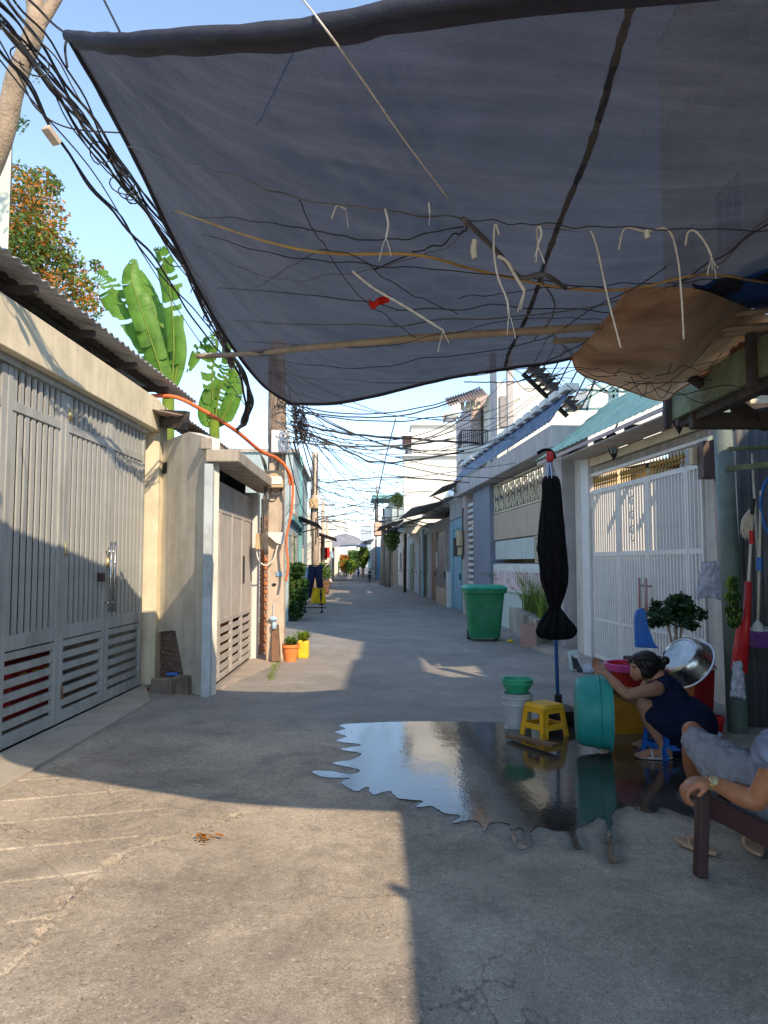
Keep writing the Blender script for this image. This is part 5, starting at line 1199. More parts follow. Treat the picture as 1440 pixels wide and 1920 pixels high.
# potted plant farther
t = thing('potted_plant', 'brown square pot with a small shrub at the left of the lane beyond the rack', 'potted plant', G(607,1112)); q = Vector((U(606,1100,36).x,36,0))
mb = MB(); mb.hexa([q+Vector(v) for v in ((-.25,-.25,0),(.25,-.25,0),(.25,.25,0),(-.25,.25,0),(-.33,-.33,.65),(.33,-.33,.65),(.33,.33,.65),(-.33,.33,.65))]); obj('pot', mb, m_wood, t, bevel=.02); mb = MB(); leafcloud(mb, q+Vector((0,0,1.05)), (.4,.4,.45), 300, .1, rg); obj('foliage', mb, m_leafc, t); mb = MB(); mb.tube([q+Vector((0,0,.5)), q+Vector((0,0,1))], .03, 6); obj('stem', mb, m_bark, t)

# ---------------------------------------------------------------- pots by the near pole
def pot_plant_leaves(mb, c, n, R_, L_, rg, droop=.4):
    for i in range(n):
        az = rg.uniform(0,6.28); ln = rg.uniform(.5,1)*L_; el = rg.uniform(.5,1.4); P_ = []
        for k in range(6): t_ = k/5; P_.append(c+Vector((cos(az)*ln*t_*cos(el)+cos(az)*.02, sin(az)*ln*t_*cos(el)+sin(az)*.02, ln*t_*sin(el)-droop*ln*t_*t_*.5)))
        s = Vector((-sin(az),cos(az),0)); vs = []
        for k, p_ in enumerate(P_): w = R_*sin(pi*min(.98,(k/5)*.9+.06)); vs += [p_-s*w, p_+s*w]
        mb.add(vs, [(2*k,2*k+1,2*k+3,2*k+2) for k in range(5)])
q = G(544,1241); t = thing('flower_pot', 'orange clay pot with leafy plant at the foot of the near pole', 'potted plant', q)
mb = MB(); mb.lathe([(.09,0),(.128,.22),(.145,.22),(.147,.265),(.125,.265),(.12,.24),(.001,.235)], 28, Matrix.Translation(q)); obj('pot', mb, m_terracotta, t, auto=True); mb = MB(); pot_plant_leaves(mb, q+Vector((0,0,.24)), 60, .018, .24, rg); obj('foliage', mb, m_leafc, t)
q = G(567,1236)+Vector((0,.12,0)); t = thing('jerrycan_planter', 'cut yellow jerrycan planted with greens beside the orange clay pot', 'potted plant', q)
mb = MB(); mb.hexa([q+Vector(v) for v in ((-.085,-.1,0),(.085,-.1,0),(.085,.1,0),(-.085,.1,0),(-.09,-.1,.30),(.09,-.1,.27),(.09,.1,.29),(-.09,.1,.32))]); obj('can', mb, m_jerry, t, bevel=.03); mb = MB(); pot_plant_leaves(mb, q+Vector((0,0,.27)), 70, .02, .26, rg); obj('foliage', mb, m_leafy, t)
mb = MB()
for i in range(240):
    a = rg.random(); p = G(518-12*a+rg.gauss(0,4), 1246+30*a+rg.gauss(0,3)); blade(mb, p, rg.uniform(.02,.07), rg.uniform(0,.05), rg.uniform(0,6), .003)
tag(obj('weeds', mb, m_leafy), 'tuft of yellowish weeds on the ground before the near pole', 'weeds', kind='stuff')

# ---------------------------------------------------------------- banana plants, trees over the left roofs
def banana_leaf(mb, spine, w, rg, tear=.25, side=Vector((1,0,0)), fold=.35):
    f = spline(spine); n = 44; L_ = [f(k/n) for k in range(n+1)]; off = [rg.random()*.12 for _ in range(n+1)]
    for sg in (-1,1):
        k = 0
        while k < n:
            run = rg.choice((2,3,4,6,9)) if rg.random() > tear else 1; e = min(n, k+run); vs = []; sl = rg.uniform(-.35,.35)*tear*2
            for j in range(k, e+1):
                t_ = j/n; d = (f(min(1,t_+.01))-f(max(0,t_-.01))).normalized(); s = (side-d*side.dot(d)).normalized(); up = s.cross(d)
                ww = w*(sin(pi*min(.985,.04+t_*.96))**.55); jj = ww*(1-off[j]*tear)
                q0 = L_[j]+d*(.004 if j == e and e < n else 0); q1 = q0+s*sg*jj*.55+up*(-fold*.15*jj+sl*.1)-d*.02; q2 = q0+s*sg*jj+up*(-fold*jj+sl*jj)+d*(.10*jj)+Vector((0,0,-.15*jj*abs(sl)))
                vs += [q0, q1, q2]
            m_ = e-k
            fs = []
            for j in range(m_): b_ = 3*j; fs += [(b_,b_+1,b_+4,b_+3),(b_+1,b_+2,b_+5,b_+4)]
            mb.add(vs, fs); k = e+(1 if tear > .5 and rg.random() < .5 else 0)
    return L_
def banana(label, base, stemtop, leaves, d):
    t = thing('banana_plant', label, 'banana plant', (base.x,base.y,0))
    mb = MB(); mb.tube([Vector((base.x,base.y,0)), stemtop], [.16,.09], 12); obj('trunk', mb, m_leafy, t, smooth=True)
    for sp, w, te, sd in leaves:
        mb = MB(); P_ = banana_leaf(mb, sp, w, rg, te, Vector(sd)); lf = obj('leaf', mb, m_banana, t, smooth=True)
        m2 = MB(); m2.tube([p+Vector((0,0,-.006)) for p in P_], [.022*(1-k/50) for k in range(len(P_))], 6); obj('midrib', m2, m_leafy, lf, smooth=True)
D = 11.5
banana('big sunlit banana plant with broad upright leaves behind the cream house roof', U(315,900,D), U(316,720,D), [
    ([U(318,735,D),U(300,690,D-.1),U(268,590,D-.2),U(246,520,D-.2),U(252,484,D-.15)], .19, .45, (1,.2,0)),
    ([U(322,735,D),U(326,640,D),U(318,540,D),U(302,480,D-.1),U(292,462,D-.2)], .17, .7, (1,-.3,0)),
    ([U(312,740,D),U(285,660,D+.1),U(245,590,D+.1),U(205,530,D+.1),U(180,508,D)], .24, .75, (.5,.6,.6)),
    ([U(320,740,D+.2),U(316,650,D+.3),U(285,570,D+.3),U(262,505,D+.3)], .20, .5, (1,.5,0)),
    ([U(325,730,D),U(335,660,D),U(332,590,D)], .12, .1, (1,0,0))], D)
D = 13
banana('smaller banana plant with drooping torn leaves left of the near pole', U(405,960,D), U(402,790,D), [
    ([U(402,800,D),U(412,730,D),U(430,690,D),U(422,640,D-.2)], .17, .6, (1,.2,0)),
    ([U(400,790,D),U(398,700,D),U(405,640,D-.1),U(380,640,D-.2),U(350,700,D-.3)], .22, .85, (.5,.8,.2)),
    ([U(402,800,D),U(425,770,D),U(440,720,D),U(434,690,D)], .16, .4, (1,0,.3)),
    ([U(400,800,D),U(388,780,D),U(395,740,D),U(410,715,D)], .16, .2, (.8,.3,0)),
    ([U(410,790,D),U(425,780,D),U(436,750,D)], .13, .2, (.8,-.3,.3))], D)
# tree with orange and green leaves
t = thing('autumn_tree', 'small tree with mixed orange and green leaves above the cream house roof', 'tree', U(60,700,14).xy.to_3d()); D = 14
mo, mg, my = MB(), MB(), MB()
blobs = [(40,350,.45),(75,345,.35),(30,400,.5),(80,400,.45),(100,350,.18),(50,450,.55),(100,450,.4),(30,480,.5),(85,500,.5),(130,500,.35),(60,540,.45),(115,550,.45),(160,545,.3),(180,500,.12),(170,575,.25),(150,600,.25),(20,440,.5)]
for px, py, r in blobs:
    for mb, n in ((mo,95),(mg,150),(my,50)): leafcloud(mb, U(px+rg.uniform(-6,6),py+rg.uniform(-6,6),D+rg.uniform(-.5,.5)), (r,r,r*.9), int(n*1.7*(r/.4)**1.6), .050, rg)
obj('crown', mo, m_leafo, t); obj('crown', mg, m_leafc, t); obj('crown', my, m_leafy, t)
mb = MB(); b_ = Vector((U(60,700,D).x,D,0)); mb.tube([b_, U(58,620,D), U(55,520,D)], [.14,.1,.06], 8)
for px, py, r in blobs[:14]: mb.tube([U(58,600,D), U((58+px)/2+5,(570+py)/2,D), U(px,py,D)], [.05,.03,.01], 5)
obj('trunk', mb, m_bark, t, smooth=True)
# pale-barked tree reaching over at top left
t = thing('pale_bark_tree', 'pale-barked leaning tree limb crossing the top left corner', 'tree', (-4.6,6.6,0))
mb = MB(); f_ = spline([Vector((-4.7,6.8,0)), Vector((-4.45,6.7,2.5)), U(-60,420,6.5), U(2,262,6.3), U(30,150,6.15), U(66,52,6.0), U(60,-40,6.0), U(50,-160,6.0)])
mb.tube([f_(k/40) for k in range(41)], [.115-.05*k/40+.008*noise.noise(Vector((k*.5,0,0))) for k in range(41)], 14)
f2_ = spline([U(62,60,6.0), U(90,20,6.0), U(118,-30,6.0), U(150,-120,6.0)]); mb.tube([f2_(k/12) for k in range(13)], [.06-.02*k/12 for k in range(13)], 12)
obj('trunk', mb, m_bark, t, smooth=True)
mb = MB(); leafcloud(mb, U(32,228,7.2), (.12,.12,.13), 70, .03, rg); leafcloud(mb, U(70,150,7.2), (.05,.05,.05), 14, .02, rg)
for k in range(3): leafcloud(mb, U(-60+k*40,-260-20*k,6.2), (.4,.4,.3), 120, .05, rg)
obj('leaves', mb, m_leafc, t)
# ---------------------------------------------------------------- wheelie bin
q = G(911,1203); q.y += .25; t = thing('wheelie_bin', 'green two-wheeled rubbish bin with lighter green lid in front of the planter', 'bin', q)
def frust(mb, q, z0, z1, w0, d0, w1, d1, n=8, rr=.07):
    def ring(w, d, z):
        out = []
        for cx, cy, a0 in ((w/2-rr,d/2-rr,0),(-w/2+rr,d/2-rr,pi/2),(-w/2+rr,-d/2+rr,pi),(w/2-rr,-d/2+rr,1.5*pi)):
            for k in range(n+1): a = a0+pi/2*k/n; out.append(q+Vector((cx+rr*cos(a), cy+rr*sin(a), z)))
        return out
    a, b = ring(w0,d0,z0), ring(w1,d1,z1); m_ = len(a); mb.add(a+b, [tuple(range(m_-1,-1,-1)), tuple(range(m_,2*m_))]+[(i,(i+1)%m_,m_+(i+1)%m_,m_+i) for i in range(m_)])
mb = MB(); frust(mb, q, .06, .92, .56,.5, .72,.66); obj('body', mb, m_bin, t, auto=True)
mb = MB(); frust(mb, q, .92, .985, .80,.74, .80,.74); obj('rim', mb, m_bin, t, auto=True)
mb = MB(); frust(mb, q, .988, 1.02, .82,.76, .84,.78); frust(mb, q, 1.02, 1.07, .84,.78, .70,.62); obj('lid', mb, m_binlid, t, auto=True)
for k in (-.18,0,.18): mb = MB(); mb.box(k-.015,k+.015,-.35,-.27,.2,.8, Matrix.Translation(q)); 
for sx in (-.27,.27): mb = MB(); mb.lathe([(.05,-.03),(.1,-.03),(.1,.03),(.05,.03)], 16, Matrix.Translation(q+Vector((sx,.22,.10))) @ Matrix.Rotation(pi/2,4,'Y')); obj('wheel', mb, m_black, t)
mb = MB(); mb.tube([q+Vector((-.2,.42,.95)), q+Vector((.2,.42,.95))], .018, 8); obj('handle', mb, m_binlid, t)
mb = MB(); mb.box(-.08,-.05,-.32,-.31,.45,.62, Matrix.Translation(q)); mb.box(.05,.055,-.32,-.31,.4,.6, Matrix.Translation(q))
mb = MB(); q2 = G(957,1204); mb.ball(q2+Vector((0,0,.025)), (.06,.03,.028), 8); tag(obj('yellow_scrap', mb, m_jerry, None), 'little yellow scrap on the ground between bin and planter', 'litter')

# ---------------------------------------------------------------- closed umbrella
D = 7.15; b0 = G(1047,1340); b0 = Vector((U(1047,1330,D).x, D, 0)); tp = U(1031,856,D)
t = thing('closed_umbrella', 'tall closed black market umbrella upside down on a blue pole', 'umbrella', b0)
mb = MB(); mb.tube([b0, tp], .018, 12); obj('pole', mb, m_bluemetal, t, smooth=True)
mb = MB(); mb.lathe([(.17,0),(.19,.05),(.18,.13),(.10,.16),(.035,.17),(.035,.26)], 24, Matrix.Translation(b0)); obj('base', mb, m_black, t, auto=True)
def folded(profile, nf, depth, seed):
    rs = random.Random(seed); ph = [rs.uniform(0,6) for _ in range(6)]; mb = MB(); n = 96; vs = []; F_ = []
    prof = spline([Vector((r,0,z)) for r, z in profile]); m_ = 90
    ax0 = b0; axd = (tp-b0)
    for i in range(m_+1):
        p = prof(i/m_); r = p.x; z = p.z; c = ax0+axd*(z/tp.z)
        for k in range(n):
            a = 2*pi*k/n; tw = a+.35*sin(z*3)
            f = 1+depth*(abs(sin(nf/2*tw+ph[0]))*.8-.5)+.07*sin(3*a+z*7+ph[1])+.05*sin(nf*1.7*a+z*11+ph[2])
            vs.append(c+Vector((cos(a)*r*f, sin(a)*r*f*.85, 0)))
    fs = [(i*n+k, i*n+(k+1)%n, (i+1)*n+(k+1)%n, (i+1)*n+k) for i in range(m_) for k in range(n)]
    return mb.add(vs, fs)
Z = lambda v: U(0,v,D).z
sc_ = D/F
obj('canopy', folded([(.055,Z(893)),(.078,Z(905)),(.09,Z(940)),(.11,Z(990)),(.128,Z(1040)),(.122,Z(1085)),(.07,Z(1125)),(.052,Z(1138))], 9, .30, 2), m_blackcloth, t, smooth=True)
obj('canopy_hem', folded([(.050,Z(1140)),(.09,Z(1152)),(.15,Z(1172)),(.165,Z(1185)),(.13,Z(1196)),(.06,Z(1199))], 11, .5, 3), m_blackcloth, t, smooth=True)
mb = MB(); c_ = b0+(tp-b0)*(Z(1139)/tp.z); mb.lathe([(.056,-.012),(.060,0),(.056,.012)], 20, Matrix.Translation(c_)); obj('tie_strap', mb, m_blackcloth, t)
mb = MB()
for k in range(8):
    a = k*pi/4; c0_ = b0+(tp-b0)*(Z(868)/tp.z); c1_ = b0+(tp-b0)*(Z(898)/tp.z); mb.tube([c0_+Vector((.02*cos(a),.02*sin(a),0)), c1_+Vector((.055*cos(a),.055*sin(a),0))], .005, 4)
obj('ribs', mb, m_steel, t)
mb = MB(); mb.lathe([(.03,-.05),(.038,-.02),(.034,.03),(.02,.05)], 14, Matrix.Translation(tp)); obj('hub', mb, m_redplastic, t)
mb = MB(); f_ = spline([tp+Vector((.05,0,-.02)), tp+Vector((.02,0,.05)), tp+Vector((-.05,0,.065)), tp+Vector((-.12,0,.03))]); mb.tube([f_(k/10) for k in range(11)], .016, 8); obj('top_flap', mb, m_blackcloth, t, smooth=True)

# ---------------------------------------------------------------- stool, buckets, plank
def stool(loc, rot, s, mt, label, group=None):
    t = thing('plastic_stool', label, 'stool', loc, group, rot); h = .30*s; a = .13*s; b_ = .165*s
    def P_(x, y, z): k = a+(b_-a)*(1-z/h); return Vector((x*k, y*k, z))
    mb = MB()
    # seat slab
    frust(mb, Vector((0,0,0)), h-.028*s, h, 2*a+.02*s, 2*a+.02*s, 2*a-.008, 2*a-.008, 5, .03*s)
    obj('seat', mb, mt, t, local=True, auto=True)
    for sx in (-1,1):
        for sy in (-1,1):
            mb = MB(); w = .30
            # L-shaped leg: two tapering plates
            for ax in (0,1):
                def Q(k, z, o):
                    x, y = (sx*(1-k), sy*(1-o)) if ax == 0 else (sx*(1-o), sy*(1-k)); return P_(x,y,z)
                lo, hi = .36, .48
                mb.hexa([Q(0,0,0),Q(lo,0,0),Q(lo,0,.10),Q(0,0,.10),Q(0,h-.03*s,0),Q(hi,h-.03*s,0),Q(hi,h-.03*s,.10),Q(0,h-.03*s,.10)])
            o = obj('leg', mb, mt, t, local=True, bevel=.003)
    for ax in (0,1):
        for sg in (-1,1):
            mb = MB()
            for z0, z1 in ((.24*h,.41*h),(.74*h,.905*h)):
                f4 = lambda k, z, o: P_(k, sg*(1-o), z) if ax == 0 else P_(sg*(1-o), k, z)
                mb.hexa([f4(-.75,z0,.02),f4(.75,z0,.02),f4(.75,z0,.11),f4(-.75,z0,.11),f4(-.75,z1,.02),f4(.75,z1,.02),f4(.75,z1,.11),f4(-.75,z1,.11)])
            obj('apron', mb, mt, t, local=True, bevel=.003)
    return t
stool(G(1026,1384)+Vector((0,.12,0)), radians(33), .92, m_yellowplastic, 'yellow square plastic stool standing at the edge of the puddle')
def bucket(q, r0, r1, h, mt, name, label, cat, lip=.012, M_=None, thin=.006):
    t = thing(name, label, cat, q); X = (M_ if M_ is not None else Matrix.Translation(q))
    mb = MB(); mb.lathe([(.001,0),(r0,0),(r0+.004,.012),(r1-.002,h-.05),(r1+lip*.6,h-.045),(r1+lip*.6,h-.03),(r1+.002,h-.028),(r1+.004,h-.008),(r1+lip,h-.006),(r1+lip,h),(r1-thin,h),(r1-thin-.002,h-.02),(r0-thin,thin),(.001,thin)], 48, X)
    obj('body', mb, mt, t, auto=True); return t, X
q = G(976,1369); q.y += .13
t, _ = bucket(q, .115, .135, .31, m_bucket, 'bucket', 'off-white paint bucket under the green basin', 'bucket')
mb = MB(); mb.lathe([(.136,.20),(.141,.205),(.141,.215),(.136,.22)], 40, Matrix.Translation(q)); obj('ring', mb, m_bucket, t)
bucket(q+Vector((.0,0,.313)), .095, .135, .125, m_greenbasin, 'basin', 'small green plastic basin set on top of the white bucket', 'basin', .014)
mb = MB(); a_, b_ = G(955,1386), G(1042,1410); mb.bar(a_+Vector((0,.0,.03)), b_+Vector((0,0,.05)), .075, .028); tag(obj('plank', mb, m_wood, None, bevel=.004), 'brown wooden plank lying at the puddle edge before the yellow stool', 'plank')
mb = MB(); q = G(953,1366); mb.prism([q+Vector(v) for v in ((-.03,0,0),(.05,0,0),(.02,0,.1))], (0,.05,0)); tag(obj('paper_scrap', mb, m_whitebag, None), 'scrap of white paper standing against the white bucket', 'paper')

# ---------------------------------------------------------------- washing tubs
D = 6.05; c0 = U(1143,1333,D); c0.z = .315
ax = Vector((1,-.20,0)).normalized(); M_ = Matrix.Translation(c0) @ ax.to_track_quat('Z','Y').to_matrix().to_4x4()
t = thing('wash_tub', 'large teal plastic tub tipped on its rim beside the squatting woman', 'tub', c0)
mb = MB(); mb.lathe([(.001,-.27),(.16,-.27),(.235,-.262),(.262,-.235),(.275,-.18),(.287,-.08),(.296,-.01),(.312,-.006),(.314,.006),(.300,.008),(.290,.0),(.28,-.08),(.268,-.18),(.25,-.235),(.001,-.25)], 64, M_)
obj('body', mb, m_teal, t, auto=True)
mb = MB(); mb.lathe([(.289,-.10),(.295,-.095),(.295,-.085),(.290,-.08)], 64, M_); obj('band', mb, m_teal, t, smooth=True)
# amber cool box behind it
q = G(1150,1379); D2 = q.y; xr = .42
t = thing('cool_box', 'amber plastic cool box holding the pink tub behind the woman', 'box', q+Vector((xr/2,.2,0)))
mb = MB(); frust(mb, q+Vector((xr/2,.22,0)), .0, .40, .38,.34, .43,.39, 5, .03); obj('body', mb, m_amber, t, auto=True, bevel=.004)
mb = MB(); frust(mb, q+Vector((xr/2,.22,0)), .335, .385, .455,.41, .455,.41, 5, .03); obj('rim', mb, m_amber, t, auto=True)
mb = MB(); p = U(1148,1296,6.25); mb.lathe([(.001,-.02),(.05,-.02),(.075,.03),(.085,.035),(.08,.035),(.001,-.01)], 24, Matrix.Translation(p)); t_ = obj('small_bowl', mb, M('leaf_green_plastic',(.12,.42,.05),.4), None, auto=True); tag(t_, 'small leaf-green bowl between teal tub and amber cool box', 'bowl')
q3 = q+Vector((.22,.22,.402)); t, X_ = bucket(q3, .13, .20, .19, m_redplastic, 'pink_tub', 'round red plastic tub with magenta rim standing on the amber cool box', 'tub', .012)
mb = MB(); mb.lathe([(.196,.125),(.216,.135),(.224,.192),(.214,.198),(.196,.194),(.188,.13)], 48, Matrix.Translation(q3)); obj('rim', mb, m_pink, t, auto=True)
# red cool box by the gate, aluminium basins
q = G(1312,1350); q.y += .25; t = thing('cool_box', 'red plastic cool box with white-edged lid behind the woman', 'box', q)
mb = MB(); frust(mb, q, 0, .46, .36,.32, .40,.36, 5, .03); obj('body', mb, m_redplastic, t, auto=True); mb = MB(); frust(mb, q, .465, .49, .43,.39, .43,.39, 5, .03); obj('lid_edge', mb, m_white, t, auto=True); mb = MB(); frust(mb, q, .492, .54, .42,.38, .36,.32, 5, .03); obj('lid', mb, m_redplastic, t, auto=True)
def tilted(c, axis, prof, name, label, cat, mt, n=56):
    M_ = Matrix.Translation(c) @ Vector(axis).normalized().to_track_quat('Z','Y').to_matrix().to_4x4(); t = thing(name, label, cat, c); mb = MB(); mb.lathe(prof, n, M_); obj('body', mb, mt, t, auto=True); return t, M_
c1 = U(1292,1246,6.62)
tilted(c1, (-.72,-.32,.62), [(.250,-.004),(.250,.004),(.236,.008),(.226,.03),(.208,.10),(.188,.145),(.165,.160),(.150,.165),(.146,.158),(.02,.156),(.001,.156)][::-1], 'steel_basin', 'shiny aluminium basin leaning bottom-up behind the woman against the red cool box', 'basin', m_steel)
# tall blue plastic board
D = 6.9
t = thing('blue_tray', 'tall bright blue plastic tray standing upright behind the woman', 'tray', U(1208,1200,D)); P_ = [U(*p, D) for p in ((1191,1214),(1189,1160),(1193,1144),(1204,1140),(1212,1148),(1216,1176),(1228,1208),(1236,1216))]
mb = MB(); mb.prism(P_, (.01,.05,0)); obj('panel', mb, m_blueplastic, t, bevel=.012)
P2 = [U(*p, D-.012) for p in ((1197,1208),(1196,1160),(1200,1152),(1206,1158),(1208,1180),(1216,1206))]; mb = MB(); mb.prism(P2, (0,.01,0)); obj('rib', mb, m_blueplastic, t, bevel=.004)
mb = MB(); mb.box(-.2,.2,-.12,.12,0,.62, Matrix.Translation(Vector((U(1215,1200,7.05).x,7.05,0)))); tag(obj('storage_crate', mb, m_dark, None, bevel=.01), 'dark crate carrying the blue tray behind the tubs', 'crate')
# dark potted shrub
c = U(1268,1160,7.4); t = thing('potted_shrub', 'round dark-leaved shrub in a pot in front of the white gate', 'potted plant', (c.x,7.4,0))
ma, mb2 = MB(), MB()
for i in range(46):
    a = rg.uniform(0,6.28); e = rg.uniform(-.3,1.5); r = .235*(rg.random()**.4); p = c+Vector((cos(a)*cos(e)*r*1.15, sin(a)*cos(e)*r, sin(e)*r*.95-.02)); leafcloud(ma, p, (.06,.06,.05), 26, .034, rg); leafcloud(mb2, p+Vector((0,0,.02)), (.06,.06,.05), 10, .032, rg)
obj('foliage', ma, m_darkleaf, t); obj('foliage', mb2, m_leafd, t)
mb = MB(); mb.lathe([(.12,0),(.18,.5),(.195,.5),(.195,.55),(.17,.55),(.16,.5)], 24, Matrix.Translation((c.x,7.4,0))); obj('pot', mb, m_terracotta, t, auto=True)
mb = MB()
for k in range(5): mb.tube([(c.x,7.4,.5), c+Vector((rg.uniform(-.1,.1),rg.uniform(-.1,.1),-.02))], .012, 5)
obj('stem', mb, m_bark, t)
# clutter beyond the tubs
q = G(1078,1258); t = thing('plastic_tray', 'whitish square tray standing on edge by the cream pier', 'tray', q); mb = MB(); mb.hexa([q+Vector(v) for v in ((-.06,0,0),(.12,0,0),(.12,.03,0),(-.06,.03,0),(-.07,.1,.25),(.06,.1,.28),(.06,.13,.28),(-.07,.13,.25))]); obj('board', mb, m_greenwhite, t, bevel=.006); mb = MB(); mb.hexa([q+Vector(v) for v in ((-.02,-.006,.03),(.09,-.006,.03),(.09,.0,.03),(-.02,.0,.03),(-.03,.085,.22),(.03,.085,.22),(.03,.095,.22),(-.03,.095,.22))]); obj('inset', mb, m_black, t)
q = G(1108,1262); 
for i,(dx,w,h,mt,lb) in enumerate(((-.02,.16,.10,m_whitebag,'crumpled white bag on the ground beyond the tubs'),(.05,.12,.08,m_blueplastic,'crumpled blue bag beside the white one beyond the tubs'),(-.12,.08,.05,m_black,'small black bundle left of the crumpled bags'))):
    mb = MB(); n_ = 14
    mb.ball(q+Vector((dx,.05*i,h*.55)), (w*.7,w*.6,h*.7), 18)
    mb.v = [tuple(Vector(v)+.035*Vector((noise.noise(Vector(v)*14), noise.noise(Vector(v)*14+Vector((9,0,0))), noise.noise(Vector(v)*14+Vector((0,9,0)))))) for v in mb.v]
    tag(obj('plastic_bag', mb, mt, None, smooth=True), lb, 'bag')
# low things right of the woman
stool(Vector((U(1262,1420,5.75).x+.03,5.95,0)), .3, .86, m_blueplastic, 'low blue plastic stool the squatting woman sits on')
q = G(1266,1372)
t_, _x = bucket(G(1250+105,1380)+Vector((0,.15,0)), .06,.075,.14, m_redplastic, 'red_pot', 'small red plastic pot at the foot of the grey-green post', 'pot')
bucket(G(1322,1392)+Vector((0,.1,0)), .11,.16,.06, m_skyplastic, 'shallow_basin', 'shallow pale basin on the paving behind the man\'s knee', 'basin')

# ---------------------------------------------------------------- brooms, mop, dustpan by the post
def pole_thing(name, label, cat, a, b, r, mt): 
    t = thing(name, label, cat, b); mb = MB(); mb.tube([a,b], r, 10); obj('handle', mb, mt, t, smooth=True); return t
DD = 6.35
t = pole_thing('dustpan', 'red long-handled dustpan hanging on the shop wall', 'dustpan', U(1412,955,DD), U(1395,1230,DD), .012, m_string)
mb = MB(); mb.tube([U(1404,1090,DD), U(1394,1262,DD)], [.030,.034], 12); obj('grip_sleeve', mb, m_redplastic, t, smooth=True)
mb = MB(); P_ = [U(*p,DD-.02) for p in ((1386,1168),(1406,1160),(1402,1262),(1374,1258))]; mb.prism(P_, (0,.06,0)); obj('pan', mb, m_redplastic, t, bevel=.012)
mb = MB(); mb.tube([U(1408,995,DD), U(1410,1020,DD)], .022, 10); obj('collar', mb, m_redplastic, t)
t = pole_thing('broom', 'broom with pale yellow handle and green-yellow head turned up', 'broom', U(1410,850,DD+.1), U(1424,1085,DD+.1), .011, m_string)
mb = MB(); mb.bar(U(1364,842,DD+.1), U(1440,838,DD+.1), .05, .035); obj('head', mb, m_greenbeam, t, bevel=.01)
t = pole_thing('broom', 'second pale broom stick with a light blue joint at right edge', 'broom', U(1427,920,DD), U(1421,1170,DD), .011, m_string)
mb = MB(); mb.tube([U(1424,1045,DD), U(1424,1070,DD)], .026, 10); obj('joint', mb, m_blueplastic, t); mb = MB(); mb.lathe([(.01,.04),(.04,.0),(.05,-.05),(.02,-.06)], 14, Matrix.Translation(U(1421,1172,DD))); obj('head', mb, m_greenwhite, t)
t = thing('purple_bin', 'purple plastic basket hanging on the shop wall at right edge', 'basket', U(1428,1205,DD)); mb = MB(); frust(mb, U(1436,1212,DD+.1), 0,.14,.24,.2,.28,.24,5,.03); obj('body', mb, m_purple, t, auto=True); mb = MB(); frust(mb, U(1436,1212,DD+.1), .14,.155,.30,.26,.30,.26,5,.03); obj('rim', mb, m_whitebag, t, auto=True)
t = thing('blue_hoop', 'bright blue round hoop hanging at the right edge', 'hoop', U(1448,950,DD)); mb = MB(); c = U(1456,950,DD); mb.tube([c+Vector((.135*cos(a),0,.27*sin(a))) for a in np.linspace(0,2*pi,33)], .014, 8, False); obj('ring', mb, m_blueplastic, t, smooth=True)
# glove / black and white mop head, yellow-green duster
t = thing('mop', 'white string mop head with black grip above the red dustpan', 'mop', U(1400,985,DD)); mb = MB()
for k in range(22): a = rg.uniform(-1,1); f_ = spline([U(1406,955,DD), U(1400+a*10,975,DD-.01*a), U(1399+a*12,1000+rg.uniform(-8,12),DD)]); mb.tube([f_(i/6) for i in range(7)], .007, 5)
obj('strings', mb, m_string, t, smooth=True); mb = MB(); mb.tube([U(1412,935,DD), U(1409,965,DD)], .022, 8); obj('grip', mb, m_black, t)
t = thing('duster', 'yellow-green leafy duster bundle hanging beside the red dustpan', 'duster', U(1376,1130,DD)); ma, mb2 = MB(), MB()
for py, r in ((1095,.04),(1120,.06),(1145,.075),(1165,.06)): leafcloud(ma, U(1374+rg.uniform(-4,4),py,DD), (r,r*.7,.06), 60, .022, rg, 2); leafcloud(mb2, U(1376,py,DD), (r*.9,r*.7,.06), 220, .022, rg, 2)
obj('tuft', ma, m_leafy, t); obj('tuft', mb2, m_leafd, t)
def bagmesh(c, w, h, seed, dd=.05):
    mb = MB(); mb.grid(lambda u, v: c+Vector((w*(u-.5)*(.55+.5*v)+.02*noise.noise(Vector((u*4,v*4,seed))), dd*sin(pi*u)*-1+.035*noise.noise(Vector((u*7,v*7,seed+3))), -h*v+.03*noise.noise(Vector((u*5,v*5,seed+7))))), 22, 22, .003); return mb
tag(obj('white_plastic_sheet', bagmesh(U(1338,1052,7.3)+Vector((-.02,0,0)), .34, .36, 1), m_whitebag, None, smooth=True), 'sheer white plastic sheet hung between white gate and post', 'plastic sheet')
tag(obj('white_plastic_bag', bagmesh(U(1382,1238,6.3), .13, .30, 5), m_whitebag, None, smooth=True), 'small white plastic bag hanging low on the grey-green post', 'plastic bag')
mb = MB(); mb.ball(U(1383,1300,6.4), (.06,.04,.03), 10); tag(obj('black_bundle', mb, m_black, None, smooth=True), 'black bundle tied round the post under the white bag', 'bundle')
# red sandal and foot of someone out of the picture is left as a pair of sandals on the ledge
t = thing('red_sandals', 'red sandals lying on the paving at the right edge', 'sandals', U(1432,1345,6.1)); q = G(1432,1352); 
for dx in (0,.12):
    mb = MB(); mb.ball(q+Vector((dx,.05,.03)), (.05,.12,.018), 12); obj('sole', mb, m_sandal, t, smooth=True); mb = MB(); mb.tube([q+Vector((dx-.045,.02,.03)), q+Vector((dx,-.0,.075)), q+Vector((dx+.045,.02,.03))], .012, 6); obj('strap', mb, m_redplastic, t)
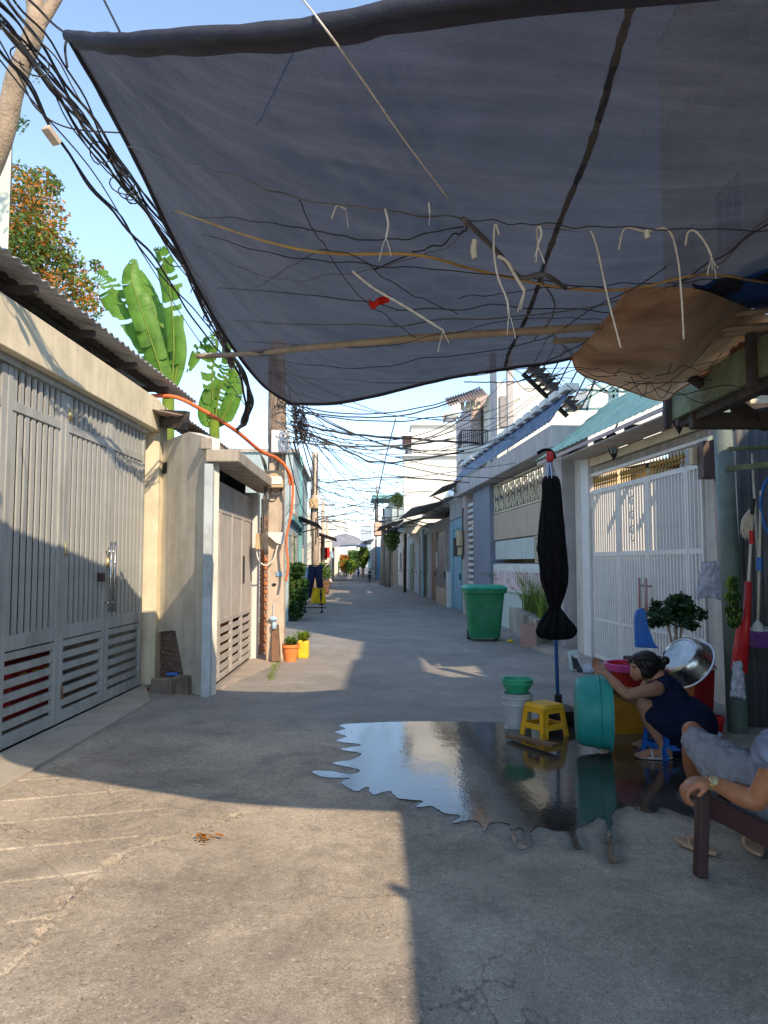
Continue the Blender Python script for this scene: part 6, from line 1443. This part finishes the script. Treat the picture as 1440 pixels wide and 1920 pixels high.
# tan slippers by the lounge chair
def slipper(q, az, mt, label):
    t = thing('slipper', label, 'slipper', q, None, az)
    mb = MB(); P_ = []
    for k in range(28): a = 2*pi*k/28; P_.append(Vector((.048*cos(a)*(1+.12*sin(a)), .125*sin(a), .0)))
    mb.prism(P_, (0,0,.022)); obj('sole', mb, mt, t, local=True, bevel=.006)
    for s in (-1,1): mb = MB(); f_ = spline([Vector((s*.045,-.0,.018)), Vector((s*.035,.02,.05)), Vector((0,.065,.03))]); mb.tube([f_(i/6) for i in range(7)], .009, 6); obj('strap', mb, mt, t, local=True)
slipper(G(1305,1592)+Vector((0,0,.006)), .5, m_sandal, 'tan rubber slipper lying left of the dark chair leg')
slipper(G(1412,1592)+Vector((0,0,.006)), -.2, m_sandal, 'tan rubber slipper lying under the reclining chair')
# ---------------------------------------------------------------- people: one continuous surface per body, fused by voxels
def limb(mb, pts, rs, n=16):
    f = spline(pts); g = spline([Vector((r,0,0)) for r in rs]); k_ = 18
    P_ = [f(i/k_) for i in range(k_+1)]; R_ = [g(i/k_).x for i in range(k_+1)]
    mb.tube(P_, R_, n); mb.ball(P_[0], R_[0]*.99, n); mb.ball(P_[-1], R_[-1]*.99, n)
def fuse(name, mb, mt, parent, vox=.008, sm=6, disp=0):
    o = obj(name, mb, mt, parent)
    m_ = o.modifiers.new('fuse', 'REMESH'); m_.mode = 'VOXEL'; m_.voxel_size = vox; m_.use_smooth_shade = True
    s = o.modifiers.new('soft', 'SMOOTH'); s.factor = .6; s.iterations = sm
    if disp:
        tx = bpy.data.textures.new('folds', 'CLOUDS'); tx.noise_scale = .055; tx.noise_depth = 3
        d_ = o.modifiers.new('folds', 'DISPLACE'); d_.texture = tx; d_.strength = disp; d_.mid_level = .5; d_.texture_coords = 'LOCAL'
    return o
V = Vector
def hand(mb, wrist, fdir, palm_n, L=.175, curl=.6, side=1):
    """palm and five separate fingers; fdir along the fingers, palm_n out of the palm"""
    fdir = fdir.normalized(); palm_n = (palm_n-fdir*palm_n.dot(fdir)).normalized(); sd = fdir.cross(palm_n)*side
    pl = L*.5
    for k in range(4):
        o = sd*((k-1.5)*L*.115); limb(mb, [wrist+o*.5+fdir*.0, wrist+o+fdir*pl*.6, wrist+o+fdir*pl], [L*.085,L*.085,L*.07], 10)
    for k, ln in enumerate((.42,.48,.45,.34)):
        o = sd*((k-1.5)*L*.13); p = wrist+o+fdir*pl; d = fdir.copy(); pts = [p-fdir*.01]; a = curl*(.8+.08*k)
        for j in range(3):
            d = (Matrix.Rotation(-a*.8, 3, sd*side) @ d); 
            p = p+d*L*ln*(.42,.32,.26)[j]; pts.append(p)
        limb(mb, pts, [L*.058,L*.055,L*.050,L*.042], 10)
    tb = wrist+sd*(-1.5*L*.115)+fdir*L*.12; limb(mb, [tb, tb-sd*L*.12+fdir*L*.14+palm_n*L*.06, tb-sd*L*.10+fdir*L*.30+palm_n*L*.16], [L*.075,L*.06,L*.045], 10)

# woman squatting at the tub, side on, facing left
D = 5.95
W_ = thing('person', 'woman with black bun in a navy sleeveless dress crouching over the tipped teal tub', 'person', (U(1265,1410,D).x, D, 0))
P = lambda u, v, d=D: U(u, v, d)
hc = P(1206,1250)
sk = MB()
# head: skull, face facing left and down
Mh = Matrix.Rotation(radians(-18), 3, 'Y')
sk.ball(hc+V((.012,0,.012)), (.092,.074,.098), 20)
sk.ball(hc+V((-.040,0,-.035)), (.062,.060,.072), 16)                       # jaw and cheeks
sk.ball(hc+V((-.058,0,-.085)), (.030,.032,.026), 12)                       # chin
sk.add([hc+V((-.088,-.012,-.010)), hc+V((-.088,.012,-.010)), hc+V((-.116,.0,-.045)), hc+V((-.086,-.018,-.055)), hc+V((-.086,.018,-.055)), hc+V((-.070,0,-.02))], [(0,1,2),(0,2,3),(1,4,2),(2,4,3),(0,3,5),(3,4,5),(4,1,5),(1,0,5)])   # nose
sk.ball(hc+V((-.090,0,-.066)), (.014,.026,.008), 10); sk.ball(hc+V((-.086,0,-.078)), (.014,.022,.008), 10)   # lips
sk.ball(hc+V((-.080,-.03,.012)), (.016,.026,.010), 10); sk.ball(hc+V((-.080,.03,.012)), (.016,.026,.010), 10)  # brows
sk.ball(hc+V((.018,-.076,-.012)), (.018,.010,.032), 10); sk.ball(hc+V((.018,.076,-.012)), (.018,.010,.032), 10) # ears
neck0 = P(1232,1276); limb(sk, [hc+V((.03,0,-.05)), P(1222,1270), neck0+V((.02,0,-.01))], [.054,.050,.062])
shN, shF = P(1229,1292,D-.15), P(1214,1286,D+.16)
elN, elF = P(1176,1303,D-.20), P(1190,1312,D+.10)
haN, haF = P(1134,1262,D-.05), P(1140,1284,D+.12)
limb(sk, [shN+V((.03,.05,0)), shN, P(1203,1297,D-.19), elN], [.060,.055,.046,.036]); limb(sk, [elN, P(1156,1284,D-.14), haN+V((.012,0,-.006))], [.036,.038,.025])
limb(sk, [shF+V((.02,-.05,0)), shF, P(1204,1304,D+.13), elF], [.058,.052,.044,.036]); limb(sk, [elF, P(1166,1302,D+.12), haF+V((.01,0,0))], [.036,.036,.024])
hand(sk, haN, (P(1124,1254,D)-haN), V((.4,.1,-1)), .165, .75, 1); hand(sk, haF, V((-1,.1,.45)), V((.3,0,-1)), .165, .8, 1)
limb(sk, [neck0, P(1250,1300), P(1275,1330), P(1300,1356)], [.095,.118,.125,.15])     # trunk under the dress
# near leg: thigh forward from hip, knee, shin back down to foot
hip = P(1300,1362,D-.10); kn = P(1207,1322,D-.12); an = P(1240,1393,D-.12)
limb(sk, [hip, P(1255,1345,D-.13), kn], [.105,.088,.058]); limb(sk, [kn, P(1218,1352,D-.115), P(1232,1378,D-.12), an], [.055,.054,.040,.033])
kn2 = P(1212,1318,D+.22); an2 = P(1232,1384,D+.25); limb(sk, [P(1298,1358,D+.12), P(1255,1340,D+.18), kn2], [.10,.085,.055]); limb(sk, [kn2, P(1222,1350,D+.24), an2], [.052,.05,.032])
def foot(mb, ank, az, L=.235, toes=True):
    f = V((cos(az), sin(az), 0)); s = V((-sin(az), cos(az), 0)); g = V((ank.x, ank.y, 0))
    limb(mb, [ank, g-f*.045+V((0,0,.045))], [.034,.036]); limb(mb, [g-f*.05+V((0,0,.040)), g+f*L*.35+V((0,0,.040)), g+f*L*.60+V((0,0,.028))], [.034,.036,.030])
    for k, (l, r) in enumerate(((.80,.014),(.82,.0105),(.78,.010),(.73,.0095),(.67,.009))):
        o = s*((k-2)*.018+.0); limb(mb, [g+f*L*.5+o*.9+V((0,0,.026)), g+f*L*(l-.08)+o+V((0,0,.024)), g+f*L*l+o+V((0,0,.018))], [.017,r,r*.85], 10)
foot(sk, an+V((0,0,.0)), pi-.12); foot(sk, an2, pi+.1)
fuse('body', sk, m_skin, W_, .006, 4)
eyes = MB()
for sy in (-1,1): eyes.ball(hc+V((-.087,sy*.030,.000)), (.006,.012,.006), 10)
obj('eyes', eyes, m_hair, W_, smooth=True)
hr = MB(); hr.ball(hc+V((.026,0,.028)), (.108,.092,.102), 20); hr.ball(hc+V((.02,-.045,-.02)), (.07,.045,.07), 14); hr.ball(hc+V((.02,.045,-.02)), (.07,.045,.07), 14); hr.ball(hc+V((-.022,0,.072)), (.066,.070,.040), 14); hr.ball(hc+V((.060,0,-.025)), (.060,.075,.062), 14)
hr.ball(P(1231,1246)+V((.022,0,.0)), (.050,.048,.046), 14); hr.ball(P(1240,1240)+V((.024,-.01,.008)), (.040,.040,.036), 12); [limb(hr, [hc+V((-.06,-.05+.02*k,.06)), hc+V((.0,-.09+.036*k,.10-.01*abs(k-2.5))), hc+V((.09,-.06+.024*k,.04)), P(1228,1246)+V((.0,0,.0))], [.010,.012,.012,.010], 8) for k in range(6)]
limb(hr, [hc+V((-.03,-.072,.045)), hc+V((.0,-.084,.0)), hc+V((.03,-.075,-.05))], [.014,.016,.012]); fuse('hair', hr, m_hair, W_, .006, 3)
bd = MB(); bd.tube([P(1226,1244)+V((.012,0,0)), P(1228,1250)+V((.012,0,0))], .02, 10)
# dress
dr = MB()
limb(dr, [P(1246,1310), P(1236,1318,D-.04), P(1226,1328,D-.08)], [.13,.12,.108], 16); limb(dr, [P(1238,1284), P(1250,1302), P(1268,1330), P(1300,1358)], [.115,.140,.150,.185], 20)
limb(dr, [P(1224,1288,D-.085), P(1246,1282,D-.095)], [.045,.06]); limb(dr, [P(1222,1286,D+.09), P(1246,1280,D+.10)], [.045,.06])
limb(dr, [P(1296,1352,D-.08), P(1262,1352,D-.11), P(1230,1338,D-.12)], [.16,.145,.112]); limb(dr, [P(1296,1350,D+.08), P(1262,1346,D+.17), P(1226,1330,D+.2)], [.155,.14,.106])
limb(dr, [P(1262,1362,D-.04), P(1266,1385,D-.03), P(1264,1398,D-.02)], [.14,.12,.085]); limb(dr, [P(1296,1362,D), P(1284,1385,D), P(1278,1394,D)], [.15,.12,.09])
limb(dr, [P(1290,1335,D), P(1312,1352,D+.02), P(1330,1362,D+.05)], [.13,.12,.07])
fuse('dress', dr, m_navy, W_, .007, 5, .014)
def sole(mb, ank, az, mt, parent, L=.25):
    f = V((cos(az), sin(az), 0)); s = V((-sin(az), cos(az), 0)); g = V((ank.x, ank.y, 0))+f*.045; pts = []
    for k in range(26): a = 2*pi*k/26; pts.append(g+f*cos(a)*L*.52+s*sin(a)*.046*(1+.12*cos(a))+V((0,0,.005)))
    m_ = MB(); m_.prism(pts, (0,0,.017)); o = obj('sandal', m_, mt, parent, bevel=.005)
    m2 = MB(); c = g+f*.03
    m2.tube([c+s*.045+V((0,0,.02)), c+s*.03+V((0,0,.066)), c-s*.03+V((0,0,.066)), c-s*.045+V((0,0,.02))], .012, 8); obj('strap', m2, mt, o, smooth=True)
sole(sk, an, pi-.12, m_foamw, W_); sole(sk, an2, pi+.1, m_foamw, W_)

# man reclining in the low wooden chair, seen from behind his shoulder; cut by the frame
Mn = thing('person', 'man in grey trousers reclining on the low chair, gold watch on his wrist', 'person', (2.05,3.9,0))
s2 = MB()
knee = P(1298,1372,4.55); hipm = P(1440,1470,3.95); hip2 = hipm+V((.10,.10,-.02))
limb(s2, [knee+V((.01,.03,-.01)), P(1300,1440,4.75), P(1325,1500,4.8)], [.058,.056,.038])       # shin runs down behind the thigh
limb(s2, [knee, P(1310,1395,4.5)], [.062,.07]); foot(s2, V((P(1325,1500,4.8).x, 4.8, .07)), pi/2+.3)
k2 = knee+V((.56,-.1,-.12)); limb(s2, [k2, k2+V((.05,.22,-.3)), k2+V((.06,.25,-.42))], [.06,.056,.036]); foot(s2, k2+V((.06,.25,-.44)), pi/2)
wr = P(1330,1466,3.45); el = P(1418,1502,3.30); shd = P(1462,1405,3.25)
limb(s2, [el, P(1390,1492,3.34), P(1352,1474,3.42), wr], [.043,.046,.036,.027]); limb(s2, [shd, P(1448,1450,3.26), el], [.065,.056,.044])
# hand hanging over the arm end: fingers drop down and curl
fd = V((-1,.05,-.25)).normalized(); sd = V((0,1,.0)); L = .18; w0 = wr+V((-.005,0,0))
for k in range(4):
    o = sd*((k-1.5)*.021); limb(s2, [w0+o*.5, w0+o+fd*.05+V((0,0,.012)), w0+o+fd*.088+V((0,0,.006))], [.017,.018,.014], 10)
for k, ln in enumerate((.92,1.05,1.0,.82)):
    o = sd*((k-1.5)*.0235); p = w0+o+fd*.088+V((0,0,.006)); pts = [p-fd*.012, p+V((-.022,0,-.026))*ln, p+V((-.020,0,-.062))*ln, p+V((.002,0,-.082))*ln]
    limb(s2, pts, [.0125,.0115,.0105,.0085], 10)
limb(s2, [w0+sd*-.03+fd*.02, w0+V((-.04,-.050,-.02)), w0+V((-.066,-.052,-.045))], [.017,.013,.010], 10)
tor = [P(1470,1500,3.55), P(1500,1470,3.35), P(1540,1400,3.1), P(1560,1360,3.0)]
limb(s2, [hipm+V((.05,-.1,.05)), V((2.25,3.55,.42)), V((2.3,3.2,.72)), V((2.3,3.05,.92))], [.15,.15,.16,.12]); limb(s2, [V((2.3,3.05,.92)), V((2.3,3.0,1.05))], [.06,.055]); s2.ball(V((2.28,3.02,1.17)), (.078,.095,.115), 18); s2.ball(V((2.25,3.10,1.13)), (.06,.05,.08), 14); s2.ball(V((2.27,3.135,1.15)), (.014,.022,.02), 10)
sh2 = V((2.52,3.15,.88)); limb(s2, [sh2, sh2+V((.08,.15,-.2)), sh2+V((.0,.38,-.26))], [.06,.05,.035]); hand(s2, sh2+V((-.0,.38,-.26)), V((-.2,1,0)), V((0,0,-1)), .18, .4)
fuse('body', s2, m_skin2, Mn, .006, 3)
hh = MB(); hh.ball(V((2.29,3.00,1.20)), (.085,.100,.105), 18); fuse('hair', hh, m_hair, Mn, .008, 2)
tr = MB(); limb(tr, [P(1306,1392,4.5), P(1345,1425,4.3), P(1395,1455,4.12), hipm], [.086,.118,.125,.135], 20); limb(tr, [k2+V((.0,-.05,-.02)), hip2+V((.15,.1,0)), hip2], [.085,.11,.13], 20); limb(tr, [hipm, hipm+V((.12,-.15,0))], [.14,.15], 20)
limb(tr, [P(1400,1500,3.85), P(1420,1530,3.7), V((2.15,3.5,.28))], [.07,.085,.12], 16); fuse('trousers', tr, m_greycloth, Mn, .007, 4, .050)
ts = MB(); limb(ts, [hipm+V((.06,-.08,.04)), V((2.22,3.6,.46)), V((2.28,3.25,.72)), V((2.3,3.08,.90))], [.165,.168,.175,.125], 20); limb(ts, [P(1452,1418,3.27), P(1475,1400,3.22), V((2.3,3.12,.86))], [.078,.085,.10], 16); limb(ts, [sh2+V((.02,.03,-.05)), V((2.3,3.12,.86))], [.08,.1], 16)
fuse('shirt', ts, m_tshirt, Mn, .007, 4, .035)
wt = MB(); axw = (P(1352,1474,3.42)-wr).normalized(); Mw = Matrix.Translation(wr+axw*.015) @ axw.to_track_quat('Z','Y').to_matrix().to_4x4(); wt.lathe([(.030,-.010),(.034,-.008),(.034,.008),(.030,.010)], 24, Mw); w_o = obj('watch', wt, m_gold2, Mn, auto=True)
wf = MB(); dirf = V((-.15,-.80,.58)).normalized(); Mf = Matrix.Translation(wr+axw*.015+dirf*.031) @ dirf.to_track_quat('Z','Y').to_matrix().to_4x4(); wf.lathe([(.020,-.004),(.022,.0),(.020,.006),(.001,.007)], 24, Mf); obj('watch_face', wf, m_gold2, w_o, auto=True)
# chair
ch = thing('lounge_chair', 'low dark wooden lounge chair under the reclining man', 'chair', (1.7,3.5,0))
def bar_(nm, a, b, w, h, mt): mb = MB(); mb.bar(a, b, w, h); return obj(nm, mb, mt, ch, bevel=.006)
lf_b = G(1318,1648)+V((.0,.03,0)); lf_t = V((lf_b.x+.035, lf_b.y+.02, .43))
bar_('leg', lf_b, lf_t, .068, .05, m_redwood)
bar_('armrest', lf_t+V((-.035,-.0,.012)), V((2.02,3.0,.50)), .08, .035, m_redwood)
bar_('seat_rail', V((lf_t.x+.02,lf_t.y+.01,.33)), V((1.98,2.98,.20)), .05, .10, m_redwood)
bar_('leg', V((1.90,2.90,0)), V((1.84,3.08,.50)), .09, .06, m_redwood)
fr2 = lf_b+V((.72,.62,0)); bar_('leg', fr2, fr2+V((0,0,.42)), .06, .06, m_redwood)
bar_('front_rail', V((lf_t.x,lf_t.y+.02,.31)), fr2+V((0,0,.31)), .06, .09, m_redwood)
bar_('armrest', fr2+V((0,0,.44)), fr2+V((.45,-.9,.50)), .08, .035, m_redwood)
for k in range(8):
    a = V((lf_t.x+.02,lf_t.y,.30)).lerp(V((1.98,2.98,.24)), (k+.5)/8); bar_('slat', a, a+V((.68,.58,0)), .055, .018, m_redwood)
for k in range(6):
    a = V((2.0,2.98,.26)).lerp(V((2.62,3.46,.26)), (k+.5)/6); bar_('back_slat', a, a+V((.16,-.30,.75)), .07, .018, m_redwood)
# ---------------------------------------------------------------- cables over the lane
rg = random.Random(77)
def sagline(a, b, sag, n=18, jit=0, seed=0):
    out = []
    for k in range(n+1):
        t = k/n; p = a.lerp(b, t); p = p+V((0,0,-4*sag*t*(1-t)))
        if jit: p = p+V((noise.noise(V((t*5,seed,0))), noise.noise(V((t*5,seed,7))), noise.noise(V((t*7,seed,3)))))*jit
        out.append(p)
    return out
# main bundle down the left edge
path = [U(-120,-90,3.6), U(-10,35,4.0), U(95,150,4.45), U(190,285,4.95), U(262,385,5.6), U(330,480,6.3), U(385,570,7.2), U(422,650,8.3), U(436,690,9.0)]
bund = thing('cable_bundle', 'thick bundle of black cables running beside the left edge of the net', 'cable bundle', path[3])
for k in range(15):
    o = [V((rg.gauss(0,.022), rg.gauss(0,.03), rg.gauss(0,.022))) for _ in path]
    if k < 5: o = [x*1.1+V((.05+.02*k,0,.02*k))*(1-i/8) for i, x in enumerate(o)]
    if k > 12: o = [x+V((-.18,0,-.10))*sin(pi*i/8) for i, x in enumerate(o)]
    f = spline([p+x for p, x in zip(path, o)]); mb = MB(); mb.tube([f(i/60)+V((.008*sin(i*.9+k),.0,.008*cos(i*.8+k))) for i in range(61)], rg.choice((.005,.007,.010)), 6)
    obj('strand', mb, (m_cable,m_cable,m_cable2)[k%3] if k < 12 else m_cable, bund, smooth=True)
for i in range(20):
    f = spline(path); t_ = rg.uniform(.1,.98); p = f(t_); mb = MB(); R_ = rg.uniform(.04,.09); a0 = rg.uniform(0,6)
    mb.tube([p+V((R_*cos(a),R_*.5*sin(a*1.3),R_*sin(a)-.02)) for a in np.linspace(a0,a0+rg.uniform(3,6),12)], .005, 5); obj('loose_loop', mb, m_cable, bund, smooth=True)
path2 = [U(422,650,8.3), U(448,690,9.0), U(466,745,9.6), U(458,790,9.9), U(444,806,9.9)]
f = spline(path2); t = thing('cable_bundle', 'drooping black cable bundle falling from the net edge to the orange conduit', 'cable bundle', path2[0])
for k in range(6): mb = MB(); o = V((rg.gauss(0,.03),rg.gauss(0,.03),rg.gauss(0,.02))); mb.tube([f(i/24)+o*sin(pi*i/24)+V((.012*sin(i+k),0,0)) for i in range(25)], .016, 6); obj('strand', mb, m_cable, t, smooth=True)
f = spline([U(282,742,9.3), U(330,745,9.35), U(378,768,9.5), U(440,806,9.9), U(488,845,10.6), U(520,860,11.0), U(538,880,11.1), U(545,910,11.15)])
t = thing('orange_conduit', 'bright orange corrugated conduit from the cream house to the near pole', 'conduit', U(440,806,9.9)); mb = MB(); mb.tube([f(i/220) for i in range(221)], [.024+.004*(i%2) for i in range(221)], 8); obj('hose', mb, m_orange, t, smooth=True)
f = spline([U(530,866,11.05), U(548,900,11.1), U(546,960,11.15), U(537,1010,11.15), U(540,1060,11.15), U(536,1090,11.15)]); mb = MB(); mb.tube([f(i/40) for i in range(41)], .018, 8); obj('hose', mb, m_orange, t, smooth=True)
for k in range(4): f = spline([U(488,850,10.9), U(500,880+k*6,11.1), U(492+k*3,960,11.15), U(496+k*2,1040,11.15)]); mb = MB(); mb.tube([f(i/20) for i in range(21)], .009, 5); rope_o = tag(obj('drop_cable', mb, m_cable2, None, smooth=True), 'grey drop cable running down the left face of the near pole', 'cable', 'drop cables on the near pole')
# telephone box hung in the bundle
mb = MB(); mb.bar(U(85,238,4.6), U(108,270,4.7), .06, .04); tag(obj('splice_box', mb, m_polec, None, bevel=.006), 'pale splice box dangling from the cables at upper left', 'splice box')
rope('cable', 'single thin cable left of the bundle running down to the banana plants', 'cable', [U(-10,100,4.4), U(70,200,5), U(180,330,6), U(270,480,7.5), U(360,620,10), U(460,760,11)], .006, m_cable)
rope('cable', 'thin cable looping at upper left beside the tree limb', 'cable', [U(-10,60,4.4), U(40,150,4.6), U(70,205,4.7), U(130,240,4.8), U(240,250,5.0)], .006, m_cable)
def under(x, y, d, dr=.13):
    p = on_net(x, y, dr+.05*sin(x*.02)); q = proj(NGp(x, y)); return p if abs(q[0]-x)+abs(q[1]-y) < 16 else U(x, y, d)
def NGp(px, py):
    d = ((_pj-np.array([px,py]))**2).sum(-1); i, j = np.unravel_index(d.argmin(), d.shape); return NG[i][j]
# near wires under the net: (points in view order, distance)
near = [([(240,275),(420,325),(560,372),(700,392),(870,412)],4.4,.006),([(320,400),(520,420),(700,450),(870,425)],4.7,.005),([(870,412),(1100,425),(1440,432)],4.3,.004),
 ([(380,440),(560,485),(760,500),(960,520),(1180,545)],4.8,.005),([(360,455),(500,520),(640,515),(820,470),(870,430)],4.9,.004),([(560,375),(600,450),(680,560),(790,640)],4.7,.004),([(700,505),(860,440),(870,415)],4.7,.006),
 ([(410,540),(600,555),(780,580),(960,575),(1200,590)],5.0,.005),([(430,600),(640,610),(860,600),(1080,580),(1300,520),(1440,410)],4.9,.007),([(450,665),(640,690),(820,670),(1000,640),(1250,500)],5.1,.005),
 ([(1000,690),(1120,630),(1260,540),(1440,420)],4.8,.007),([(480,540),(620,470),(760,545),(860,590)],4.9,.004),([(1010,515),(1040,580),(1000,640)],4.7,.008),([(860,560),(1040,540),(1250,530),(1440,520)],4.6,.004),
 ([(1090,690),(1180,700),(1290,690),(1440,640)],4.9,.004),([(1130,650),(1220,630),(1300,560)],4.7,.004),([(1200,745),(1290,690),(1400,560)],4.6,.005),([(1250,700),(1290,640),(1380,560)],4.6,.004),([(500,700),(760,718),(1000,690),(1240,700)],5.15,.005),([(460,640),(700,650),(960,600),(1130,600)],5.1,.004)]
for k, (P_, d, r) in enumerate(near):
    pts = [under(x, y, d) for i, (x, y) in enumerate(P_)]; f = spline(pts); mb = MB(); mb.tube([f(i/40)+V((0,0,.022*noise.noise(V((i*.30,k,0))))) for i in range(41)], r*.55, 5)
    tag(obj('cable', mb, m_cable if k % 4 else m_cable2, None, smooth=True), 'thin dark cable crossing close beneath the navy net', 'cable', 'thin cables close beneath the net')
rope('ochre_cable', 'ochre cable waving across beneath the middle of the net', 'cable', [under(*q, 4.6) for q in ((330,395),(490,450),(620,475),(780,478),(900,508),(1060,540),(1180,542),(1320,515),(1438,530))], .0065, m_yellowwire, n=60)
# black tape-wrapped joint with white knots
rope('taped_cable', 'thick taped cable joint hanging under the centre of the net', 'cable', [under(*q, 4.4, .17) for q in ((868,410),(900,440),(940,480),(975,520),(1020,515),(1060,540))], .011, m_cable2)
def white_string(pts, label, frays=0, r=.0036, d=None):
    d = NGp(*pts[0]).y-.22
    t = thing('white_string', label, 'string', U(*pts[0], d)); f = spline([U(*p, d) for p in pts]); mb = MB(); mb.tube([f(i/24) for i in range(25)], [r*(1+.2*sin(i*3)) for i in range(25)], 6); obj('strand', mb, m_string, t, smooth=True)
    for k in range(frays):
        p0 = pts[-1]; a = rg.uniform(-14,14); f2 = spline([U(*p0,d), U(p0[0]+a*.4,p0[1]+12,d), U(p0[0]+a,p0[1]+rg.uniform(22,46),d)]); mb = MB(); mb.tube([f2(i/8) for i in range(9)], r*.4, 4); obj('frayed_end', mb, m_string, t, smooth=True)
white_string([(1010,470),(1010,422),(1060,430),(1100,428),(1118,460),(1140,560),(1164,652)], 'long white string dangling left of the ochre canvas, first of two long ones')
white_string([(1160,468),(1172,428),(1210,434),(1252,430),(1270,480),(1278,560),(1282,636)], 'long white string hanging down over the ochre canvas')
white_string([(1285,460),(1290,436),(1304,434),(1322,455),(1334,480)], 'frayed tuft of white string at the right end of the row', 5, .004)
white_string([(936,440),(928,420),(926,470),(934,520),(950,560),(954,590)], 'thin hooked white string hanging by the taped cable joint', 2, .004)
white_string([(890,450),(888,470),(890,484)], 'short thick white string end at the left of the taped joint', 0, .012)
white_string([(934,480),(950,490),(962,510),(984,546)], 'white string knotted round the taped joint', 3, .007)
white_string([(1012,424),(1015,440),(1008,460)], 'small white string knot on the wire left of the first long string', 4, .005)
white_string([(1212,432),(1214,446)], 'stubby white string between the two long ones', 0, .010)
white_string([(722,392),(728,420),(724,446)], 'faint pale string hanging under the middle of the net', 2, .004)
white_string([(622,410),(632,386),(648,392)], 'faint looped pale string left of middle under the net', 1, .003)
white_string([(804,380),(806,400)], 'tiny pale string end under the middle of the net', 1, .003)
white_string([(660,508),(700,540),(760,575),(832,620)], 'frayed pale twine running toward the bamboo pole', 2, .005)
mb = MB(); mb.grid(lambda u,v: U(692+38*u,558+14*v+6*sin(u*6),NGp(710,560).y-.15)+V((0,.02*sin(u*11),0)), 10, 4, .003); tag(obj('red_rag', mb, m_redcloth, None, smooth=True), 'small red rag caught in the cables under the net', 'rag')
# far mesh of wires between poles and houses
ptops = [U(524,760,11.2), U(540,800,11.2), U(530,720,11.2)]
for k in range(34):
    a = rg.choice(ptops)+V((rg.uniform(-.1,.1),0,rg.uniform(-.25,.3))); kind = rg.random()
    if kind < .45: b = U(rg.uniform(880,1130), rg.uniform(700,860), rg.uniform(11,20)); s = rg.uniform(.2,.9)
    elif kind < .75: b = U(590, rg.uniform(850,960), 30); s = rg.uniform(.2,.8)
    else: b = U(rg.uniform(700,860), rg.uniform(860,970), rg.uniform(30,48)); s = rg.uniform(.3,1.2)
    mb = MB(); mb.tube(sagline(a, b, s, 22, .03, k), rg.choice((.006,.008,.010)), 4); tag(obj('cable', mb, m_cable if k % 3 else m_cable2, None, smooth=True), 'sagging cable strung from the near pole across the lane', 'cable', 'cables strung from the near pole')
for k in range(30):
    a = U(590,rg.uniform(870,980),30); b = U(rg.uniform(700,880), rg.uniform(880,985), rg.uniform(24,50)); mb = MB(); mb.tube(sagline(a, b, rg.uniform(.1,.9), 16, .03, k+50), rg.choice((.010,.013)), 4); tag(obj('cable', mb, m_cable if k % 3 else m_cable2, None, smooth=True), 'far cable strung from the second pole across the lane', 'cable', 'cables strung from the second pole')
for k, (P_, d, r) in enumerate([([(545,790),(640,812),(760,822),(900,832)],12,.018),([(548,800),(640,840),(700,866),(780,862),(870,846)],12,.014),([(545,770),(660,782),(760,778),(860,750)],12,.012),([(870,716),(960,716),(1060,700)],12,.010),([(742,785),(725,850),(710,920),(700,960)],40,.03),([(560,800),(580,850),(590,880)],12,.010),([(552,770),(570,840),(586,900)],12,.010),([(720,890),(820,900),(880,905)],20,.012),([(610,905),(720,895),(860,902)],28,.02)]):
    f = spline([U(x,y,d) for x, y in P_]); mb = MB(); mb.tube([f(i/30)+V((0,0,.02*noise.noise(V((i*.4,k,2))))) for i in range(31)], r, 5); tag(obj('cable', mb, m_cable, None, smooth=True), ('heavy cable from the pole tangle running level to the cream building','heavy cable dipping lowest from the pole tangle toward the black railing','cable sagging just under the far net edge','short black cable crossing before the white house wall','long dark rope slanting up to a point in mid sky','cable dropping steeply from the pole tangle to the second pole','second steep drop cable beside the other to the second pole','level cable crossing the lower half of the cream building','lowest thick cable from the second pole to the cream building')[k], 'cable', 'heavier cables in the open sky')
t = thing('cable_tangle', 'knot of black cable coils hanging below the far corner of the net', 'cable tangle', U(556,790,10.8))
for k in range(12):
    f = [U(550+rg.uniform(-6,22)+i*1.5, 765+i*9+rg.uniform(-9,9), 10.8+rg.uniform(-.1,.1)) for i in range(8)]; mb = MB(); f_ = spline(f); mb.tube([f_(i/24) for i in range(25)], .009, 5); obj('coil', mb, m_cable, t, smooth=True)
for k in range(14):   # short tangled ends along the eave and canvas edge
    x = rg.uniform(990,1280); y = 690+(x-990)*.16+rg.uniform(-25,40); d = 4.6+rg.uniform(-.2,.5); P_ = [U(x,y,d)]
    for i in range(4): P_.append(U(x+(30+10*(k%3))*(i+1)*(1 if k%2 else -.6)+rg.uniform(-8,8), y+rg.uniform(-22,26)-8*i*(k%2), d))
    f_ = spline(P_); mb = MB(); mb.tube([f_(i/20) for i in range(21)], .0025, 4); tag(obj('wire', mb, m_cable, None, smooth=True), 'stray thin wire dangling about the lower edge of the ochre canvas', 'wire', 'stray wires about the ochre canvas')
